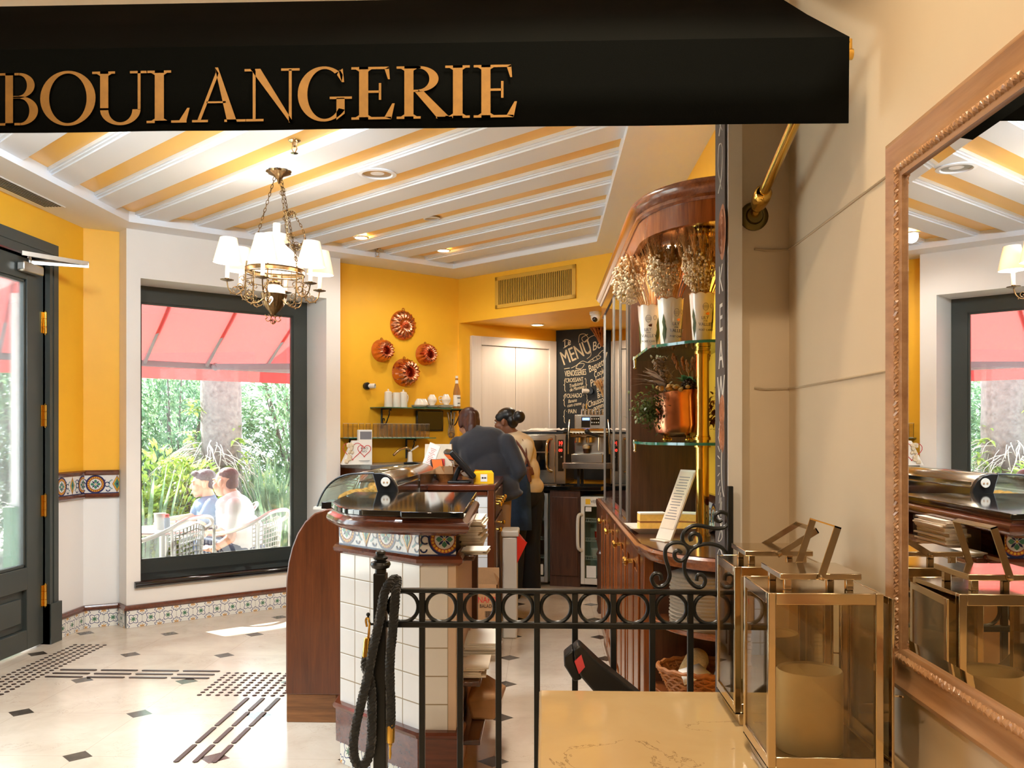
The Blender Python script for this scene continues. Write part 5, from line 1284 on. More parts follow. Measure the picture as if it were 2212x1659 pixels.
def fridge(label, s0, s1, z1, brand=None, hside=-1):
    t = thing('bar_fridge', label, 'fridge', tuple(FP((s0+s1)/2, -.25, 0))); w = .035
    mb = MB(); bbox(mb, FP, s0, s1, -.4, -.37, .03, z1); bbox(mb, FP, s0, s0+.015, -.4, -.03, .03, z1); bbox(mb, FP, s1-.015, s1, -.4, -.03, .03, z1); bbox(mb, FP, s0, s1, -.4, -.03, .03, .06); bbox(mb, FP, s0, s1, -.4, -.03, z1-.03, z1); build('cabinet', mb, M['fridge'], t, w=True)
    mb = MB()
    for a, b, c, d in ((s0, s0+w, .03, z1), (s1-w, s1, .03, z1), (s0+w, s1-w, .03, .085), (s0+w, s1-w, z1-.09, z1)): bbox(mb, FP, a, b, -.028, .012, c, d)
    dr = build('door', mb, M['alu'] if not brand else M['whitep'], t, w=True, bevel=.003)
    mb = MB(); bbox(mb, FP, s0+w, s1-w, -.012, -.006, .085, z1-.09); build('pane', mb, M['glass_c'], t, w=True)
    for z in (.25, .42, .60):
        mb = MB()
        for i in range(12): s = s0+.02+(s1-s0-.04)*i/11; mb.tube([FP(s, -.36, z), FP(s, -.05, z), FP(s, -.05, z+.03)], .0022, 4)
        mb.tube([FP(s0+.02, -.05, z+.03), FP(s1-.02, -.05, z+.03)], .003, 4); mb.tube([FP(s0+.02, -.05, z), FP(s1-.02, -.05, z)], .003, 4); build('wire_shelf', mb, M['whitep'], t, w=True)
    return t
f1 = fridge('steel framed drinks fridge behind the woman in the denim apron', sF(1146), sF(1184), .86)
sl, sr = sF(1255), sF(1318)
f2 = fridge('white glass fronted bar fridge with a rounded handle by the cabinet', sl, sr, .835, 'v')
mb = MB(); mb.tube(cat_rom([FP(sl+.012, .012, .67), FP(sl-.015, .05, .655), FP(sl-.02, .055, .5), FP(sl-.015, .05, .37), FP(sl+.012, .012, .34)], 5), .016, 8); build('handle', mb, M['whitep'], f2, w=True)
mb = MB(); mb.text('VENAX', .038, frame(FP(sl+.155, .0125, .79), FD, Vector((0, 0, 1)), FN)); build('lettering', mb, M['blackp'], f2, w=True)
mb = MB(); bbox(mb, FP, sl+.045, sl+.09, .012, .0135, .765, .815); mb.cur = 1; bbox(mb, FP, sl+.045, sl+.1, .0125, .0135, .70, .74); bbox(mb, FP, sl+.05, sl+.14, -.006, -.004, .09, .2); build('sticker', mb, [M['yelbox'], M['paper']], f2, w=True)
mb = MB(); bbox(mb, FP, sF(1150), sF(1175), .012, .0135, .79, .83); mb.cur = 1; bbox(mb, FP, sF(1150), sF(1174), .012, .0135, .1, .2); build('sticker', mb, [M['yelbox'], M['paper']], f1, w=True)
for i, (s, z, lab, m) in enumerate(((.14, .425, 'red jar on the middle shelf of the white fridge', 'redbag'), (.11, .255, 'pale tub on the low shelf of the white fridge', 'paper2'), (.17, .255, 'second pale tub on the low shelf of the white fridge', 'kraft'))):
    t = thing('food_tub', lab, 'tub', tuple(FP(sl+s, -.12, z+.003))); build('pot', MB().lathe([(0, 0), (.032, 0), (.036, .08), (0, .082)], 14), M[m], t); build('lid', MB().lathe([(.037, .08), (.037, .095), (0, .097)], 14), M['whitep'], t)

# oven
def box_px(u0, u1, v0, v1, o): return sF(u0), sF(u1)
s0, s1 = sF(1114), sF(1222); z0 = FZ+.015
def zF(u, v, o=0): return on_pl(u, v, FP(0, o, 0), FN).z
zt = zF(1180, 937)
ov = thing('convection_oven', 'stainless countertop oven with dark glass door on the back counter', 'oven', tuple(FP((s0+s1)/2, -.25, FZ)))
mb = MB(); bbox(mb, FP, s0, s1, -.36, 0, z0, zt); build('body', mb, M['steel'], ov, w=True, bevel=.006)
sd_ = sF(1201)
mb = MB(); bbox(mb, FP, s0+.01, sd_-.003, 0, .03, z0+.015, zt-.01); dr = build('door', mb, M['steel'], ov, w=True, bevel=.005)
mb = MB(); bbox(mb, FP, s0+.04, sd_-.06, .03, .034, zF(1150, 1015, .03), zF(1150, 951, .03)); mb.box(0, 0, 0, 0, 0, 0) if False else None; build('door_glass', mb, M['blackg'], ov, w=True)
mb = MB(); bbox(mb, FP, s0+.04, sd_-.06, .0345, .036, zF(1150, 978, .03), zF(1150, 975, .03)); build('rack', mb, M['steel'], ov, w=True)
mb = MB(); hs_ = sd_-.035; mb.tube(cat_rom([FP(hs_, .03, zF(1190, 948, .03)), FP(hs_-.03, .075, zF(1190, 955, .03)), FP(hs_-.035, .085, zF(1190, 985, .03)), FP(hs_-.03, .075, zF(1190, 1012, .03)), FP(hs_, .03, zF(1190, 1019, .03))], 6), .013, 10); build('handle', mb, M['nickel'], ov, w=True)
mb = MB(); bbox(mb, FP, sF(1205.5), sF(1217.5), .0, .004, zF(1211, 1018), zF(1211, 950)); pn = build('control_panel', mb, M['blackg'], ov, w=True)
mb = MB()
def seg(txt, u, v, sz): mb.text(txt, sz, frame(FP(sF(u), .0045, zF(u, v)), FD, Vector((0, 0, 1)), FN))
seg('10', 1211, 957, .042); seg('00', 1211, 973, .036); build('led', mb, M['redl'], ov, w=True)
mb = MB()
for u, v in ((1208.5, 962.5), (1213.5, 962.5), (1213, 987)): mb.ball(FP(sF(u), .005, zF(u, v)), .009, 10, 6)
build('button', mb, M['alu'], ov, w=True)
mb = MB(); mb.text('OVEN', .02, frame(FP(sF(1160), .0345, zF(1160, 1012, .03)), FD, Vector((0, 0, 1)), FN)) if False else None
for zx in (.06, .44): mb.lathe([(.02, 0), (.02, .015)], 10, Matrix.Translation(FP(s0+zx, -.06, FZ)))
build('foot', mb, M['blackp'], ov, w=True)
tr_ = thing('baking_tray', 'black tray with white paper lying on top of the oven', 'tray', tuple(FP((s0+s1)/2, -.22, zt)))
mb = MB(); bbox(mb, FP, s0+.03, s1-.02, -.34, .0, zt, zt+.02); build('tray', mb, M['blackp'], tr_, w=True, bevel=.004)
mb = MB(); q = random.Random(4); n = 12; V = []; F = []
for i in range(n+1):
    for j in range(7): V.append(FP(s0+.06+(s1-s0-.1)*i/n, -.32+.34*j/6, zt+.026+.03*q.random()*(1 if 0 < j < 6 else .4)))
for i in range(n):
    for j in range(6): F.append((i*7+j, i*7+7+j, i*7+8+j, i*7+j+1))
mb.add(V, F); build('paper', mb, M['paper'], tr_, w=True, sharp=0)
# espresso machine on a steel shelf
OS = .12
def sE(u): return (on_pl(u, 1000, FP(0, OS, 0), FN)-fa0).dot(FD)
def zE(u, v): return zF(u, v, OS)
m0, m1 = sE(1236), sE(1316); zb, zs0 = zE(1270, 1000), zE(1270, 1013)
rk = thing('machine_shelf', 'stainless raised shelf carrying the coffee machine', 'shelf', tuple(FP((m0+m1)/2, OS-.2, FZ)))
mb = MB(); bbox(mb, FP, sE(1216), m1+.03, OS-.40, OS+.03, zs0, zb); build('board', mb, M['steel'], rk, w=True, bevel=.004)
mb = MB()
for s in (sE(1240), m1-.02):
    for o_ in (-.36, -.2): mb = MB(); bbox(mb, FP, s-.012, s+.012, OS+o_-.012, OS+o_+.012, FZ, zs0); build('leg', mb, M['blackp'], rk, w=True)
em = thing('espresso_machine', 'chrome espresso machine with blue display below the menu chalkboard', 'coffee machine', tuple(FP((m0+m1)/2, OS-.2, zb)))
ztop = zE(1270, 895); zg = zE(1270, 925); zh = zE(1270, 945); zd = zE(1270, 981)
mb = MB(); bbox(mb, FP, m0, m1, OS-.38, OS-.10, zb, ztop); build('body', mb, M['steel'], em, w=True, bevel=.006)
mb = MB(); bbox(mb, FP, m0-.01, m1-.06, OS-.1, OS, zb, zd); build('drip_tray', mb, M['steel'], em, w=True, bevel=.005)
mb = MB(); bbox(mb, FP, m0+.01, m1-.08, OS-.098, OS-.01, zd, zd+.004); build('grate', mb, M['alu'], em, w=True)
mb = MB(); mb.tube([FP(m0-.02, OS-.03, (zg+zh)/2), FP(m1-.04, OS-.03, (zg+zh)/2)], (zg-zh)/2*1.0, 18); build('group_head', mb, M['nickel'], em, w=True)
mb = MB()
for i in range(8): mb.ball(FP(m0+.01+.028*i, OS+.012, zE(1260, 936)), .008, 8, 6)
build('button', mb, M['alu'], em, w=True)
mb = MB()
for s in (m0+.05, m0+.15): mb.lathe([(.03, .0), (.03, -.045), (.02, -.05)], 14, Matrix.Translation(FP(s, OS-.03, zh)))
build('brew_group', mb, M['nickel'], em, w=True)
mb = MB(); mb.bar(FP(m0+.12, OS-.0, zE(1270, 933)), FP(m0+.26, OS+.08, zE(1270, 942)), .024, .024); mb.ball(FP(m0+.14, OS+.01, zE(1270, 932)), .025); build('portafilter', mb, M['blackp'], em, w=True)
mb = MB(); mb.tube([FP(m1-.1, OS-.02, zh), FP(m1-.1, OS-.01, zd+.03)], .006, 8); build('water_spout', mb, M['nickel'], em, w=True); mb = MB(); mb.tube([FP(m0-.03, OS-.02, zg+.08), FP(m0-.035, OS+.0, zg-.02), FP(m0-.035, OS+.01, zd)], .006, 8); build('steam_wand', mb, M['nickel'], em, w=True)
mb = MB(); bbox(mb, FP, sE(1251), sE(1270), OS-.102, OS-.096, zE(1260, 923), zE(1260, 900)); build('control_panel', mb, M['blackg'], em, w=True); mb = MB(); bbox(mb, FP, sE(1253.5), sE(1269), OS-.0955, OS-.092, zE(1261, 907.5), zE(1261, 902)); build('display', mb, M['bluel'], em, w=True)
mb = MB(); bbox(mb, FP, sE(1272), sE(1291), OS-.102, OS-.096, zE(1281, 918), zE(1281, 900)); build('keypad', mb, M['blackg'], em, w=True)
mb = MB()
for i in range(4):
    for j in range(2): mb.ball(FP(sE(1274.5+4.7*i), OS-.094, zE(1281, 904.5+8*j)), .006, 6, 5)
build('key', mb, M['paper'], em, w=True)
t = thing('espresso_glass', 'small glass of layered espresso on the machine grate', 'glass', tuple(FP(sE(1264), OS-.05, zd+.004)))
build('coffee', MB().lathe([(0, .003), (.024, .003), (.031, .045), (0, .045)], 16), M['coffee'], t); build('foam', MB().lathe([(.031, .045), (.034, .065), (.02, .08), (0, .085)], 16), M['gyps'], t); build('glass_wall', MB().lathe([(0, 0), (.026, 0), (.037, .075)], 16), M['glass_t'], t)
ul = 0
for i in range(9):
    t = thing('glass_mug', 'upturned glass mug in the row on top of the coffee machine', 'glass', tuple(FP(m0+.07+.033*i, OS-.16, ztop)), i*.7, 'glass mugs on the coffee machine')
    build('wall', MB().lathe([(.0, .052), (.017, .052), (.02, .03), (.021, 0), (.019, 0), (.017, .046)], 12), M['glass_t'], t); build('handle', MB().tube([(.018, 0, .042), (.032, 0, .038), (.03, 0, .018), (.019, 0, .014)], .003, 5), M['glass_t'], t)
t = thing('glass_mug', 'single glass mug stacked above the row on the coffee machine', 'glass', tuple(FP(m0+.085, OS-.16, ztop+.052)), 3.4, 'glass mugs on the coffee machine')
build('wall', MB().lathe([(.0, .052), (.017, .052), (.02, .03), (.021, 0), (.019, 0), (.017, .046)], 12), M['glass_t'], t); build('handle', MB().tube([(.018, 0, .042), (.032, 0, .038), (.03, 0, .018), (.019, 0, .014)], .003, 5), M['glass_t'], t)
# ------------------------------------------------------------------ right hand wall cabinet
CX, CT = 0.388, 0.98
for i, lab in enumerate(('cherry wood base cabinet nearest the rounded corner shelves', 'second cherry wood base cabinet from the corner shelves', 'third cherry wood base cabinet from the corner shelves', 'farthest cherry wood base cabinet, next to the white fridge')):
    y0 = 3.64+.61*i; y1 = y0+.61
    t = thing('base_cabinet', lab, 'cabinet', ((CX+XF)/2, (y0+y1)/2, 0), 0, 'cabinets along the right wall')
    mb = MB(); mb.box(CX+.02, XF-.003, y0+.001, y1-.001, .10, CT-.035); mb.box(CX+.05, XF-.003, y0+.001, y1-.001, 0, .10); mb.box(CX+.0, CX+.02, y0, y0+.035, .1, CT-.035); mb.box(CX, CX+.02, y1-.035, y1, .1, CT-.035); build('carcass', mb, M['warmw'], t, w=True, bevel=.003)
    mb = MB(); mb.box(CX+.012, CX+.05, y0+.001, y1-.001, 0, .11); build('plinth', mb, M['base_w'], t, w=True)
    for k in range(2):
        a, b = (y0+.037, (y0+y1)/2-.002) if k == 0 else ((y0+y1)/2+.002, y1-.037)
        mb = MB(); mb.box(CX, CX+.02, a, b, .115, CT-.05); mb.box(CX-.009, CX, a, a+.045, .115, CT-.05); mb.box(CX-.009, CX, b-.045, b, .115, CT-.05); mb.box(CX-.009, CX, a+.045, b-.045, .115, .18); mb.box(CX-.009, CX, a+.045, b-.045, CT-.11, CT-.05)
        mb.box(CX-.006, CX, a+.065, b-.065, .21, CT-.14)
        d_ = build('door', mb, M['warmw'], t, w=True, bevel=.004)
        q = b-.03 if k == 0 else a+.03
        m2_ = MB(); m2_.lathe([(.005, 0), (.005, .016), (.014, .02), (.017, .028), (.012, .036), (0, .038)], 12, axis_m((CX-.009, q, .856), (-1, 0, 0))); build('knob', m2_, M['brass'], d_, w=True)
# rounded corner shelf unit
def quarter(rx, ry, y=3.52, n=14): return [(XF-.002, y)]+[(XF-.002-rx*cos(pi/2*i/n), y-ry*sin(pi/2*i/n)) for i in range(n+1)]
cs = thing('corner_shelf', 'dark wood quarter round corner shelf unit below the wooden worktop', 'shelf', (.6, 3.35, 0))
mb = MB(); mb.box(CX, XF-.003, 3.52, 3.638, 0, CT-.036); build('end_panel', mb, M['walnut'], cs, w=True, bevel=.004)
mb = MB(); mb.box(CX-.004, CX+.035, 3.512, 3.636, 0, CT-.036); build('stile', mb, M['warmw'], cs, w=True, bevel=.004)
for z in (.712, .455, .12):
    mb = MB(); mb.prism(quarter(.33, .43), z-.022, z); build('shelf_board', mb, M['mahog_y'], cs, w=True, bevel=.005)
wt = thing('worktop', 'dark wood worktop with rounded end along the right wall', 'worktop', (.55, 4.8, CT-.036))
mb = MB(); q = quarter(.352, .455); mb.prism([(XF-.002, 6.10), (CX-.022, 6.10), (CX-.022, 3.52)]+q[2:], CT-.034, CT-.006); build('board', mb, M['walnut_y'], wt, w=True, bevel=.006, seg=3)
mb = MB(); mb.prism([(XF-.002, 6.10), (CX-.010, 6.10), (CX-.010, 3.53)]+quarter(.34, .443)[2:], CT-.006, CT); build('top_face', mb, M['walnut_y'], wt, w=True)
mb = MB(); pth = [Vector((CX-.012, 6.10, CT-.034)), Vector((CX-.012, 3.56, CT-.034)), Vector((CX+.0, 3.52, CT-.034))]+[Vector((x, y, CT-.034)) for x, y in quarter(.345, .448)[3:]]
mb.sweep([(0, -.012), (.0, .03), (-.01, .033), (-.02, .024), (-.018, .01), (-.008, .0), (-.004, -.012)], pth, up=(0, 0, 1)); build('edge_moulding', mb, M['mahog_y'], wt, w=True)
# upper display cabinet
uc = thing('display_cabinet', 'tall dark wood display cabinet with curved cornice and glass shelves', 'cabinet', (.56, 4.9, CT))
PY = 4.33
mb = MB(); mb.box(.412, XF-.002, PY, PY+.03, CT, 2.24); build('side_panel', mb, M['walnut'], uc, w=True, bevel=.003)
mb = MB(); mb.box(XF-.03, XF-.002, PY+.03, 6.08, CT, 2.24); build('back_panel', mb, M['walnut'], uc, w=True)
for y in (4.40, 4.80, 5.26, 6.05):
    mb = MB(); mb.box(.404, .416, y, y+.045, CT, 2.23); mb.box(.400, .42, y+.045, y+.05, CT, 2.23); build('door_stile', mb, M['alu'], uc, w=True)
for a, b in ((4.45, 4.80), (4.85, 5.26), (5.31, 6.05)):
    mb = MB(); mb.box(.407, .412, a, b, CT+.005, 2.22); build('glass_door', mb, glass_mat('reflective cabinet glass', (190, 196, 190), .22), uc, w=True)
hpath = [Vector((.405, 6.3, 0)), Vector((.405, 4.6, 0)), Vector((.405, 3.95, 0))]+[Vector((XF-(XF-.405)*cos(pi/2*i/12), 3.88-.46*sin(pi/2*i/12), 0)) for i in range(1, 13)]
mb = MB(); mb.sweep([(0, 2.205), (-.006, 2.205), (-.008, 2.31), (0, 2.31), (.02, 2.31), (.02, 2.205)], hpath); build('fascia', mb, M['warmw'], uc, w=True)
mb = MB(); mb.sweep([(.02, 2.29), (-.012, 2.29), (-.02, 2.30), (-.02, 2.312), (-.034, 2.325), (-.045, 2.342), (-.045, 2.354), (-.036, 2.366), (.02, 2.366)], hpath); build('cornice', mb, M['mahog_y'], uc, w=True)
mb = MB(); mb.prism([(p.x+.015, p.y+.01) for p in hpath]+[(XF-.002, 6.3)], 2.24, 2.26); build('hood_underside', mb, M['walnut_y'], uc, w=True)
for z in (1.753, 1.36):
    mb = MB(); mb.prism([(.42, 4.328), (.43, 3.70), (.455, 3.655), (.50, 3.60), (.556, 3.51), (.62, 3.475), (XF-.003, 3.47), (XF-.003, 4.328)], z-.0, z+.011); build('glass_shelf', mb, glass_mat('shelf glass', (206, 226, 216), .09), uc, w=True)
    mb = MB(); e = [Vector((x, y, z+.0055)) for x, y in [(.42, 4.32), (.43, 3.70), (.455, 3.655), (.50, 3.60), (.556, 3.51), (.62, 3.475), (XF-.003, 3.47)]]; mb.sweep([(0, -.0055), (-.0015, -.0055), (-.0015, .0055), (0, .0055)], e); build('glass_edge', mb, M['glass_e'], uc, w=True)
    mb = MB(); mb.tube([(.43, 4.31, z-.035), (.43, 4.31, z+.018)], [.005, .009], 10); mb.ball((.43, 4.31, z-.035), .008); build('shelf_clip', mb, M['nickel'], uc, w=True)
downlight('warm downlight set in the curved cabinet hood', (.565, 4.02, 2.239), .035, True, 5)
# brass pole
bp = thing('brass_pole', 'polished brass pole standing on the worktop through the glass shelves', 'pole', (.650, 3.75, CT))
mb = MB(); mb.lathe([(.027, .0), (.027, 1.26)], 24); build('tube', mb, M['brass_p'], bp)
mb = MB()
for z in (.0, .37, .40, .752, 1.2): mb = MB(); mb.lathe([(.0275, z), (.034, z), (.034, z+.012), (.03, z+.014), (.03, z+.02), (.0275, z+.02)], 24, caps=False); build('collar', mb, M['brass'], bp)
mb = MB(); mb.lathe([(.028, 1.235), (.05, 1.24), (.05, 1.25), (.028, 1.255)], 24, caps=False); build('top_plate', mb, M['brass'], bp)

# tin vases with dried flowers
def stems(mb, c, n, L, spread, r, rs, seed, lean=(0, 0), head_=0.0, bristle=0):
    q = random.Random(seed)
    for i in range(n):
        a = q.uniform(0, 2*pi); k = spread*sqrt(q.random()); l = L*q.uniform(.75, 1.05); d = Vector((cos(a)*k+lean[0], sin(a)*k+lean[1], 1)).normalized(); p = Vector(c)+Vector((cos(a), sin(a), 0))*r*.5
        e = p+d*l; mb.tube([p, p.lerp(e, .5)+Vector((0, 0, .01)), e], rs, 3, caps=False)
        if head_:
            for j in range(9):
                h = e+d*(head_*(j/9)); s_ = Vector((q.uniform(-1, 1), q.uniform(-1, 1), .6)).normalized()
                mb.ball(h+s_*.004, (.005, .005, .008), 5, 4)
                if bristle: mb.tube([h, h+d*bristle+s_*bristle*.35], .0006, 3, caps=False)
def blossom(mb, c, n, r, seed, s=.0065):
    q = random.Random(seed)
    for i in range(n):
        while True:
            p = Vector((q.uniform(-1, 1), q.uniform(-1, 1), q.uniform(-1, 1)))
            if p.length < 1: break
        mb.ball((c[0]+p.x*r[0], c[1]+p.y*r[1], c[2]+p.z*r[2]), s*q.uniform(.6, 1.15), 6, 4)
def vase(label, x, y, rot, seed, lean, wl, sc=1.0):
    t = thing('tin_vase', label, 'vase', (x, y, 1.765), rot); n = 48; t.scale = (sc, sc, sc)
    def md(r_, z_, a, j): return r_, z_+(.007*abs(sin(a*4)) if j in (3, 4) else 0)
    mb = MB(); mb.lathe([(0, 0), (.040, 0), (.0405, .003), (.055, .205), (.053, .205), (.039, .006), (0, .006)], n, mod=md); build('pot', mb, M['porc'], t)
    mb = MB(); mb.ring((0, 0, 0), .0, .0) if False else None
    mb.tube([Vector((.0548*cos(2*pi*i/48), .0548*sin(2*pi*i/48), .205+.007*abs(sin(2*pi*i/48*4)))) for i in range(48)], .0016, 5, True); build('rim', mb, M['kraft'], t)
    def on(a, z, o=.0006): R = .0405+.0145*(z/.205)+o; return Vector((R*sin(a), -R*cos(a), z))
    def TM(a, z): p = on(a, z); nn = Vector((sin(a), -cos(a), -.07)).normalized(); x_ = Vector((cos(a), sin(a), 0)); return frame(p, x_, nn.cross(x_)*-1 if nn.cross(x_).z < 0 else nn.cross(x_), nn)
    mb = MB(); mb.text('LILY', .018, TM(0, .10)); mb.text('of the', .008, TM(.05, .087)); mb.text('VALLEY', .02, TM(.1, .072)); mb.text('POST CARD', .012, TM(.1, .048)); mb.tube([on(.25*cos(2*pi*i/18)+.05, .148+.016*sin(2*pi*i/18), .001) for i in range(18)], .0008, 4, True)
    mb.tube([on(.62+.14*cos(2*pi*i/16), .152+.010*sin(2*pi*i/16), .001) for i in range(16)], .0008, 4, True)
    for k in range(3): mb.tube([on(-.2, .142+.005*k, .001), on(.05, .143+.005*k, .001), on(.3, .142+.005*k, .001)], .0007, 4)
    build('lettering', mb, M['awn_f'], t, smooth=False)
    mb = MB()
    for a, z in ((.95, .12), (1.1, .09), (.9, .075), (-1.1, .11), (-1.0, .08), (-1.15, .06)): 
        p0 = on(a, z+.035, .0012); p1 = on(a-.17, z, .0012); p2 = on(a+.02, z-.045, .0012); p3 = on(a+.17, z, .0012); mb.add([p0, p1, p2, p3], [(0, 1, 2, 3)])
    build('leaf_print', mb, M['moss'], t)
    mb = MB()
    for a in (.0, .12): p = on(a+.02, .118, .0012); mb.add([p, p+Vector((.012, 0, .008)), p+Vector((.010, 0, -.007))], [(0, 1, 2)])
    build('butterfly_print', mb, M['copper'], t)
    mb = MB(); stems(mb, (0, 0, .17), 46, .22, .30, .04, .0014, seed, lean, .05, .05 if wl else .03); build('wheat_ear', mb, M['wheat'], t)['kind'] = 'stuff'
    mb = MB(); blossom(mb, (lean[0]*.3-.005, -.015, .325), 640, (.074, .058, .112), seed+1, .0062); stems(mb, (0, 0, .17), 26, .17, .3, .03, .001, seed+2, (lean[0]*.6, -.1)); build('blossom', mb, M['gyps'], t)['kind'] = 'stuff'
    mb = MB(); stems(mb, (.02, .02, .17), 16, .2, .35, .03, .0016, seed+3, (.3+lean[0]*.4, .1), .06, .02); build('amber_stem', mb, M['straw'], t)['kind'] = 'stuff'
vase('white tin vase of dried flowers nearest the brass pole, farthest right of three', .620, 3.585, .1, 3, (-.05, 0), 1, .9)
vase('middle white tin vase of dried flowers with a green leaf print', .535, 3.86, .35, 9, (-.12, 0), 1)
vase('white tin vase partly hidden behind the middle vase', .472, 4.06, -.3, 15, (-.3, 0), 0)

# copper planter
pt = thing('copper_planter', 'hammered copper planter with dried arrangement on the lower glass shelf', 'planter', (.568, 3.86, 1.372)); pt.scale = (1.1, 1.1, 1.1)
mb = MB(); mb.lathe([(0, .02), (.05, .018), (.085, .035), (.093, .065), (.088, .11), (.086, .165), (.092, .182), (.094, .188), (.088, .188), (.08, .165), (.08, .06), (0, .05)], 40, mod=lambda r_, z_, a, j: (r_*(1+.006*sin(9*a+j)), z_+(.012*cos(a+.6) if j in (5, 6, 7, 8) else 0))); build('pot', mb, M['copper'], pt)
for i in range(4):
    a = 2*pi*i/4+.5; mb = MB(); mb.ball((.06*cos(a), .06*sin(a), .009), (.012, .012, .009), 12, 7); mb.lathe([(.006, .012), (.009, .024)], 10, Matrix.Translation((.06*cos(a), .06*sin(a), 0))); build('foot', mb, M['brass'], pt)
q = random.Random(8)
mb = MB()
for i in range(420):
    p = Vector((-.115+q.gauss(0, .028), -.035+q.gauss(0, .025), .12+q.gauss(0, .032))); leaf(mb, p, (q.uniform(-1, 1), q.uniform(-1, 1), q.uniform(-.6, .8)), (0, 0, 1), .022, .009)
build('moss', mb, M['moss'], pt)
mb = MB()
for i in range(9):
    a = q.uniform(2.2, 4.4); leaf(mb, Vector((-.06+.02*q.random(), -.03, .19)), (cos(a), sin(a)*.5, q.uniform(.4, 1.2)), (0, 0, 1), .13, .035, .35)
for i in range(160):
    k = q.random(); p = Vector((-.055-.02*k+q.gauss(0, .016), -.02, .21+.11*k)); leaf(mb, p, (q.uniform(-1, 1), q.uniform(-.5, .5), 1), (0, 0, 1), .02, .01)
build('dusty_leaf', mb, M['dusty'], pt)
mb = MB()
for i in range(16): a = q.uniform(0, 6.28); leaf(mb, Vector((.035, -.03, .215)), (cos(a), sin(a), q.uniform(.4, 1.3)), (0, 0, 1), .065, .03)
build('green_leaf', mb, M['leaf1'], pt)
for c in ((.03, -.06, .205), (.075, -.045, .212)):
    mb = MB()
    for j in range(60):
        z = j/60; a = j*2.4; r_ = .026*sin(pi*min(.98, z+.12)); mb.ball((c[0]+r_*cos(a), c[1]+r_*sin(a), c[2]+.05*z-.01), (.006, .006, .004), 6, 4)
    build('pine_cone', mb, M['pine'], pt)
mb = MB()
for i in range(26): mb.ball((-.02+q.gauss(0, .03), -.07+q.gauss(0, .012), .2+q.gauss(0, .008)), (.010, .009, .008), 8, 5)
build('nut', mb, M['wheat'], pt)
mb = MB(); stems(mb, (.05, 0, .2), 14, .10, .5, .03, .0015, 77, (0, 0), .05, 0); build('amber_stem', mb, M['straw'], pt)
mb = MB()
for i in range(60): leaf(mb, Vector((.135+q.gauss(0, .012), .02, .12+q.gauss(0, .04))), (q.uniform(-1, 1), q.uniform(-1, 1), q.uniform(-1, 1)), (0, 0, 1), .025, .012)
build('dried_flower', mb, M['straw'], pt)
def clamp_wall(t, lim=XF-.006):
    for c in t.children_recursive:
        if c.type != 'MESH': continue
        Rm = Matrix.Translation(t.location) @ t.rotation_euler.to_matrix().to_4x4() @ Matrix.Diagonal((*t.scale, 1)); Ri = Rm.inverted()
        for v in c.data.vertices:
            p = Rm @ v.co
            if p.x > lim: p.x = lim-.004*((p.z*37) % 1); v.co = Ri @ p
for o in list(bpy.data.objects):
    if o.name.startswith(('tin_vase', 'copper_planter')): clamp_wall(o)
# bouquets hung at the far end, in front of the menu board
for lab, px, Y, m1, m2_ in (('orange dried twig bunch hanging at the top right of the menu chalkboard', (1304, 722), 6.6, 'straw', 'straw'), ('small bunch of white dried blossom beside the menu chalkboard', (1311, 835), 6.6, 'wheat', 'gyps')):
    s_, z_ = chk(px[0]-2, px[1]); t = thing('dried_bouquet', lab, 'dried flowers', tuple(KP(s_, .045, z_-.06))); t.scale = (1.3, 1.0, 1.3)
    mb = MB(); stems(mb, (0, 0, -.05), 40, .17 if m1 == 'straw' else .12, .5, .01, .0025, 5, (-.1, 0), .03, .02); build('stem', mb, M[m1], t)
    mb = MB(); blossom(mb, (-.01, 0, .06), 60, (.05, .03, .045), 3, .007); build('blossom', mb, M[m2_], t)

# cakes, slanted menu, turned post on and by the worktop
cp = thing('cake_plate', 'rectangular white plate with two cake slices on the worktop', 'plate', (.60, 4.0, CT), .04)
mb = MB(); mb.add([(-.15, -.10, 0), (.15, -.10, 0), (.15, .10, 0), (-.15, .10, 0), (-.185, -.13, .024), (.185, -.13, .024), (.185, .13, .024), (-.185, .13, .024), (-.145, -.09, .008), (.145, -.09, .008), (.145, .09, .008), (-.145, .09, .008)],
    [(3, 2, 1, 0), (0, 1, 5, 4), (1, 2, 6, 5), (2, 3, 7, 6), (3, 0, 4, 7), (8, 9, 10, 11), (4, 5, 9, 8), (5, 6, 10, 9), (6, 7, 11, 10), (7, 4, 8, 11)]); build('dish', mb, M['porc'], cp, bevel=.003)
cp.location.x = .548
def cake(label, x, y, a):
    t = thing('cake_slice', label, 'cake', (x, y, CT+.008), a)
    for n_, z0, z1, m in (('sponge', 0, .028, 'cake'), ('filling', .028, .034, 'cakeb'), ('sponge', .034, .064, 'cake'), ('icing', .064, .072, 'sugar')):
        mb = MB(); mb.prism([(-.058, -.03), (.058, -.03), (.058, .03), (-.058, .03)], z0, z1); build(n_, mb, M[m], t, bevel=.002)
cake('layered yellow cake slice on the left half of the white plate', .475, 4.03, .1); cake('yellow cake slice at the right of the plate beside the brass pole', .63, 4.04, -.5)
ms = thing('slant_menu', 'tall leaning menu stand on the worktop in front of the cake plate', 'menu card', (.475, 3.63, CT), radians(28))
mb = MB(); R2 = Matrix.Rotation(radians(24), 4, 'Y'); mb.box(-.004, .004, -.05, .05, .004, .305, R2); mb.box(-.03, .05, -.05, .05, 0, .004); build('holder', mb, M['whitep'], ms, bevel=.001)
mb = MB(); mb.box(-.0055, -.0045, -.045, .045, .05, .295, R2); build('card', mb, M['paper2'], ms); mb = MB(); q = random.Random(6)
for k in range(16): w_ = q.uniform(.02, .04); mb.box(-.0062, -.0055, -w_, w_, .09+.012*k, .093+.012*k, R2)
build('print', mb, M['awn_f'], ms)
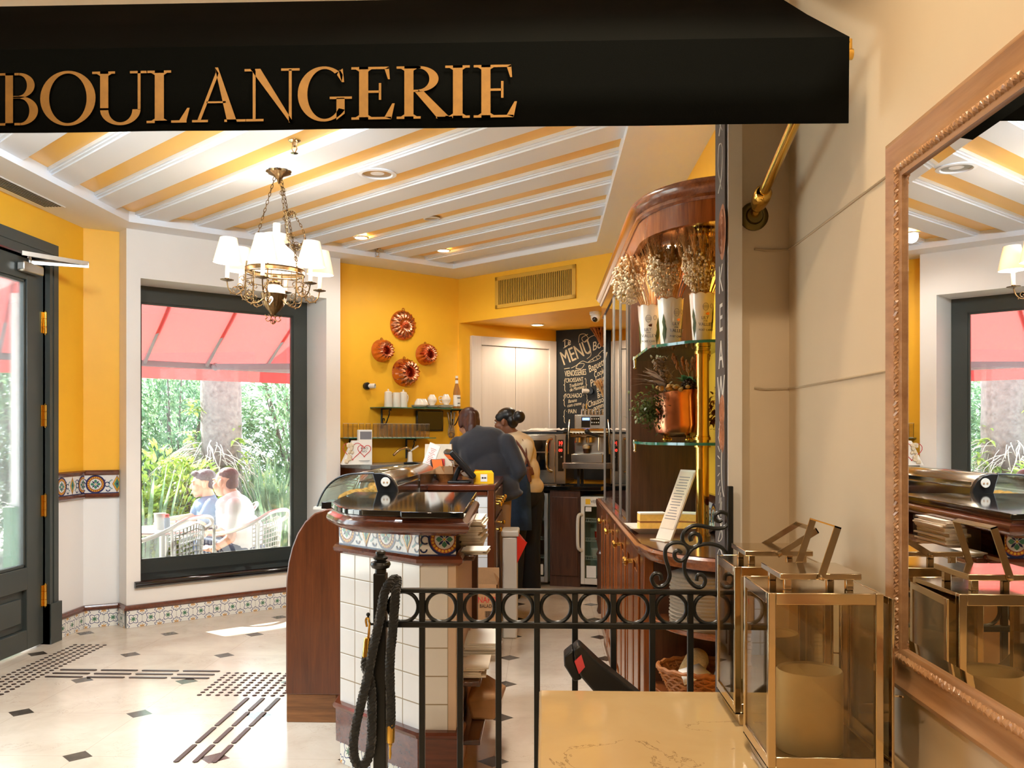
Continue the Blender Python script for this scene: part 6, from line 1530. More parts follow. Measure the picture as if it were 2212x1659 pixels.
tp = thing('turned_post', 'dark turned wooden table leg beyond the far end of the cabinets', 'post', (.445, 7.15, 0))
build('leg', MB().lathe([(.02, 0), (.03, .02), (.022, .06), (.028, .1), (.028, .45), (.035, .47), (.02, .5), (.032, .56), (.03, .84), (.036, .86), (.036, .9), (0, .9)], 16), M['walnut'], tp)

# things on the corner shelves
ds = thing('doily_stack', 'tall stack of round grey paper doilies on the corner shelf', 'doilies', (.585, 3.30, .712))
def dmod(r_, z_, a, j): return r_*(1+.012*sin(24*a+j*2.3)+.01*sin(j*1.7)), z_
build('doily', MB().lathe([(0, 0)]+[(.128+.004*((i*7) % 3-1), .188*i/44) for i in range(45)]+[(.10, .2), (.05, .204), (0, .205)], 48, mod=dmod), M['doily'], ds)
bs = thing('wicker_basket', 'brown wicker basket with twine on the lower corner shelf', 'basket', (.585, 3.30, .455))
mb = MB(); n = 40
for k in range(7):
    z = .012+.013*k; R_ = .12+.05*(z/.1)
    mb.tube([Vector((R_*cos(2*pi*i/n)+(0), R_*.78*sin(2*pi*i/n), z+.004*(1 if (i+k) % 2 else -1))) for i in range(n)], .0055, 5, True)
for i in range(40): a = 2*pi*i/40; mb.tube([(.118*cos(a), .092*sin(a), .004), (.172*cos(a+.12), .134*sin(a+.12), .108)], .0038, 5)
mb.lathe([(0, .003), (.12, .004), (.168, .1)], 40, Matrix.Scale(.78, 4, (0, 1, 0)), caps=False); build('weave', mb, M['wicker'], bs)
mb = MB(); r3 = [Vector((.172*cos(2*pi*i/60), .134*sin(2*pi*i/60), .108+.003*sin(i*1.9))) for i in range(60)]; mb.tube(r3, .009, 7, True); build('rim', mb, M['wicker'], bs)
tw = thing('twine_roll', 'beige roll of twine lying in the wicker basket', 'twine', (.535, 3.31, .545)); mb = MB(); T2 = Matrix.Rotation(radians(-30), 4, 'Z') @ Matrix.Rotation(radians(-62), 4, 'X')
mb.lathe([(0, -.09), (.036, -.088), (.042, -.07), (.044, 0), (.042, .07), (.034, .088), (0, .09)], 24, T2 @ Matrix.Identity(4)); build('spool', mb, M['twine'], tw)
tp_ = thing('tape_roll', 'pale roll of tape standing in the wicker basket', 'tape', (.655, 3.27, .525)); mb = MB(); T2 = Matrix.Rotation(.6, 4, 'Z') @ Matrix.Rotation(.5, 4, 'X'); mb.lathe([(.038, 0), (.05, 0), (.05, .05), (.038, .05), (.038, 0)], 28, T2, caps=False); build('roll', mb, M['porc'], tp_)
np_ = thing('napkin', 'white folded paper napkin on the basket rim', 'napkin', (.52, 3.20, .555), .3); mb = MB(); mb.add([(-.05, -.03, 0), (.06, -.02, .012), (.05, .05, .03), (-.03, .05, .012), (-.045, -.032, -.02)], [(0, 1, 2, 3), (0, 4, 1)]); o = build('sheet', mb, M['paper'], np_); o.modifiers.new('thick', 'SOLIDIFY').thickness = .003
np2 = thing('napkin', 'white napkin corner hanging from under the basket', 'napkin', (.50, 3.14, .46), .2); mb = MB(); mb.add([(-.03, 0, .0), (.05, 0, .0), (.045, -.02, -.005), (-.02, -.022, -.05), (-.03, -.012, -.01)], [(0, 1, 2, 3, 4)]); o = build('sheet', mb, M['paper'], np2); o.modifiers.new('thick', 'SOLIDIFY').thickness = .003

# ------------------------------------------------------------------ wrought iron railing
RY = 2.62
rl = thing('railing', 'black wrought iron railing with rings between counter and wall', 'railing', (.05, RY, 0))
def RP(u, v, o=0): p = on_y(u, v, RY); p.y += o; return p
ztp, zmd = .956, .852; xl, xr = RP(835, 1272).x, RP(1577, 1272).x
mb = MB(); mb.box(xl-.02, xr, RY-.013, RY+.013, ztp-.012, ztp); build('top_rail', mb, M['black_m'], rl, w=True, bevel=.003)
mb = MB(); mb.box(xl-.02, xr, RY-.010, RY+.010, zmd-.009, zmd+.009); build('lower_rail', mb, M['black_m'], rl, w=True, bevel=.003)
mb = MB(); mb.box(xl-.02, xr, RY-.010, RY+.010, .09, .11); build('bottom_rail', mb, M['black_m'], rl, w=True, bevel=.003)
bx = [912, 994, 1077, 1160, 1242, 1325, 1409, 1491]
for u in bx:
    x = RP(u, 1300).x; mb = MB(); mb.box(x-.0085, x+.0085, RY-.0085, RY+.0085, .0, ztp-.011); build('baluster', mb, M['black_m'], rl, w=True, bevel=.002)
for u in [871]+[(a+b)/2 for a, b in zip(bx, bx[1:])]+[1532]:
    x = RP(u, 1311).x; mb = MB(); mb.ring((0, 0, 0), .0435, .0058, 36, 8, frame(Vector((x, RY, .9025)), Vector((1, 0, 0)), Vector((0, 0, 1)), Vector((0, -1, 0)))); build('ring', mb, M['black_m'], rl, w=True)
x = RP(822, 1300).x; mb = MB(); mb.box(x-.0185, x+.0185, RY-.0185, RY+.0185, 0, 1.0)
build('post', mb, M['black_m'], rl, w=True, bevel=.003)
mb = MB(); mb.lathe([(.014, .998), (.014, 1.012), (.022, 1.016), (.026, 1.026), (.024, 1.034), (.014, 1.038), (.014, 1.040), (.018, 1.043), (.019, 1.049), (.012, 1.054), (.011, 1.056), (.013, 1.06), (.012, 1.066), (.006, 1.07), (0, 1.071)], 18, Matrix.Translation((x, RY, 0)))
mb2 = MB(); mb2.v = [Vector((x+(p.x-x)*1.15, RY+(p.y-RY)*1.15, .998+(p.z-.998)*.95)) for p in mb.v]; mb2.f = mb.f; mb2.mi = mb.mi; mb2.uv = mb.uv; build('finial', mb2, M['black_m'], rl, w=True)
mb = MB(); mb.tube([RP(822, 1344, -.02), RP(806, 1344, -.03), RP(801, 1338, -.03), RP(799.5, 1326, -.03)], .0035, 7); mb.ball(RP(799.5, 1323, -.03), .0058); build('hook', mb, M['black_m'], rl, w=True)
mb = MB(); mb.box(xr-.008, xr+.008, RY-.008, RY+.008, 0, RP(1577, 1050).z); build('wall_post', mb, M['black_m'], rl, w=True, bevel=.002)
sc = [[(530, 408), (505, 420), (478, 400), (488, 365), (530, 352), (572, 378), (578, 425), (545, 462), (480, 470), (400, 455), (340, 448), (290, 465), (252, 505), (248, 560), (285, 600), (335, 605), (372, 570), (368, 525), (330, 505), (300, 525), (308, 560)],
      [(240, 645), (215, 628), (190, 645), (195, 685), (235, 702), (275, 670), (288, 625), (265, 585), (215, 570), (160, 580), (125, 620), (125, 680), (145, 750), (155, 810), (135, 860), (90, 888), (45, 875), (25, 830), (45, 795), (85, 800), (95, 840)],
      [(565, 660), (530, 610), (470, 585), (400, 582), (330, 605), (285, 655), (260, 720), (265, 790), (300, 850), (345, 888), (390, 885), (410, 845), (390, 805), (355, 805), (348, 845)]]
for s in sc:
    mb = MB(); mb.tube(cat_rom([RP(1400+a/3.318, 1000+b/3.318) for a, b in s], 5), .006, 8); build('scroll', mb, M['black_m'], rl, w=True)
# rope
rp_ = thing('barrier_rope', 'thick black twisted barrier rope with brass ends hung on the railing post', 'rope', tuple(RP(822, 1420, -.06)))
px = [(690, 800, -.05), (684, 860, -.055), (700, 960, -.03), (722, 1100, -.04), (722, 1300, -.04), (716, 1450, -.04), (690, 1565, -.045), (640, 1597, -.05), (602, 1530, -.055), (600, 1400, -.06), (625, 1250, -.06), (665, 1090, -.06), (705, 920, -.06), (735, 760, -.06), (765, 620, -.055), (795, 470, -.05), (815, 340, -.04), (850, 262, -.02), (885, 256, .02), (897, 330, -.035), (892, 450, -.045), (880, 600, -.045), (864, 760, -.045), (858, 900, -.045), (862, 1050, -.045), (866, 1200, -.045), (864, 1315, -.045)]
C = cat_rom([RP(600+a/3.464, 1180+b/3.464, o_) for a, b, o_ in px], 12)
def twisted(mb, C, R, rs, turns, ns=3, n=6):
    L = [0]
    for a, b in zip(C, C[1:]): L.append(L[-1]+(b-a).length)
    N = int(L[-1]/.005); pts = []; j = 0
    for i in range(N+1):
        d = L[-1]*i/N
        while j < len(C)-2 and L[j+1] < d: j += 1
        k = (d-L[j])/max(1e-6, L[j+1]-L[j]); pts.append(C[j].lerp(C[j+1], k))
    x = basis(pts[1]-pts[0])[0]; F_ = []
    for i in range(N+1):
        t = (pts[min(N, i+1)]-pts[max(0, i-1)]).normalized(); x = (x-t*x.dot(t)).normalized(); F_.append((x.copy(), t.cross(x)))
    for s in range(ns):
        mb.tube([pts[i]+(F_[i][0]*cos(turns*L[-1]*i/N+2*pi*s/ns)+F_[i][1]*sin(turns*L[-1]*i/N+2*pi*s/ns))*R for i in range(N+1)], rs, n)
mb = MB(); twisted(mb, C, .0072, .0078, 190); build('cord', mb, M['rope'], rp_, w=True)
for a, b, hk in ((RP(600+690/3.464, 1180+800/3.464, -.05), RP(600+700/3.464, 1180+655/3.464, -.045), 1), (RP(600+864/3.464, 1180+1300/3.464, -.045), RP(600+862/3.464, 1180+1435/3.464, -.045), 0)):
    L_ = (b-a).length; mb = MB(); T2 = axis_m(a, b-a); mb.lathe([(.0, -.005), (.0125, -.005), (.0125, L_*.8), (.011, L_*.95), (.006, L_), (0, L_)], 18, T2)
    if hk: mb.tube(cat_rom([b, b+Vector((.002, 0, .02)), b+Vector((.004, -.004, .04)), b+Vector((0, -.004, .055)), b+Vector((-.007, 0, .05)), b+Vector((-.004, 0, .03))], 4), .0032, 7)
    else: mb.lathe([(.005, L_), (.006, L_+.006), (.003, L_+.012), (.0045, L_+.03), (.002, L_+.045), (0, L_+.045)], 12, T2)
    build('ferrule', mb, M['brass'], rp_, w=True)

# ------------------------------------------------------------------ marble ledge, lanterns
LZ = .75; LY1 = 2.318
lg = thing('marble_ledge', 'polished cream marble ledge in front of the railing', 'ledge', (.36, .8, 0))
mb = MB(); mb.box(-.012, HX-.004, -.6, LY1, LZ-.035, LZ); build('slab', mb, M['ledge'], lg, w=True, bevel=.006, seg=3)
mb = MB(); mb.box(.03, HX-.006, -.58, LY1-.04, 0, LZ-.035); build('plinth', mb, M['hall'], lg, w=True)
def lantern(label, x0, y0, tilt, door_open):
    W, Hh = .212, .345; t = thing('lantern', label, 'lantern', (x0+W/2, y0+W/2, LZ)); h = W/2; b = .0145; zb = .028; zt = Hh+.012
    mb = MB(); mb.box(-h+.012, h-.012, -h+.012, h-.012, 0, zb); build('base', mb, M['nickel'], t, bevel=.002)
    mb = MB(); mb.box(-h, h, -h, h, zb, zb+.006)
    for sx in (-1, 1):
        for sy in (-1, 1): mb.box(sx*h-(b if sx > 0 else 0), sx*h+(0 if sx > 0 else b), sy*h-(b if sy > 0 else 0), sy*h+(0 if sy > 0 else b), zb, zt)
    for z0, z1 in ((zb, zb+.024), (zt-.022, zt)):
        for s in (-1, 1):
            mb.box(-h+b, h-b, s*h-(.006 if s > 0 else 0), s*h+(0 if s > 0 else .006), z0, z1); mb.box(s*h-(.006 if s > 0 else 0), s*h+(0 if s > 0 else .006), -h+b, h-b, z0, z1)
    mb.box(-h+.001, h-.001, -h+.001, h-.001, zt-.004, zt-.001)
    build('frame', mb, M['nickel'], t, bevel=.0015)
    for s in (-1, 1):
        m3 = MB(); m3.box(-h+b, h-b, s*(h-.004)-.001, s*(h-.004)+.001, zb+.024, zt-.022); build('pane', m3, M['glass_l'], t)
    m3 = MB(); m3.box(-h+.003, -h+.005, -h+b, h-b, zb+.024, zt-.022); build('pane', m3, M['glass_l'], t)
    # hinged door on the wall side
    T2 = Matrix.Translation((h+.002, h-.004, 0)) @ Matrix.Rotation(door_open, 4, 'Z'); m3 = MB(); W2 = W-.008
    for a, c, z0, z1 in ((-W2, -W2+b, zb+.004, zt-.01), (-b, 0, zb+.004, zt-.01), (-W2+b, -b, zb+.004, zb+.02), (-W2+b, -b, zt-.024, zt-.01)): m3.box(0, .005, a, c, z0, z1, T2)
    m3.tube([T2 @ Vector((.004, -W2+.008, .165)), T2 @ Vector((.018, -W2+.004, .165))], .0022, 7); m3.tube([T2 @ Vector((.016, -W2-.012, .168)), T2 @ Vector((.016, -W2+.02, .162))], .0022, 7); dr = build('door', m3, M['nickel'], t, bevel=.001)
    m3 = MB(); m3.box(.0015, .003, -W2+b, -b, zb+.02, zt-.024, T2); build('pane', m3, M['glass_l'], dr)
    m3 = MB(); q = .07
    for sx in (-1, 1):
        for sy in (-1, 1): m3.box(sx*(q-.012)-.007, sx*(q-.012)+.007, sy*(q-.012)-.007, sy*(q-.012)+.007, zt-.001, zt+.02)
    m3.box(-q-.006, q+.006, -q-.006, q+.006, zt+.02, zt+.032); build('cap', m3, M['nickel'], t, bevel=.0015)
    m3 = MB(); T3 = Matrix.Translation((0, 0, zt+.026)) @ Matrix.Rotation(tilt, 4, 'Y'); y = q+.0085
    for s in (-1, 1): m3.box(-.0065, .0065, s*y-.0015, s*y+.0015, -.006, .10, T3); m3.lathe([(.005, 0), (.005, .004), (0, .005)], 10, T3 @ axis_m((0, s*(y+.001), 0), (0, s, 0)))
    m3.box(-.0065, .0065, -y-.0015, y+.0015, .097, .1, T3); build('handle', m3, M['nickel'], t)
    return t
lantern('nearer square nickel and glass lantern on the marble ledge', .416, 1.70, radians(18), radians(4))
lantern('farther square nickel lantern behind the other one, beside the railing', .424, 2.035, radians(58), 0)
for lab, x, y in (('thick cream pillar candle inside the nearer lantern', .522, 1.806), ('thick cream pillar candle inside the farther lantern', .530, 2.141)):
    t = thing('pillar_candle', lab, 'candle', (x, y, LZ+.0345)); build('wax', MB().lathe([(0, 0), (.062, 0), (.0635, .006), (.0635, .152), (.061, .156), (.056, .152), (.053, .13), (0, .118)], 40), M['wax'], t); build('wick', MB().tube([(0, 0, .117), (.001, 0, .13)], .0012, 5), M['blackp'], t)

# black tilted display beside the railing
td = thing('tilted_display', 'black tilted display unit rising behind the marble ledge', 'display', tuple(RP(1330, 1500, -.12).to_tuple()[:2])+(0,))
def TP(zx, zy, o): p = on_y(1190+zx/10.533, 1360+zy/10.533, 2.47); p.y += o; return p
mb = MB(); f = [(620, 285), (690, 330), (1100, 720), (1500, 1030), (1950, 1390), (2100, 1520), (1040, 1460), (960, 1340), (660, 1000), (520, 620), (500, 400)]
V = [TP(a, b, -.035) for a, b in f]+[TP(a, b, .045) for a, b in f]; n = len(f)
mb.add(V, [tuple(range(n)), tuple(range(2*n-1, n-1, -1))]+[(i, n+i, n+(i+1) % n, (i+1) % n) for i in range(n)]); build('arm', mb, M['blackp'], td, w=True, bevel=.006, seg=3)
mb = MB(); f = [(495, 400), (300, 560), (300, 770), (520, 1120), (660, 1080), (700, 1050), (520, 640)]; n = len(f)
V = [TP(a, b, -.03) for a, b in f]+[TP(a, b, .05) for a, b in f]; mb.add(V, [tuple(range(n)), tuple(range(2*n-1, n-1, -1))]+[(i, n+i, n+(i+1) % n, (i+1) % n) for i in range(n)]); build('head', mb, M['blackp'], td, w=True, bevel=.004)
mb = MB(); f = [(525, 640), (680, 490), (760, 760), (625, 920)]; mb.add([TP(a, b, -.043) for a, b in f]+[TP(a, b, -.036) for a, b in f], [(0, 1, 2, 3), (7, 6, 5, 4), (0, 4, 5, 1), (1, 5, 6, 2), (2, 6, 7, 3), (3, 7, 4, 0)]); build('painted_reflection', mb, mat('painted awning reflection', (206, 66, 74), .08), td, w=True)  # red face paints the pink awning reflection into the base colour
p = TP(1500, 1450, .0); mb = MB(); mb.tube([p, Vector((p.x+.01, p.y, .3)), Vector((p.x+.01, p.y, .02))], .02, 12); mb.lathe([(0, 0), (.11, 0), (.11, .012), (.02, .02), (0, .02)], 28, Matrix.Translation((p.x+.01, p.y+.02, 0))); build('stand', mb, M['blackp'], td, w=True)

# ------------------------------------------------------------------ mirror on the hall wall
mr = thing('wall_mirror', 'large mirror in a beaded gilt wood frame on the right wall', 'mirror', (HX, 1.28, .915))
my0, my1, mz0, mz1 = .70, 1.872, .897, 1.992; fw_ = .088
rect = [Vector((HX-.001, my1, mz0)), Vector((HX-.001, my1, mz1)), Vector((HX-.001, my0, mz1)), Vector((HX-.001, my0, mz0))]
mb = MB(); prof = [(.0, 0), (.0, .020), (.007, .029), (.017, .033), (.026, .029), (.042, .024), (.058, .027), (.068, .030), (.080, .031), (fw_, .028), (fw_, .004)]
mb.sweep([(-a, b) for a, b in prof], rect, True, (-1, 0, 0)); o = build('frame', mb, M['frame_w'], mr, w=True)
ii = [Vector((HX-.030, y, z)) for y, z in ((my1-.072, mz0+.072), (my1-.072, mz1-.072), (my0+.072, mz1-.072), (my0+.072, mz0+.072), (my1-.072, mz0+.072))]
CC_ = []
for a, b in zip(ii, ii[1:]): CC_ += [a.lerp(b, k/20) for k in range(20)]
mb = MB(); twisted(mb, CC_+[ii[-1]], .0042, .0052, 300, 3, 6); build('rope_bead', mb, M['frame_w'], mr, w=True)
e = .0; a0_, a1_, b0_, b1_ = my0+fw_-.004, my1-fw_+.004, mz0+fw_-.004, mz1-fw_+.004; bv = .028; xm = HX-.0255
mb = MB(); mb.add([(xm, a1_-bv, b0_+bv), (xm, a1_-bv, b1_-bv), (xm, a0_+bv, b1_-bv), (xm, a0_+bv, b0_+bv)], [(0, 1, 2, 3)]); build('glass', mb, M['mirror'], mr, w=True, smooth=False)
mb = MB(); I = [(a1_-bv, b0_+bv), (a1_-bv, b1_-bv), (a0_+bv, b1_-bv), (a0_+bv, b0_+bv)]; O_ = [(a1_, b0_), (a1_, b1_), (a0_, b1_), (a0_, b0_)]
mb.add([(xm, *p) for p in I]+[(xm+.0026, *p) for p in O_], [(i, (i+1) % 4, 4+(i+1) % 4, 4+i) for i in range(4)]); build('bevel_edge', mb, M['mirror'], mr, w=True, smooth=False)

# ------------------------------------------------------------------ black shop awning with gold lettering
ba = thing('shop_awning', 'black canvas awning over the shop opening with gold lettering', 'awning', (-.9, 2.3, 2.08))
ax0, ax1, AY = -2.9, .663, 2.0
mb = MB(); zb0, zv = 2.08, 2.264
n = 40; V = []; F = []
for i in range(n+1):
    x = ax0+(ax1-ax0)*i/n
    V += [Vector((x, AY+.002*sin(i*1.3), zb0)), Vector((x, AY, zb0+.09)), Vector((x, AY-.004, zv)), Vector((x, AY+.31, zv+.205-.012)), Vector((x, 2.65, 2.676))]
for i in range(n):
    for j in range(4): F.append((i*5+j, i*5+5+j, i*5+6+j, i*5+j+1))
mb.add(V, F); o = build('canvas', mb, M['awn_k'], ba, w=True, sharp=30); s_ = o.modifiers.new('thick', 'SOLIDIFY'); s_.thickness = .004; s_.offset = 0
mb = MB(); mb.tube([(ax0, AY+.012, zv-.006), (ax1+.004, AY+.012, zv-.006)], .008, 10); build('front_bar', mb, M['blackp'], ba, w=True)
mb = MB(); mb.tube([(ax1-.002, AY+.012, zv-.03), (ax1+.012, AY+.012, zv-.03)], .012, 14); mb.tube([(ax1+.004, AY+.012, zv-.04), (ax1+.004, AY+.012, zv+.002)], .008, 10); build('end_bracket', mb, M['brass'], ba, w=True)
LS = 2212/1150.0
LET = MB()
def LPt(x, y):                                                         # lettering strip coordinates: x along, y 0 baseline .. 1 cap height
    k = x/2147.0; vb = 522-36*k; vc = 304.5-37*k; v = vb+(vc-vb)*y
    p = on_y(x/LS, v/LS, AY-.0085); return p
def lq(*pts): LET.add([LPt(*p) for p in pts], [tuple(range(len(pts)))])
def bar_(x0, x1, y0, y1): lq((x0, y0), (x1, y0), (x1, y1), (x0, y1))
def serif(x0, x1, y, s0, s1, up):                                      # flat foot with small brackets to the stem
    h = .045*up; bar_(x0, x1, min(y, y+h), max(y, y+h))
    b = .04*up; lq((s0-14, y+h), (s0, y+h), (s0, y+h+b)); lq((s1, y+h), (s1+14, y+h), (s1, y+h+b))
def stem(x0, x1, l=20, r=20, top=True, bot=True):
    bar_(x0, x1, 0, 1)
    if bot: serif(x0-l, x1+r, 0, x0, x1, 1)
    if top: serif(x0-l, x1+r, 1, x0, x1, -1)
def bowl(cx, cy, ro, ho, ri, hi, a0, a1, dx=0, n=22, tilt=0):
    A = [a0+(a1-a0)*i/n for i in range(n+1)]
    o = [(cx+ro*cos(a+tilt*0), cy+ho*sin(a)) for a in A]; i_ = [(cx+dx+ri*cos(a+tilt), cy+hi*sin(a+tilt)) for a in A]
    for k in range(n): lq(o[k], o[k+1], i_[k+1], i_[k])
# B
bar_(22, 54, 0, 1); bar_(-3, 60, 0, .045); bar_(-3, 60, .955, 1)
bowl(78, .76, 66, .24, 34, .195, -pi/2, pi/2); bar_(54, 80, .955, 1); bar_(54, 80, .52, .56)
bowl(84, .275, 74, .275, 38, .23, -pi/2, pi/2); bar_(54, 86, 0, .045); bar_(54, 86, .515, .55)
# O
bowl(282, .5, 115, .525, 78, .475, 0, 2*pi, 0, 48, .0)
# U
bar_(416, 450, .26, 1); serif(383, 478, 1, 416, 450, -1); bar_(572, 584, .26, 1); bar_(540, 612, .955, 1)
bowl(500, .27, 84, .30, 50, .245, pi, 2*pi); lq((416, .26), (450, .26), (450, .3), (416, .3))
# L
stem(643, 681, 34, 30); bar_(681, 775, 0, .045); lq((745, .045), (775, .045), (788, .28), (778, .28))
# A
lq((820, .04), (834, .04), (905, .88), (899, .97)); lq((893, 1.04), (906, 1.04), (984, .0), (944, .0)); lq((893, 1.04), (899, .93), (905, .88), (908, .93)); bar_(858, 938, .36, .395); bar_(798, 864, 0, .045); bar_(932, 1020, 0, .045)
# N
bar_(1050, 1062, .04, .97); bar_(1022, 1095, 0, .045); bar_(1016, 1060, .955, 1); lq((1040, 1.0), (1082, 1.0), (1212, .02), (1212, -.03), (1204, -.03)); bar_(1200, 1212, -.03, .98); bar_(1168, 1245, .955, 1)
# G
bowl(1345, .5, 108, .525, 72, .475, .95, 2*pi-.62, 4, 36); lq((1408, .93), (1424, .98), (1430, .72), (1420, .72)); lq((1400, .86), (1420, .72), (1424, .86), (1412, .96)); bar_(1398, 1432, .06, .42); bar_(1370, 1462, .40, .445); lq((1398, .06), (1432, .06), (1432, .12), (1398, .0))
# E, R, I, E
def E_let(x):
    stem(x+34, x+72, 32, 0); bar_(x+72, x+158, .955, 1); lq((x+140, .955), (x+158, 1), (x+162, .76), (x+154, .76)); bar_(x+72, x+118, .505, .55); bar_(x+116, x+126, .37, .69)
    bar_(x+72, x+168, 0, .045); lq((x+140, .045), (x+168, .0), (x+182, .30), (x+172, .30))
E_let(1458)
stem(1680, 1718, 32, 30); bowl(1738, .755, 84, .245, 46, .2, -pi/2, pi/2); bar_(1718, 1740, .955, 1); bar_(1718, 1742, .51, .55); lq((1722, .52), (1760, .52), (1872, .0), (1818, .0)); bar_(1812, 1880, 0, .03)
stem(1882, 1922, 32, 30); E_let(1966)
build('lettering', LET, M['gold'], ba, w=True, smooth=False)
# brass stay
st_ = thing('awning_stay', 'brass stay rod between the wall flange and the black awning', 'bracket', (.622, 2.698, 2.0))
fl = on_y(1628, 468, 2.699); e1 = Vector((.622, 2.03, 2.245)); e0 = fl+Vector((0, -.045, .018))
mb = MB(); mb.tube([e0.lerp(e1, .12), e1], .0145, 18); build('rod', mb, M['brass_p'], st_, w=True)
mb = MB(); T2 = axis_m(fl, (0, -1, 0)); mb.lathe([(0, 0), (.042, 0), (.042, .006), (.034, .012), (.026, .012), (.022, .02), (0, .02)], 30, T2); build('flange', mb, mat('olive bronze', (108, 92, 48), .35, .9), st_, w=True)
mb = MB(); mb.ball(e0, .017); mb.tube([fl+Vector((0, -.015, .004)), e0], .013, 14); T2 = axis_m(e0, e1-e0); mb.lathe([(.012, .005), (.022, .015), (.0255, .05), (.024, .078), (.018, .085), (.015, .086)], 22, T2); build('socket', mb, M['brass'], st_, w=True)

# chalk lettered panel on the partition jamb
cj = thing('jamb_chalkboard', 'narrow grey chalkboard on the partition jamb with white chalk letters', 'chalkboard', (JX, 2.73, .86))
mb = MB(); mb.box(JX-.008, JX-.001, JY0+.012, JY1+.012, .60, 2.70); build('board', mb, M['chalkg'], cj, w=True)
mb = MB(); fx = frame(Vector((JX-.0085, 2.73, 0)), Vector((0, -1, 0)), Vector((0, 0, 1)), Vector((-1, 0, 0)))
def jt(s, z, sz, y=0, sx=1.0): mb.text(s, sz, fx @ Matrix.Translation((y, z, 0)), 0, .0006, 'CENTER', sx)
for ch, z in (('K', 1.86), ('E', 1.745), ('A', 1.635), ('W', 1.53), ('A', 1.43)): jt(ch, z, .12, .01, .9)

for pts in ([(-.04, 1.16), (.0, 1.14), (.03, 1.10), (-.03, 1.08), (.01, 1.12), (.035, 1.15)], [(-.03, .95), (-.03, .90), (.0, .94), (.03, .90), (.03, .96)], [(-.03, 2.13), (.02, 2.17), (.03, 2.25), (-.02, 2.27), (-.03, 2.2), (.02, 2.13)], [(-.02, 2.3), (.03, 2.36), (.0, 2.42), (-.03, 2.36), (.03, 2.3)], [(.055, 1.22), (.03, 1.25), (.02, 1.31), (.03, 1.37), (.055, 1.40)], [(-.045, 1.04), (.0, 1.06), (.045, 1.03), (.02, .99), (-.04, 1.0)]):
    mb.tube(cat_rom([fx @ Vector((a, b, .0)) for a, b in pts], 5), .0018, 4)
for k in range(14): a = 1.9+.18*k; c = Vector((.05, 1.31)); mb.tube([fx @ Vector((c.x+.06*cos(a), c.y+.12*sin(a), 0)), fx @ Vector((c.x+.09*cos(a), c.y+.17*sin(a), 0))], .0014, 4)
build('chalk_lettering', mb, M['chalkw'], cj, w=True, smooth=False)
for z, R_ in ((2.0, .055), (1.47, .035), (1.40, .035)):
    mb = MB(); T2 = Matrix.Translation((JX-.0085, 2.70, z)) @ Matrix.Rotation(-pi/2, 4, 'Y'); mb.lathe([(R_*1.5, 0), (R_*1.4, .001), (0, .0012)], 26, T2 @ Matrix.Scale(.6, 4, (0, 1, 0)))
    for k in range(3): mb.ring((0, 0, .0014), R_*(.4+.4*k), .003, 20, 4, T2 @ Matrix.Scale(.6, 4, (0, 1, 0)))
    build('pastry_drawing', mb, M['copper'] if False else mat('drawn pastry', (186, 128, 96), .8, var=.3, vs=30), cj, w=True)
# ------------------------------------------------------------------ two women behind the counter
DA = 7.2
def J(u, v, d=0.0): return at_d(u, v, DA+d)
wa = thing('person', 'person in a charcoal blazer and beige trousers bending forward, back turned', 'person', (J(1085, 1050).x, J(1085, 1050).y, 0))
hd = J(1012, 915, .22); fw = Vector((-.35, .9, -.35)); up_ = Vector((-.12, .35, 1))
b = Blob(); H = head(b, hd, fw, up_, .98); nk = J(1028, 942, .1); b.cap(nk, hd+Vector((0, 0, -.06)), .055, .05)
hpA = J(1062, 1056, -.03); b.cap(nk, J(1060, 1000), .09, .1)
skin_on('body', b, M['skin'], wa, .01, 3); eyes(H, wa)
c = Blob(); fA = Vector((-.1, 1, 0)); ax = Vector((-.22, .1, 1))
c.ell(J(1040, 955, .08), (.21, .13, .12), fA, ax); c.ell(J(1045, 975, .06), (.20, .14, .17), fA, ax); c.ell(J(1060, 1015, .02), (.175, .14, .17), fA, ax); c.ell(J(1072, 1058, -.02), (.19, .15, .12), fA, ax); c.ell(J(1078, 1074, -.03), (.20, .155, .05), fA, ax)
c.cap(J(1029, 940, .09), J(1034, 952, .08), .085, .12)
shr, elr, wrr = J(1094, 956, .02), J(1122, 1016, -.05), J(1098, 1052, .12); shl, ell_, wrl = J(990, 962, .1), J(982, 1015, .24), J(975, 1030, .46)
c.limb([shr, shr.lerp(elr, .5), elr, wrr], [.075, .07, .062, .05]); c.limb([shl, ell_, wrl], [.075, .06, .045])
skin_on('blazer', c, M['navy'], wa, .011, 4)
g = Blob(); hand(g, wrr, Vector((-.5, .3, -.3)), (.3, -1, .2), .6, 1, .9); hand(g, wrl, Vector((-.1, 1, -.2)), (0, 0, 1), .6, -1, .9); skin_on('hands', g, M['skin'], wa, .005, 2)
c = Blob()
for dx in (-.06, .07):
    k = hpA+Vector((dx, .06, -.52)); f = Vector((hpA.x+dx, hpA.y-.02, .07)); c.limb([hpA+Vector((dx, 0, -.03)), k], [.092, .07]); c.limb([k, f], [.068, .05])
c.ell(hpA, (.14, .11, .10), fA); skin_on('trousers', c, M['khaki'], wa, .011, 3)
for dx in (-.06, .07):
    s_ = Blob(); f = Vector((hpA.x+dx, hpA.y-.02, .04)); s_.cap(f, f+Vector((-.02, .15, -.008)), .04, .03); skin_on('shoe', s_, M['blackp'], wa, .008, 3)
hb = Blob(); hb.ball((0, -.03, .052), (.088, .098, .078), 14, 10, H); hb.ball((0, -.075, -.02), (.078, .05, .085), 14, 10, H); hb.ball((-.02, -.10, -.06), (.05, .035, .085), 14, 10, H); hb.ball((.0, .045, .095), (.055, .04, .02), 12, 8, H)
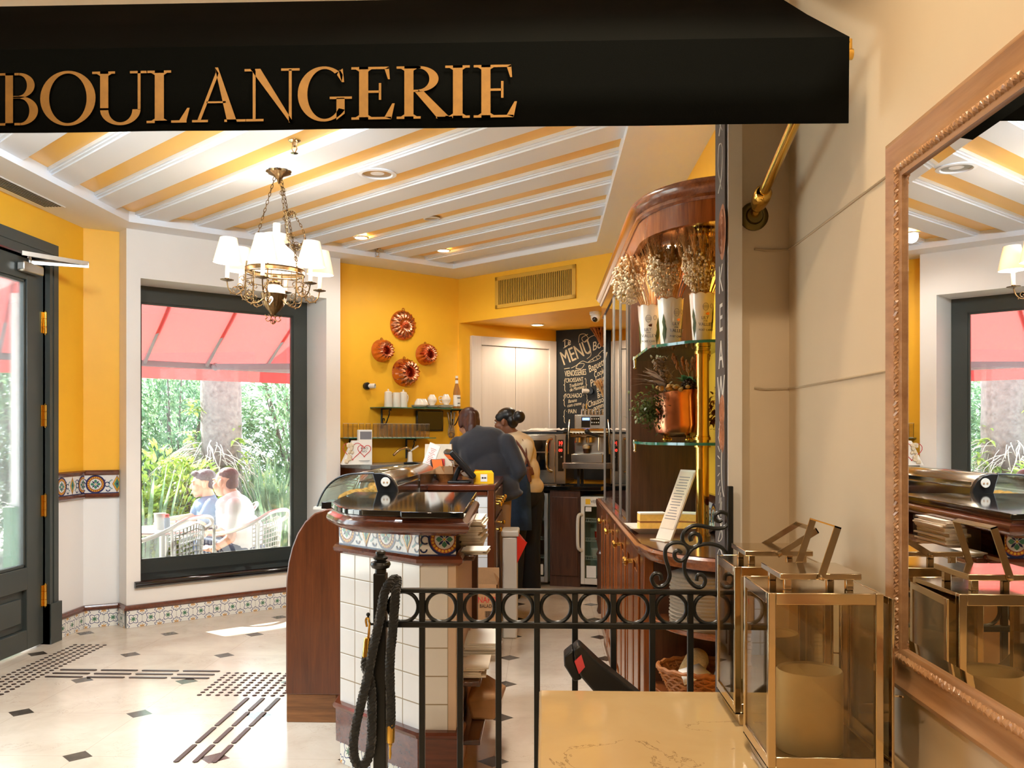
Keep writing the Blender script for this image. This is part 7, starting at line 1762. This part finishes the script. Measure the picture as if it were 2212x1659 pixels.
for s_ in (-1, 1): hb.ball((s_*.072, -.02, .01), (.02, .05, .06), 10, 8, H)
hb.limb([H @ Vector((.0, -.11, .03)), H @ Vector((-.02, -.14, -.08)), H @ Vector((-.03, -.13, -.2))], [.035, .04, .015])
skin_on('hair', hb, M['hair_b'], wa, .008, 3)

DB = 7.85
def J(u, v, d=0.0): return at_d(u, v, DB+d)
wb = thing('person', 'person with a black hair bun in a cream shirt and denim apron with leather straps', 'person', (J(1130, 1100).x, J(1130, 1100).y, 0))
hd = J(1092, 911); fw = Vector((-.9, .35, -.16))
b = Blob(); H = head(b, hd, fw, (-.05, 0, 1), .97); nk = J(1110, 944, .02); b.cap(nk, hd+Vector((.02, 0, -.05)), .052, .05); b.cap(nk, J(1122, 1000), .07, .1); skin_on('body', b, M['skin2'], wb, .008, 3); eyes(H, wb)
hb = Blob(); hb.ball((0, -.024, .05), (.085, .097, .075), 14, 10, H); hb.ball((0, -.07, .0), (.074, .05, .07), 14, 10, H)
for s_ in (-1, 1): hb.ball((s_*.07, .015, .045), (.02, .05, .04), 10, 8, H)
bun = H @ Vector((0, -.135, .02)); hb.ball(bun, (.055, .055, .055), 14, 10); hb.cap(H @ Vector((0, -.09, .02)), bun, .04, .045); skin_on('hair', hb, M['hair_k'], wb, .007, 3)
c = Blob(); fB = Vector((-.75, .65, 0)); axb = Vector((.08, 0, 1))
c.ell(J(1117, 960, .02), (.19, .12, .11), fB, axb); c.ell(J(1122, 982, .02), (.175, .13, .16), fB, axb); c.ell(J(1132, 1020, .02), (.155, .13, .17), fB, axb); c.ell(J(1138, 1050, .02), (.165, .14, .10), fB, axb); c.cap(J(1111, 944, .02), J(1114, 954, .02), .066, .1)
shr, elr, wrr = J(1137, 966, -.06), J(1128, 1022, -.08), J(1098, 1030, .08); shl, ell_, wrl = J(1102, 958, .2), J(1085, 1005, .3), J(1068, 1020, .32)
c.limb([shr, shr.lerp(elr, .5), elr], [.07, .062, .054]); c.limb([elr, wrr], [.054, .045]); c.limb([shl, ell_, wrl], [.068, .052, .042]); skin_on('shirt', c, M['cream'], wb, .010, 4)
g = Blob(); hand(g, wrr, Vector((-.8, .4, -.1)), (0, 0, 1), .6, 1, .9); hand(g, wrl, Vector((-.7, .5, -.1)), (0, 0, 1), .6, -1, .9); skin_on('hands', g, M['skin2'], wb, .005, 2)
c = Blob(); hpB = J(1134, 1068, .03)
c.ell(hpB, (.165, .14, .13), fB)
for dx, dy in ((-.055, -.07), (.06, .075)):
    h_ = hpB+Vector((dx, dy, -.03)); k = Vector((hpB.x+dx*1.1-.02, hpB.y+dy*1.2, .5)); f = Vector((hpB.x+dx*1.4-.03, hpB.y+dy*1.3, .05)); c.limb([h_, k, f], [.115, .088, .085])
skin_on('trousers', c, M['blackc'], wb, .011, 3)
for dx, dy in ((-.055, -.07), (.06, .075)):
    s_ = Blob(); f = Vector((hpB.x+dx*1.4-.03, hpB.y+dy*1.3, .04)); s_.cap(f, f+Vector((-.13, .08, -.008)), .04, .032); skin_on('shoe', s_, M['blackp'], wb, .008, 3)
# denim apron: a wrap in front of the body (toward fB), from chest to below the knee
mb = MB(); V = []; F = []; n = 14; rows = [(1000, .15), (1030, .175), (1060, .20), (1090, .215), (1115, .222), (1140, .228)]
fBn = Vector((-.96, -.28, 0)).normalized(); side = Vector((fBn.y, -fBn.x, 0))
for v, R_ in rows:
    cc = J(1131, v, .02)
    for i in range(n+1):
        a = -1.75+3.5*i/n; rr_ = R_*(1.0 if abs(a) < 1.3 else 1.02); V.append(cc+fBn*(R_*.82*cos(a)+.02)+side*(R_*sin(a)))
for j in range(len(rows)-1):
    for i in range(n): F.append((j*(n+1)+i, j*(n+1)+i+1, (j+1)*(n+1)+i+1, (j+1)*(n+1)+i))
mb.add(V, F); o = build('apron', mb, M['denim'], wb, w=True, sharp=0); s_ = o.modifiers.new('thick', 'SOLIDIFY'); s_.thickness = .006

def onback(u, v, k=.145): return J(u, v, .02)+Vector((.02, -.0, 0))*0+Vector((0, -k, 0))
mb = MB(); mb.tube(cat_rom([onback(1098, 943, .05), onback(1112, 950, .125), onback(1126, 966, .155), onback(1138, 988, .165), onback(1146, 1012, .165)], 6), .013, 8, sx=.35)
mb.tube(cat_rom([onback(1128, 950, .10), onback(1136, 968, .14), onback(1138, 990, .166), onback(1134, 1008, .17)], 6), .012, 8, sx=.35); build('strap', mb, M['leather'], wb, w=True)
mb = MB(); mb.ell = None
k_ = Blob(); k_.cap(onback(1142, 1012, .165), onback(1145, 1036, .17), .026, .016); k_.cap(onback(1148, 1010, .165), onback(1152, 1022, .165), .014, .012); skin_on('strap_knot', k_, M['leather'], wb, .006, 2)

# ------------------------------------------------------------------ chandelier
CH = Vector((-1.545, 5.24, 0)); ZC0 = CZ+.04
ch = thing('chandelier', 'ornate antique brass chandelier with cream shades hung from the striped ceiling', 'chandelier', (CH.x, CH.y, ZC0))
CT_ = Matrix.Translation((0, 0, 0))
def cb(name, mb, m, par=ch, tilt=True, **k):
    if tilt:
        T2 = Matrix.Rotation(radians(2.2), 4, 'Y'); mb.v = [T2 @ p for p in mb.v]
    return build(name, mb, M[m], par, **k)
def Z(z): return z-ZC0                                                 # absolute height to local
mb = MB(); mb.lathe([(0, 0), (.07, 0), (.066, -.012), (.05, -.02), (.03, -.03), (.012, -.05), (.006, -.07), (0, -.078)], 36, mod=lambda r_, z_, a, j: (r_*(1+(.08*cos(9*a) if j in (1, 2, 3) else 0)), z_-(.008*cos(9*a) if j == 1 else 0))); cb('canopy', mb, 'antq', tilt=False)
zr = 2.365; RR = .168
def chain(p, q, par, sag=0, ln=.03, w_=.006):
    p, q = Vector(p), Vector(q); d = q-p; n = max(2, int(d.length/(ln*.78))); mb = MB()
    for i in range(n):
        a = p+d*(i/n); b_ = p+d*((i+1)/n); c = (a+b_)/2; t = (b_-a).normalized(); x, y, _ = basis(t); nrm = x if i % 2 else y
        L = (b_-a).length*.62; pts = [c+t*(L*cos(k))+nrm*(w_*sin(k)*(1+.2*(i % 3 == 0))) for k in [2*pi*j/12 for j in range(12)]]; mb.tube(pts, .0019, 5, True)
        if i % 6 == 3:
            for k in range(4): mb.ring(c+nrm*0, .009, .0014, 10, 4, frame(c, t, nrm, t.cross(nrm)) @ Matrix.Translation((.008*cos(k*pi/2), .008*sin(k*pi/2), 0)) @ Matrix.Translation(tuple(-c)))
    return mb
for k in range(3):
    a = radians((-166, -38, 82)[k]); cb('chain', chain((.022*cos(a), .022*sin(a), -.035), (RR*cos(a), RR*sin(a), Z(zr+.03)), ch), 'antq', tilt=False)
# counterweight loop with openwork crowns
mb = MB(); top = Vector((.10, -.08, Z(2.655))); 
loop = cat_rom([top+Vector(p) for p in ((-.03, 0, 0), (-.028, 0, -.07), (-.022, 0, -.13), (.005, 0, -.165), (.045, 0, -.165), (.075, 0, -.13), (.055, 0, -.06), (.02, 0, 0))], 8)
for i in range(0, len(loop)-1, 2):
    c = (loop[i]+loop[min(i+2, len(loop)-1)])/2; t = (loop[min(i+2, len(loop)-1)]-loop[i]).normalized(); y = Vector((0, 1, 0)); x = t.cross(y)
    if i % 4: x, y = y, x
    mb.tube([c+t*(.013*cos(q))+x*(.0055*sin(q)) for q in [2*pi*j/10 for j in range(10)]], .0018, 5, True)
for c, R_ in ((top+Vector((-.003, 0, .008)), .028), (top+Vector((.025, 0, -.165)), .032)):
    fm = frame(c, Vector((1, 0, 0)), Vector((0, 0, 1)), Vector((0, -1, 0)))
    mb.ring((0, 0, 0), R_, .003, 24, 6, fm, 0 if R_ < .03 else pi, pi if R_ < .03 else 2*pi); mb.ring((0, 0, 0), R_*.55, .0025, 18, 5, fm)
    for k in range(5): a = (pi if R_ > .03 else 0)+pi*(k+.5)/5; mb.ring((R_*.78*cos(a), R_*.78*sin(a), 0), R_*.2, .0018, 10, 4, fm)
    for k in range(3): mb.ring(((k-1)*.014, .0, 0), .007, .0018, 10, 4, fm)
cb('openwork_loop', mb, 'antq', tilt=False)
mb = MB(); mb.ring((0, 0, Z(zr)), RR, .004, 56, 6); mb.ring((0, 0, Z(zr-.028)), RR, .0035, 56, 6); mb.lathe([(RR-.002, Z(zr-.022)), (RR+.002, Z(zr-.022)), (RR+.002, Z(zr-.002)), (RR-.002, Z(zr-.002))], 56, caps=False); mb.ring((0, 0, Z(zr-.075)), RR*.98, .0025, 56, 5)
for k in range(9): a = 2*pi*k/9; mb.tube([(RR*cos(a), RR*sin(a), Z(zr-.028)), (RR*.98*cos(a), RR*.98*sin(a), Z(zr-.075))], .0022, 5)
cb('gallery_ring', mb, 'antq')
mb = MB(); mb.lathe([(.165, Z(zr+.004)), (.158, Z(zr+.03)), (.135, Z(zr+.075)), (.10, Z(zr+.11)), (.068, Z(zr+.135)), (.05, Z(zr+.15)), (.048, Z(zr+.165))], 44, caps=False); o = cb('glass_dome', mb, 'milk', sharp=0)
mb = MB(); mb.lathe([(.072, Z(zr+.165)), (.07, Z(zr+.20)), (.073, Z(zr+.205))], 36, caps=False); mb.lathe([(.022, Z(zr+.205)), (.022, Z(zr+.27))], 18, caps=False); mb.lathe([(.048, Z(zr+.166)), (.072, Z(zr+.166))], 36, caps=False); cb('smoke_bell', mb, 'milk', sharp=0)
mb = MB(); mb.lathe([(.0, Z(2.33)), (.015, Z(2.33)), (.016, Z(2.30)), (.036, Z(2.295)), (.04, Z(2.287)), (.03, Z(2.282)), (.03, Z(2.272))], 24, mod=lambda r_, z_, a, j: (r_, z_+(.006*cos(10*a) if j == 4 else 0))); cb('burner', mb, 'antq')
mb = MB(); mb.lathe([(.03, Z(2.276)), (.052, Z(2.262)), (.062, Z(2.24)), (.066, Z(2.215))], 32, caps=False); cb('oil_font', mb, 'milk')
mb = MB(); mb.lathe([(.075, Z(2.222)), (.072, Z(2.212)), (.066, Z(2.19)), (.056, Z(2.16)), (.038, Z(2.13)), (.02, Z(2.112)), (.012, Z(2.10)), (0, Z(2.098))], 40, mod=lambda r_, z_, a, j: (r_*(1+.025*cos(20*a)), z_)); cb('font_holder', mb, 'antq')
mb = MB()
for k in range(4):
    a = -pi/2-.1+pi/2*k; x_ = Vector((-sin(a), cos(a), 0)); o_ = Vector((cos(a), sin(a), 0))
    hp_ = [o_*(.0715-.006*(1-q[1]))+x_*q[0]*.024+Vector((0, 0, Z(2.178)+.03*q[1])) for q in [(16*sin(t)**3/16, (13*cos(t)-5*cos(2*t)-2*cos(3*t)-cos(4*t))/16) for t in [2*pi*i/24 for i in range(24)]]]
    mb.poly(hp_)
cb('heart_inlay', mb, 'milk')
mb = MB(); fin = [(-.05, 2.10), (-.035, 2.085), (-.045, 2.075), (-.03, 2.062), (-.012, 2.075), (-.016, 2.062), (0, 2.047), (.016, 2.062), (.012, 2.075), (.03, 2.062), (.045, 2.075), (.035, 2.085), (.05, 2.10)]
for T2 in (Matrix.Identity(4), Matrix.Rotation(pi/2, 4, 'Z')):
    mb.tube(cat_rom([(x, 0, Z(z)) for x, z in fin], 4), .0028, 6, T=T2); mb.tube(cat_rom([(-.03, 0, Z(2.105)), (-.015, 0, Z(2.09)), (0, 0, Z(2.1)), (.015, 0, Z(2.09)), (.03, 0, Z(2.105))], 4), .0025, 6, T=T2)
cb('finial', mb, 'antq')
lamp_pts = []
for k in range(6):
    a = radians(-27+60*k); R2 = Matrix.Rotation(a, 4, 'Z'); Ra = .272
    def L_(r_, z, y=0): return R2 @ Vector((r_, y, Z(z)))
    mb = MB(); mb.tube(cat_rom([L_(.06, 2.19), L_(.10, 2.16), L_(.15, 2.16), L_(.165, 2.21), L_(.168, zr-.03), L_(.165, zr+.03)], 6), .0042, 7)
    mb.tube(cat_rom([L_(.168, 2.31), L_(.172, 2.25), L_(.20, 2.205), L_(.235, 2.20), L_(.262, 2.225), L_(Ra, 2.265)], 6), [.004]*31, 7)
    for c, r0, r1, a0, a1 in (((.195, 2.245), .024, .006, -2.2, 5.2), ((.225, 2.225), .018, .005, -1.6, 5.0), ((.145, 2.205), .026, .006, -2.6, 4.4), ((.15, 2.27), .022, .005, -1.5, 5.5), ((.185, 2.29), .018, .005, 0, 6.5), ((.12, 2.175), .016, .004, -3, 3.6)):
        mb.tube([L_(x, z) for x, z in spiral(c, r0, r1, a0, a1, 20)], .0026, 5)
    for x, z in ((.178, 2.225), (.19, 2.205), (.215, 2.195), (.25, 2.2), (.13, 2.15), (.158, 2.17), (.172, 2.34)): mb.ball(L_(x, z), .0055, 8, 5)
    arm = cb('arm', mb, 'antq')
    mb = MB(); mb.lathe([(0, 0), (.012, 0), (.034, .006), (.037, .01), (.03, .008), (.012, .006), (.012, .018), (0, .018)], 24, Matrix.Translation(L_(Ra, 2.265)), mod=lambda r_, z_, a_, j: (r_*(1+(.06*cos(12*a_) if j in (2, 3) else 0)), z_)); cb('drip_pan', mb, 'antq', arm)
    mb = MB(); mb.lathe([(.0115, .016), (.0115, .10), (0, .10)], 14, Matrix.Translation(L_(Ra, 2.265))); cb('candle_sleeve', mb, 'porc', arm)
    mb = MB(); mb.lathe([(.080, .105), (.047, .245)], 32, Matrix.Translation(L_(Ra, 2.265)), caps=False); cb('lamp_shade', mb, 'shade', arm, sharp=0)
    mb = MB(); mb.ring((0, 0, .105), .080, .0014, 32, 5, Matrix.Translation(L_(Ra, 2.265))); cb('shade_trim', mb, 'porc', arm); mb = MB(); mb.ring((0, 0, .245), .047, .0014, 28, 5, Matrix.Translation(L_(Ra, 2.265))); cb('shade_trim', mb, 'porc', arm)
    lamp_pts.append(CH+Vector((0, 0, ZC0))+Matrix.Rotation(radians(2.2), 4, 'Y') @ (L_(Ra, 2.265)+Vector((0, 0, .15))))
for p in lamp_pts:
    l = bpy.data.lights.new('candle_bulb', 'POINT'); l.energy = 1.3; l.color = (1, .95, .88); l.shadow_soft_size = .06
    o = bpy.data.objects.new('candle_bulb', l); COL.objects.link(o); o.location = p

l = bpy.data.lights.new('dome_fill', 'POINT'); l.energy = 2.2; l.color = (.90, .96, 1); l.shadow_soft_size = .06  # added fill light inside the opal dome, not a seen bulb
o = bpy.data.objects.new('dome_fill', l); COL.objects.link(o); o.location = CH+Vector((0, 0, zr+.06))
# ceiling fittings
p = on_z(815, 375, CZ+.04); downlight('large unlit round downlight to the right of the chandelier', (p.x, p.y, CZ+.04), .082, False)
p = on_z(933, 471, CZ+.07); downlight('unlit eyeball downlight in the middle yellow ceiling stripe', (p.x, p.y, CZ+.07), .045, False)
p = on_z(780, 512, CZ+.06); downlight('lit downlight in the yellow stripe nearest the counter wall corner of the pier', (p.x, p.y, CZ+.06), .045, True, 5, (1, .95, .88))
p = on_z(958, 540, CZ+.06); downlight('lit downlight in the yellow stripe in front of the soffit', (p.x, p.y, CZ+.06), .045, True, 8, (1, .95, .88))
for (u, v), lab in (((636, 311), 'chrome sprinkler head by the black awning edge'), ((815, 545), 'chrome sprinkler head over the yellow counter wall')):
    p = on_z(u, v-8, CZ+.074); t = thing('sprinkler', lab, 'sprinkler', (p.x, p.y, CZ+.074))
    mb = MB(); mb.lathe([(0, 0), (.034, 0), (.034, -.004), (.02, -.012), (.014, -.012), (.012, -.03), (.007, -.034), (0, -.034)], 20); build('body', mb, M['nickel'], t)
    mb = MB(); mb.tube([(.010, 0, -.03), (.014, 0, -.045), (.004, 0, -.066)], .0025, 6); mb.tube([(-.010, 0, -.03), (-.014, 0, -.045), (-.004, 0, -.066)], .0025, 6); mb.lathe([(0, -.066), (.02, -.068), (.02, -.07), (0, -.071)], 16); build('deflector', mb, M['nickel'], t)

# ------------------------------------------------------------------ tactile floor markers
mb = MB(); mb.lathe([(.0135, 0), (.0125, .003), (.009, .0045), (0, .0048)], 16, caps=False); dm = build('tactile_stud', mb, M['studs'], None)
tag(dm, 'round dark bronze floor stud in the strip of studs along the glass door', 'floor stud', 'tactile studs along the door')
first = True
for i in range(5):
    for j in range(28):
        x, y = -3.125+.05*i, 5.945-.05*j
        if y < 4.66: continue
        p = (x, y, 0)
        if first: dm.location = p; first = False
        else: c = dm.copy(); COL.objects.link(c); c.location = p
for i in range(10):
    for j in range(10):
        c = dm.copy(); COL.objects.link(c); c.location = (-1.855+.05*i, 5.275-.05*j, 0)
        c['label'] = 'round dark floor stud in the square field beside the display case end panel'; c['group'] = 'tactile studs beside the display case'
mb = MB(); mb.prism([(-.105, -.012), (-.113, 0), (-.105, .012), (.105, .012), (.113, 0), (.105, -.012)], 0, .005); br = build('tactile_bar', mb, M['studs'], None, bevel=.002)
tag(br, 'long dark floor bar in the rows running from the door studs across the room', 'floor bar', 'tactile bars running across the room')
first = True
for i in range(4):
    for j in range(3):
        p = (-2.77+.247*i-.003*j, 5.31-.078*j, 0)
        if first: br.location = p; first = False
        else: c = br.copy(); COL.objects.link(c); c.location = p
for i in range(4):
    for j in range(3):
        c = br.copy(); COL.objects.link(c); c.location = (-1.575+.083*j, 4.665-.243*i, 0); c.rotation_euler = (0, 0, pi/2)
        c['label'] = 'long dark floor bar in the rows leading from the square stud field to the hall'; c['group'] = 'tactile bars leading to the hall'

# ------------------------------------------------------------------ light and camera
w = bpy.data.worlds.new('sky'); SC.world = w; w.use_nodes = True
bg = w.node_tree.nodes['Background']; bg.inputs[0].default_value = (.80, .90, 1.0, 1); bg.inputs[1].default_value = 3.6
s = bpy.data.lights.new('sun', 'SUN'); s.energy = 14; s.angle = radians(.6); s.color = (1, .95, .86)
so = bpy.data.objects.new('sun', s); COL.objects.link(so)
az = radians(-37.0); el = atan(.688); dv = Vector((cos(az)*cos(el), sin(az)*cos(el), -sin(el)))
so.rotation_euler = dv.to_track_quat('-Z', 'Y').to_euler()
def hall_lamp(x, y, watts, size=.12, spot=110, tgt=None, label=''):
    t = thing('hall_downlight', label, 'ceiling light', (x, y, HZ))
    build('bezel', MB().lathe([(.085, 0), (.085, -.006), (.07, -.009), (.062, 0)], 24, caps=False), M['ceil'], t)
    build('lens', MB().lathe([(.062, -.002), (0, -.001)], 20, caps=False), M['lamp'], t)
    l = bpy.data.lights.new('hall_lamp', 'SPOT'); l.energy = watts; l.color = (1, .80, .56); l.spot_size = radians(spot); l.spot_blend = .8; l.shadow_soft_size = size
    o = bpy.data.objects.new('hall_lamp', l); COL.objects.link(o); o.parent = t; o.location = (0, 0, -.03)
    if tgt: o.rotation_euler = Vector(tgt).to_track_quat('-Z', 'Y').to_euler()
    return o
hall_lamp(.2, 1.45, 48, label='round warm hall downlight above the marble ledge')
hall_lamp(-.2, -.6, 52, tgt=(.2, .8, -1), label='round warm hall downlight behind the viewer on the right')
hall_lamp(-1.6, -.4, 66, tgt=(.5, .8, -1), label='round warm hall downlight behind the viewer in the middle')
hall_lamp(-3.0, .6, 40, label='round warm hall downlight on the left behind the viewer')
# added fill downlights, hidden above the awning edge as seen from the hall
for x, y, lab, am, pw, cl in ((-.25, 4.1, 'tilted warm shop downlight over the rounded corner shelves', (.12, .42, -1), 84, (1, .92, .80)), (-1.1, 3.9, 'tilted shop downlight over the tiled counter', (-.3, .95, -1), 76, (.76, .90, 1)), (-2.1, 3.7, 'tilted shop downlight over the floor studs', (-.45, .95, -1), 52, (.76, .90, 1))):  # all three are added unseen fill spots that brighten the room
    downlight(lab, (x, y, CZ+.04), .05, True, pw, cl, .2, am, 150)
cam = bpy.data.cameras.new('camera'); co = bpy.data.objects.new('camera', cam); COL.objects.link(co)
co.location = (0, 0, EYE); co.rotation_euler = (pi/2, 0, YAW); cam.sensor_width = 36; cam.lens = 36*FPX/2212.0
cam.shift_y = (HOR-829.5)/2212.0; cam.clip_start = .05; SC.camera = co
SC.view_settings.view_transform = 'Standard'; SC.view_settings.look = 'None'; SC.view_settings.exposure = 1.45; SC.view_settings.gamma = 1.0; SC.view_settings.use_curve_mapping = False
SC.cycles.max_bounces = 9; SC.cycles.diffuse_bounces = 4; SC.cycles.glossy_bounces = 4; SC.cycles.transmission_bounces = 6; SC.cycles.transparent_max_bounces = 20
SC.cycles.caustics_reflective = False; SC.cycles.caustics_refractive = False; SC.cycles.sample_clamp_indirect = 6.0
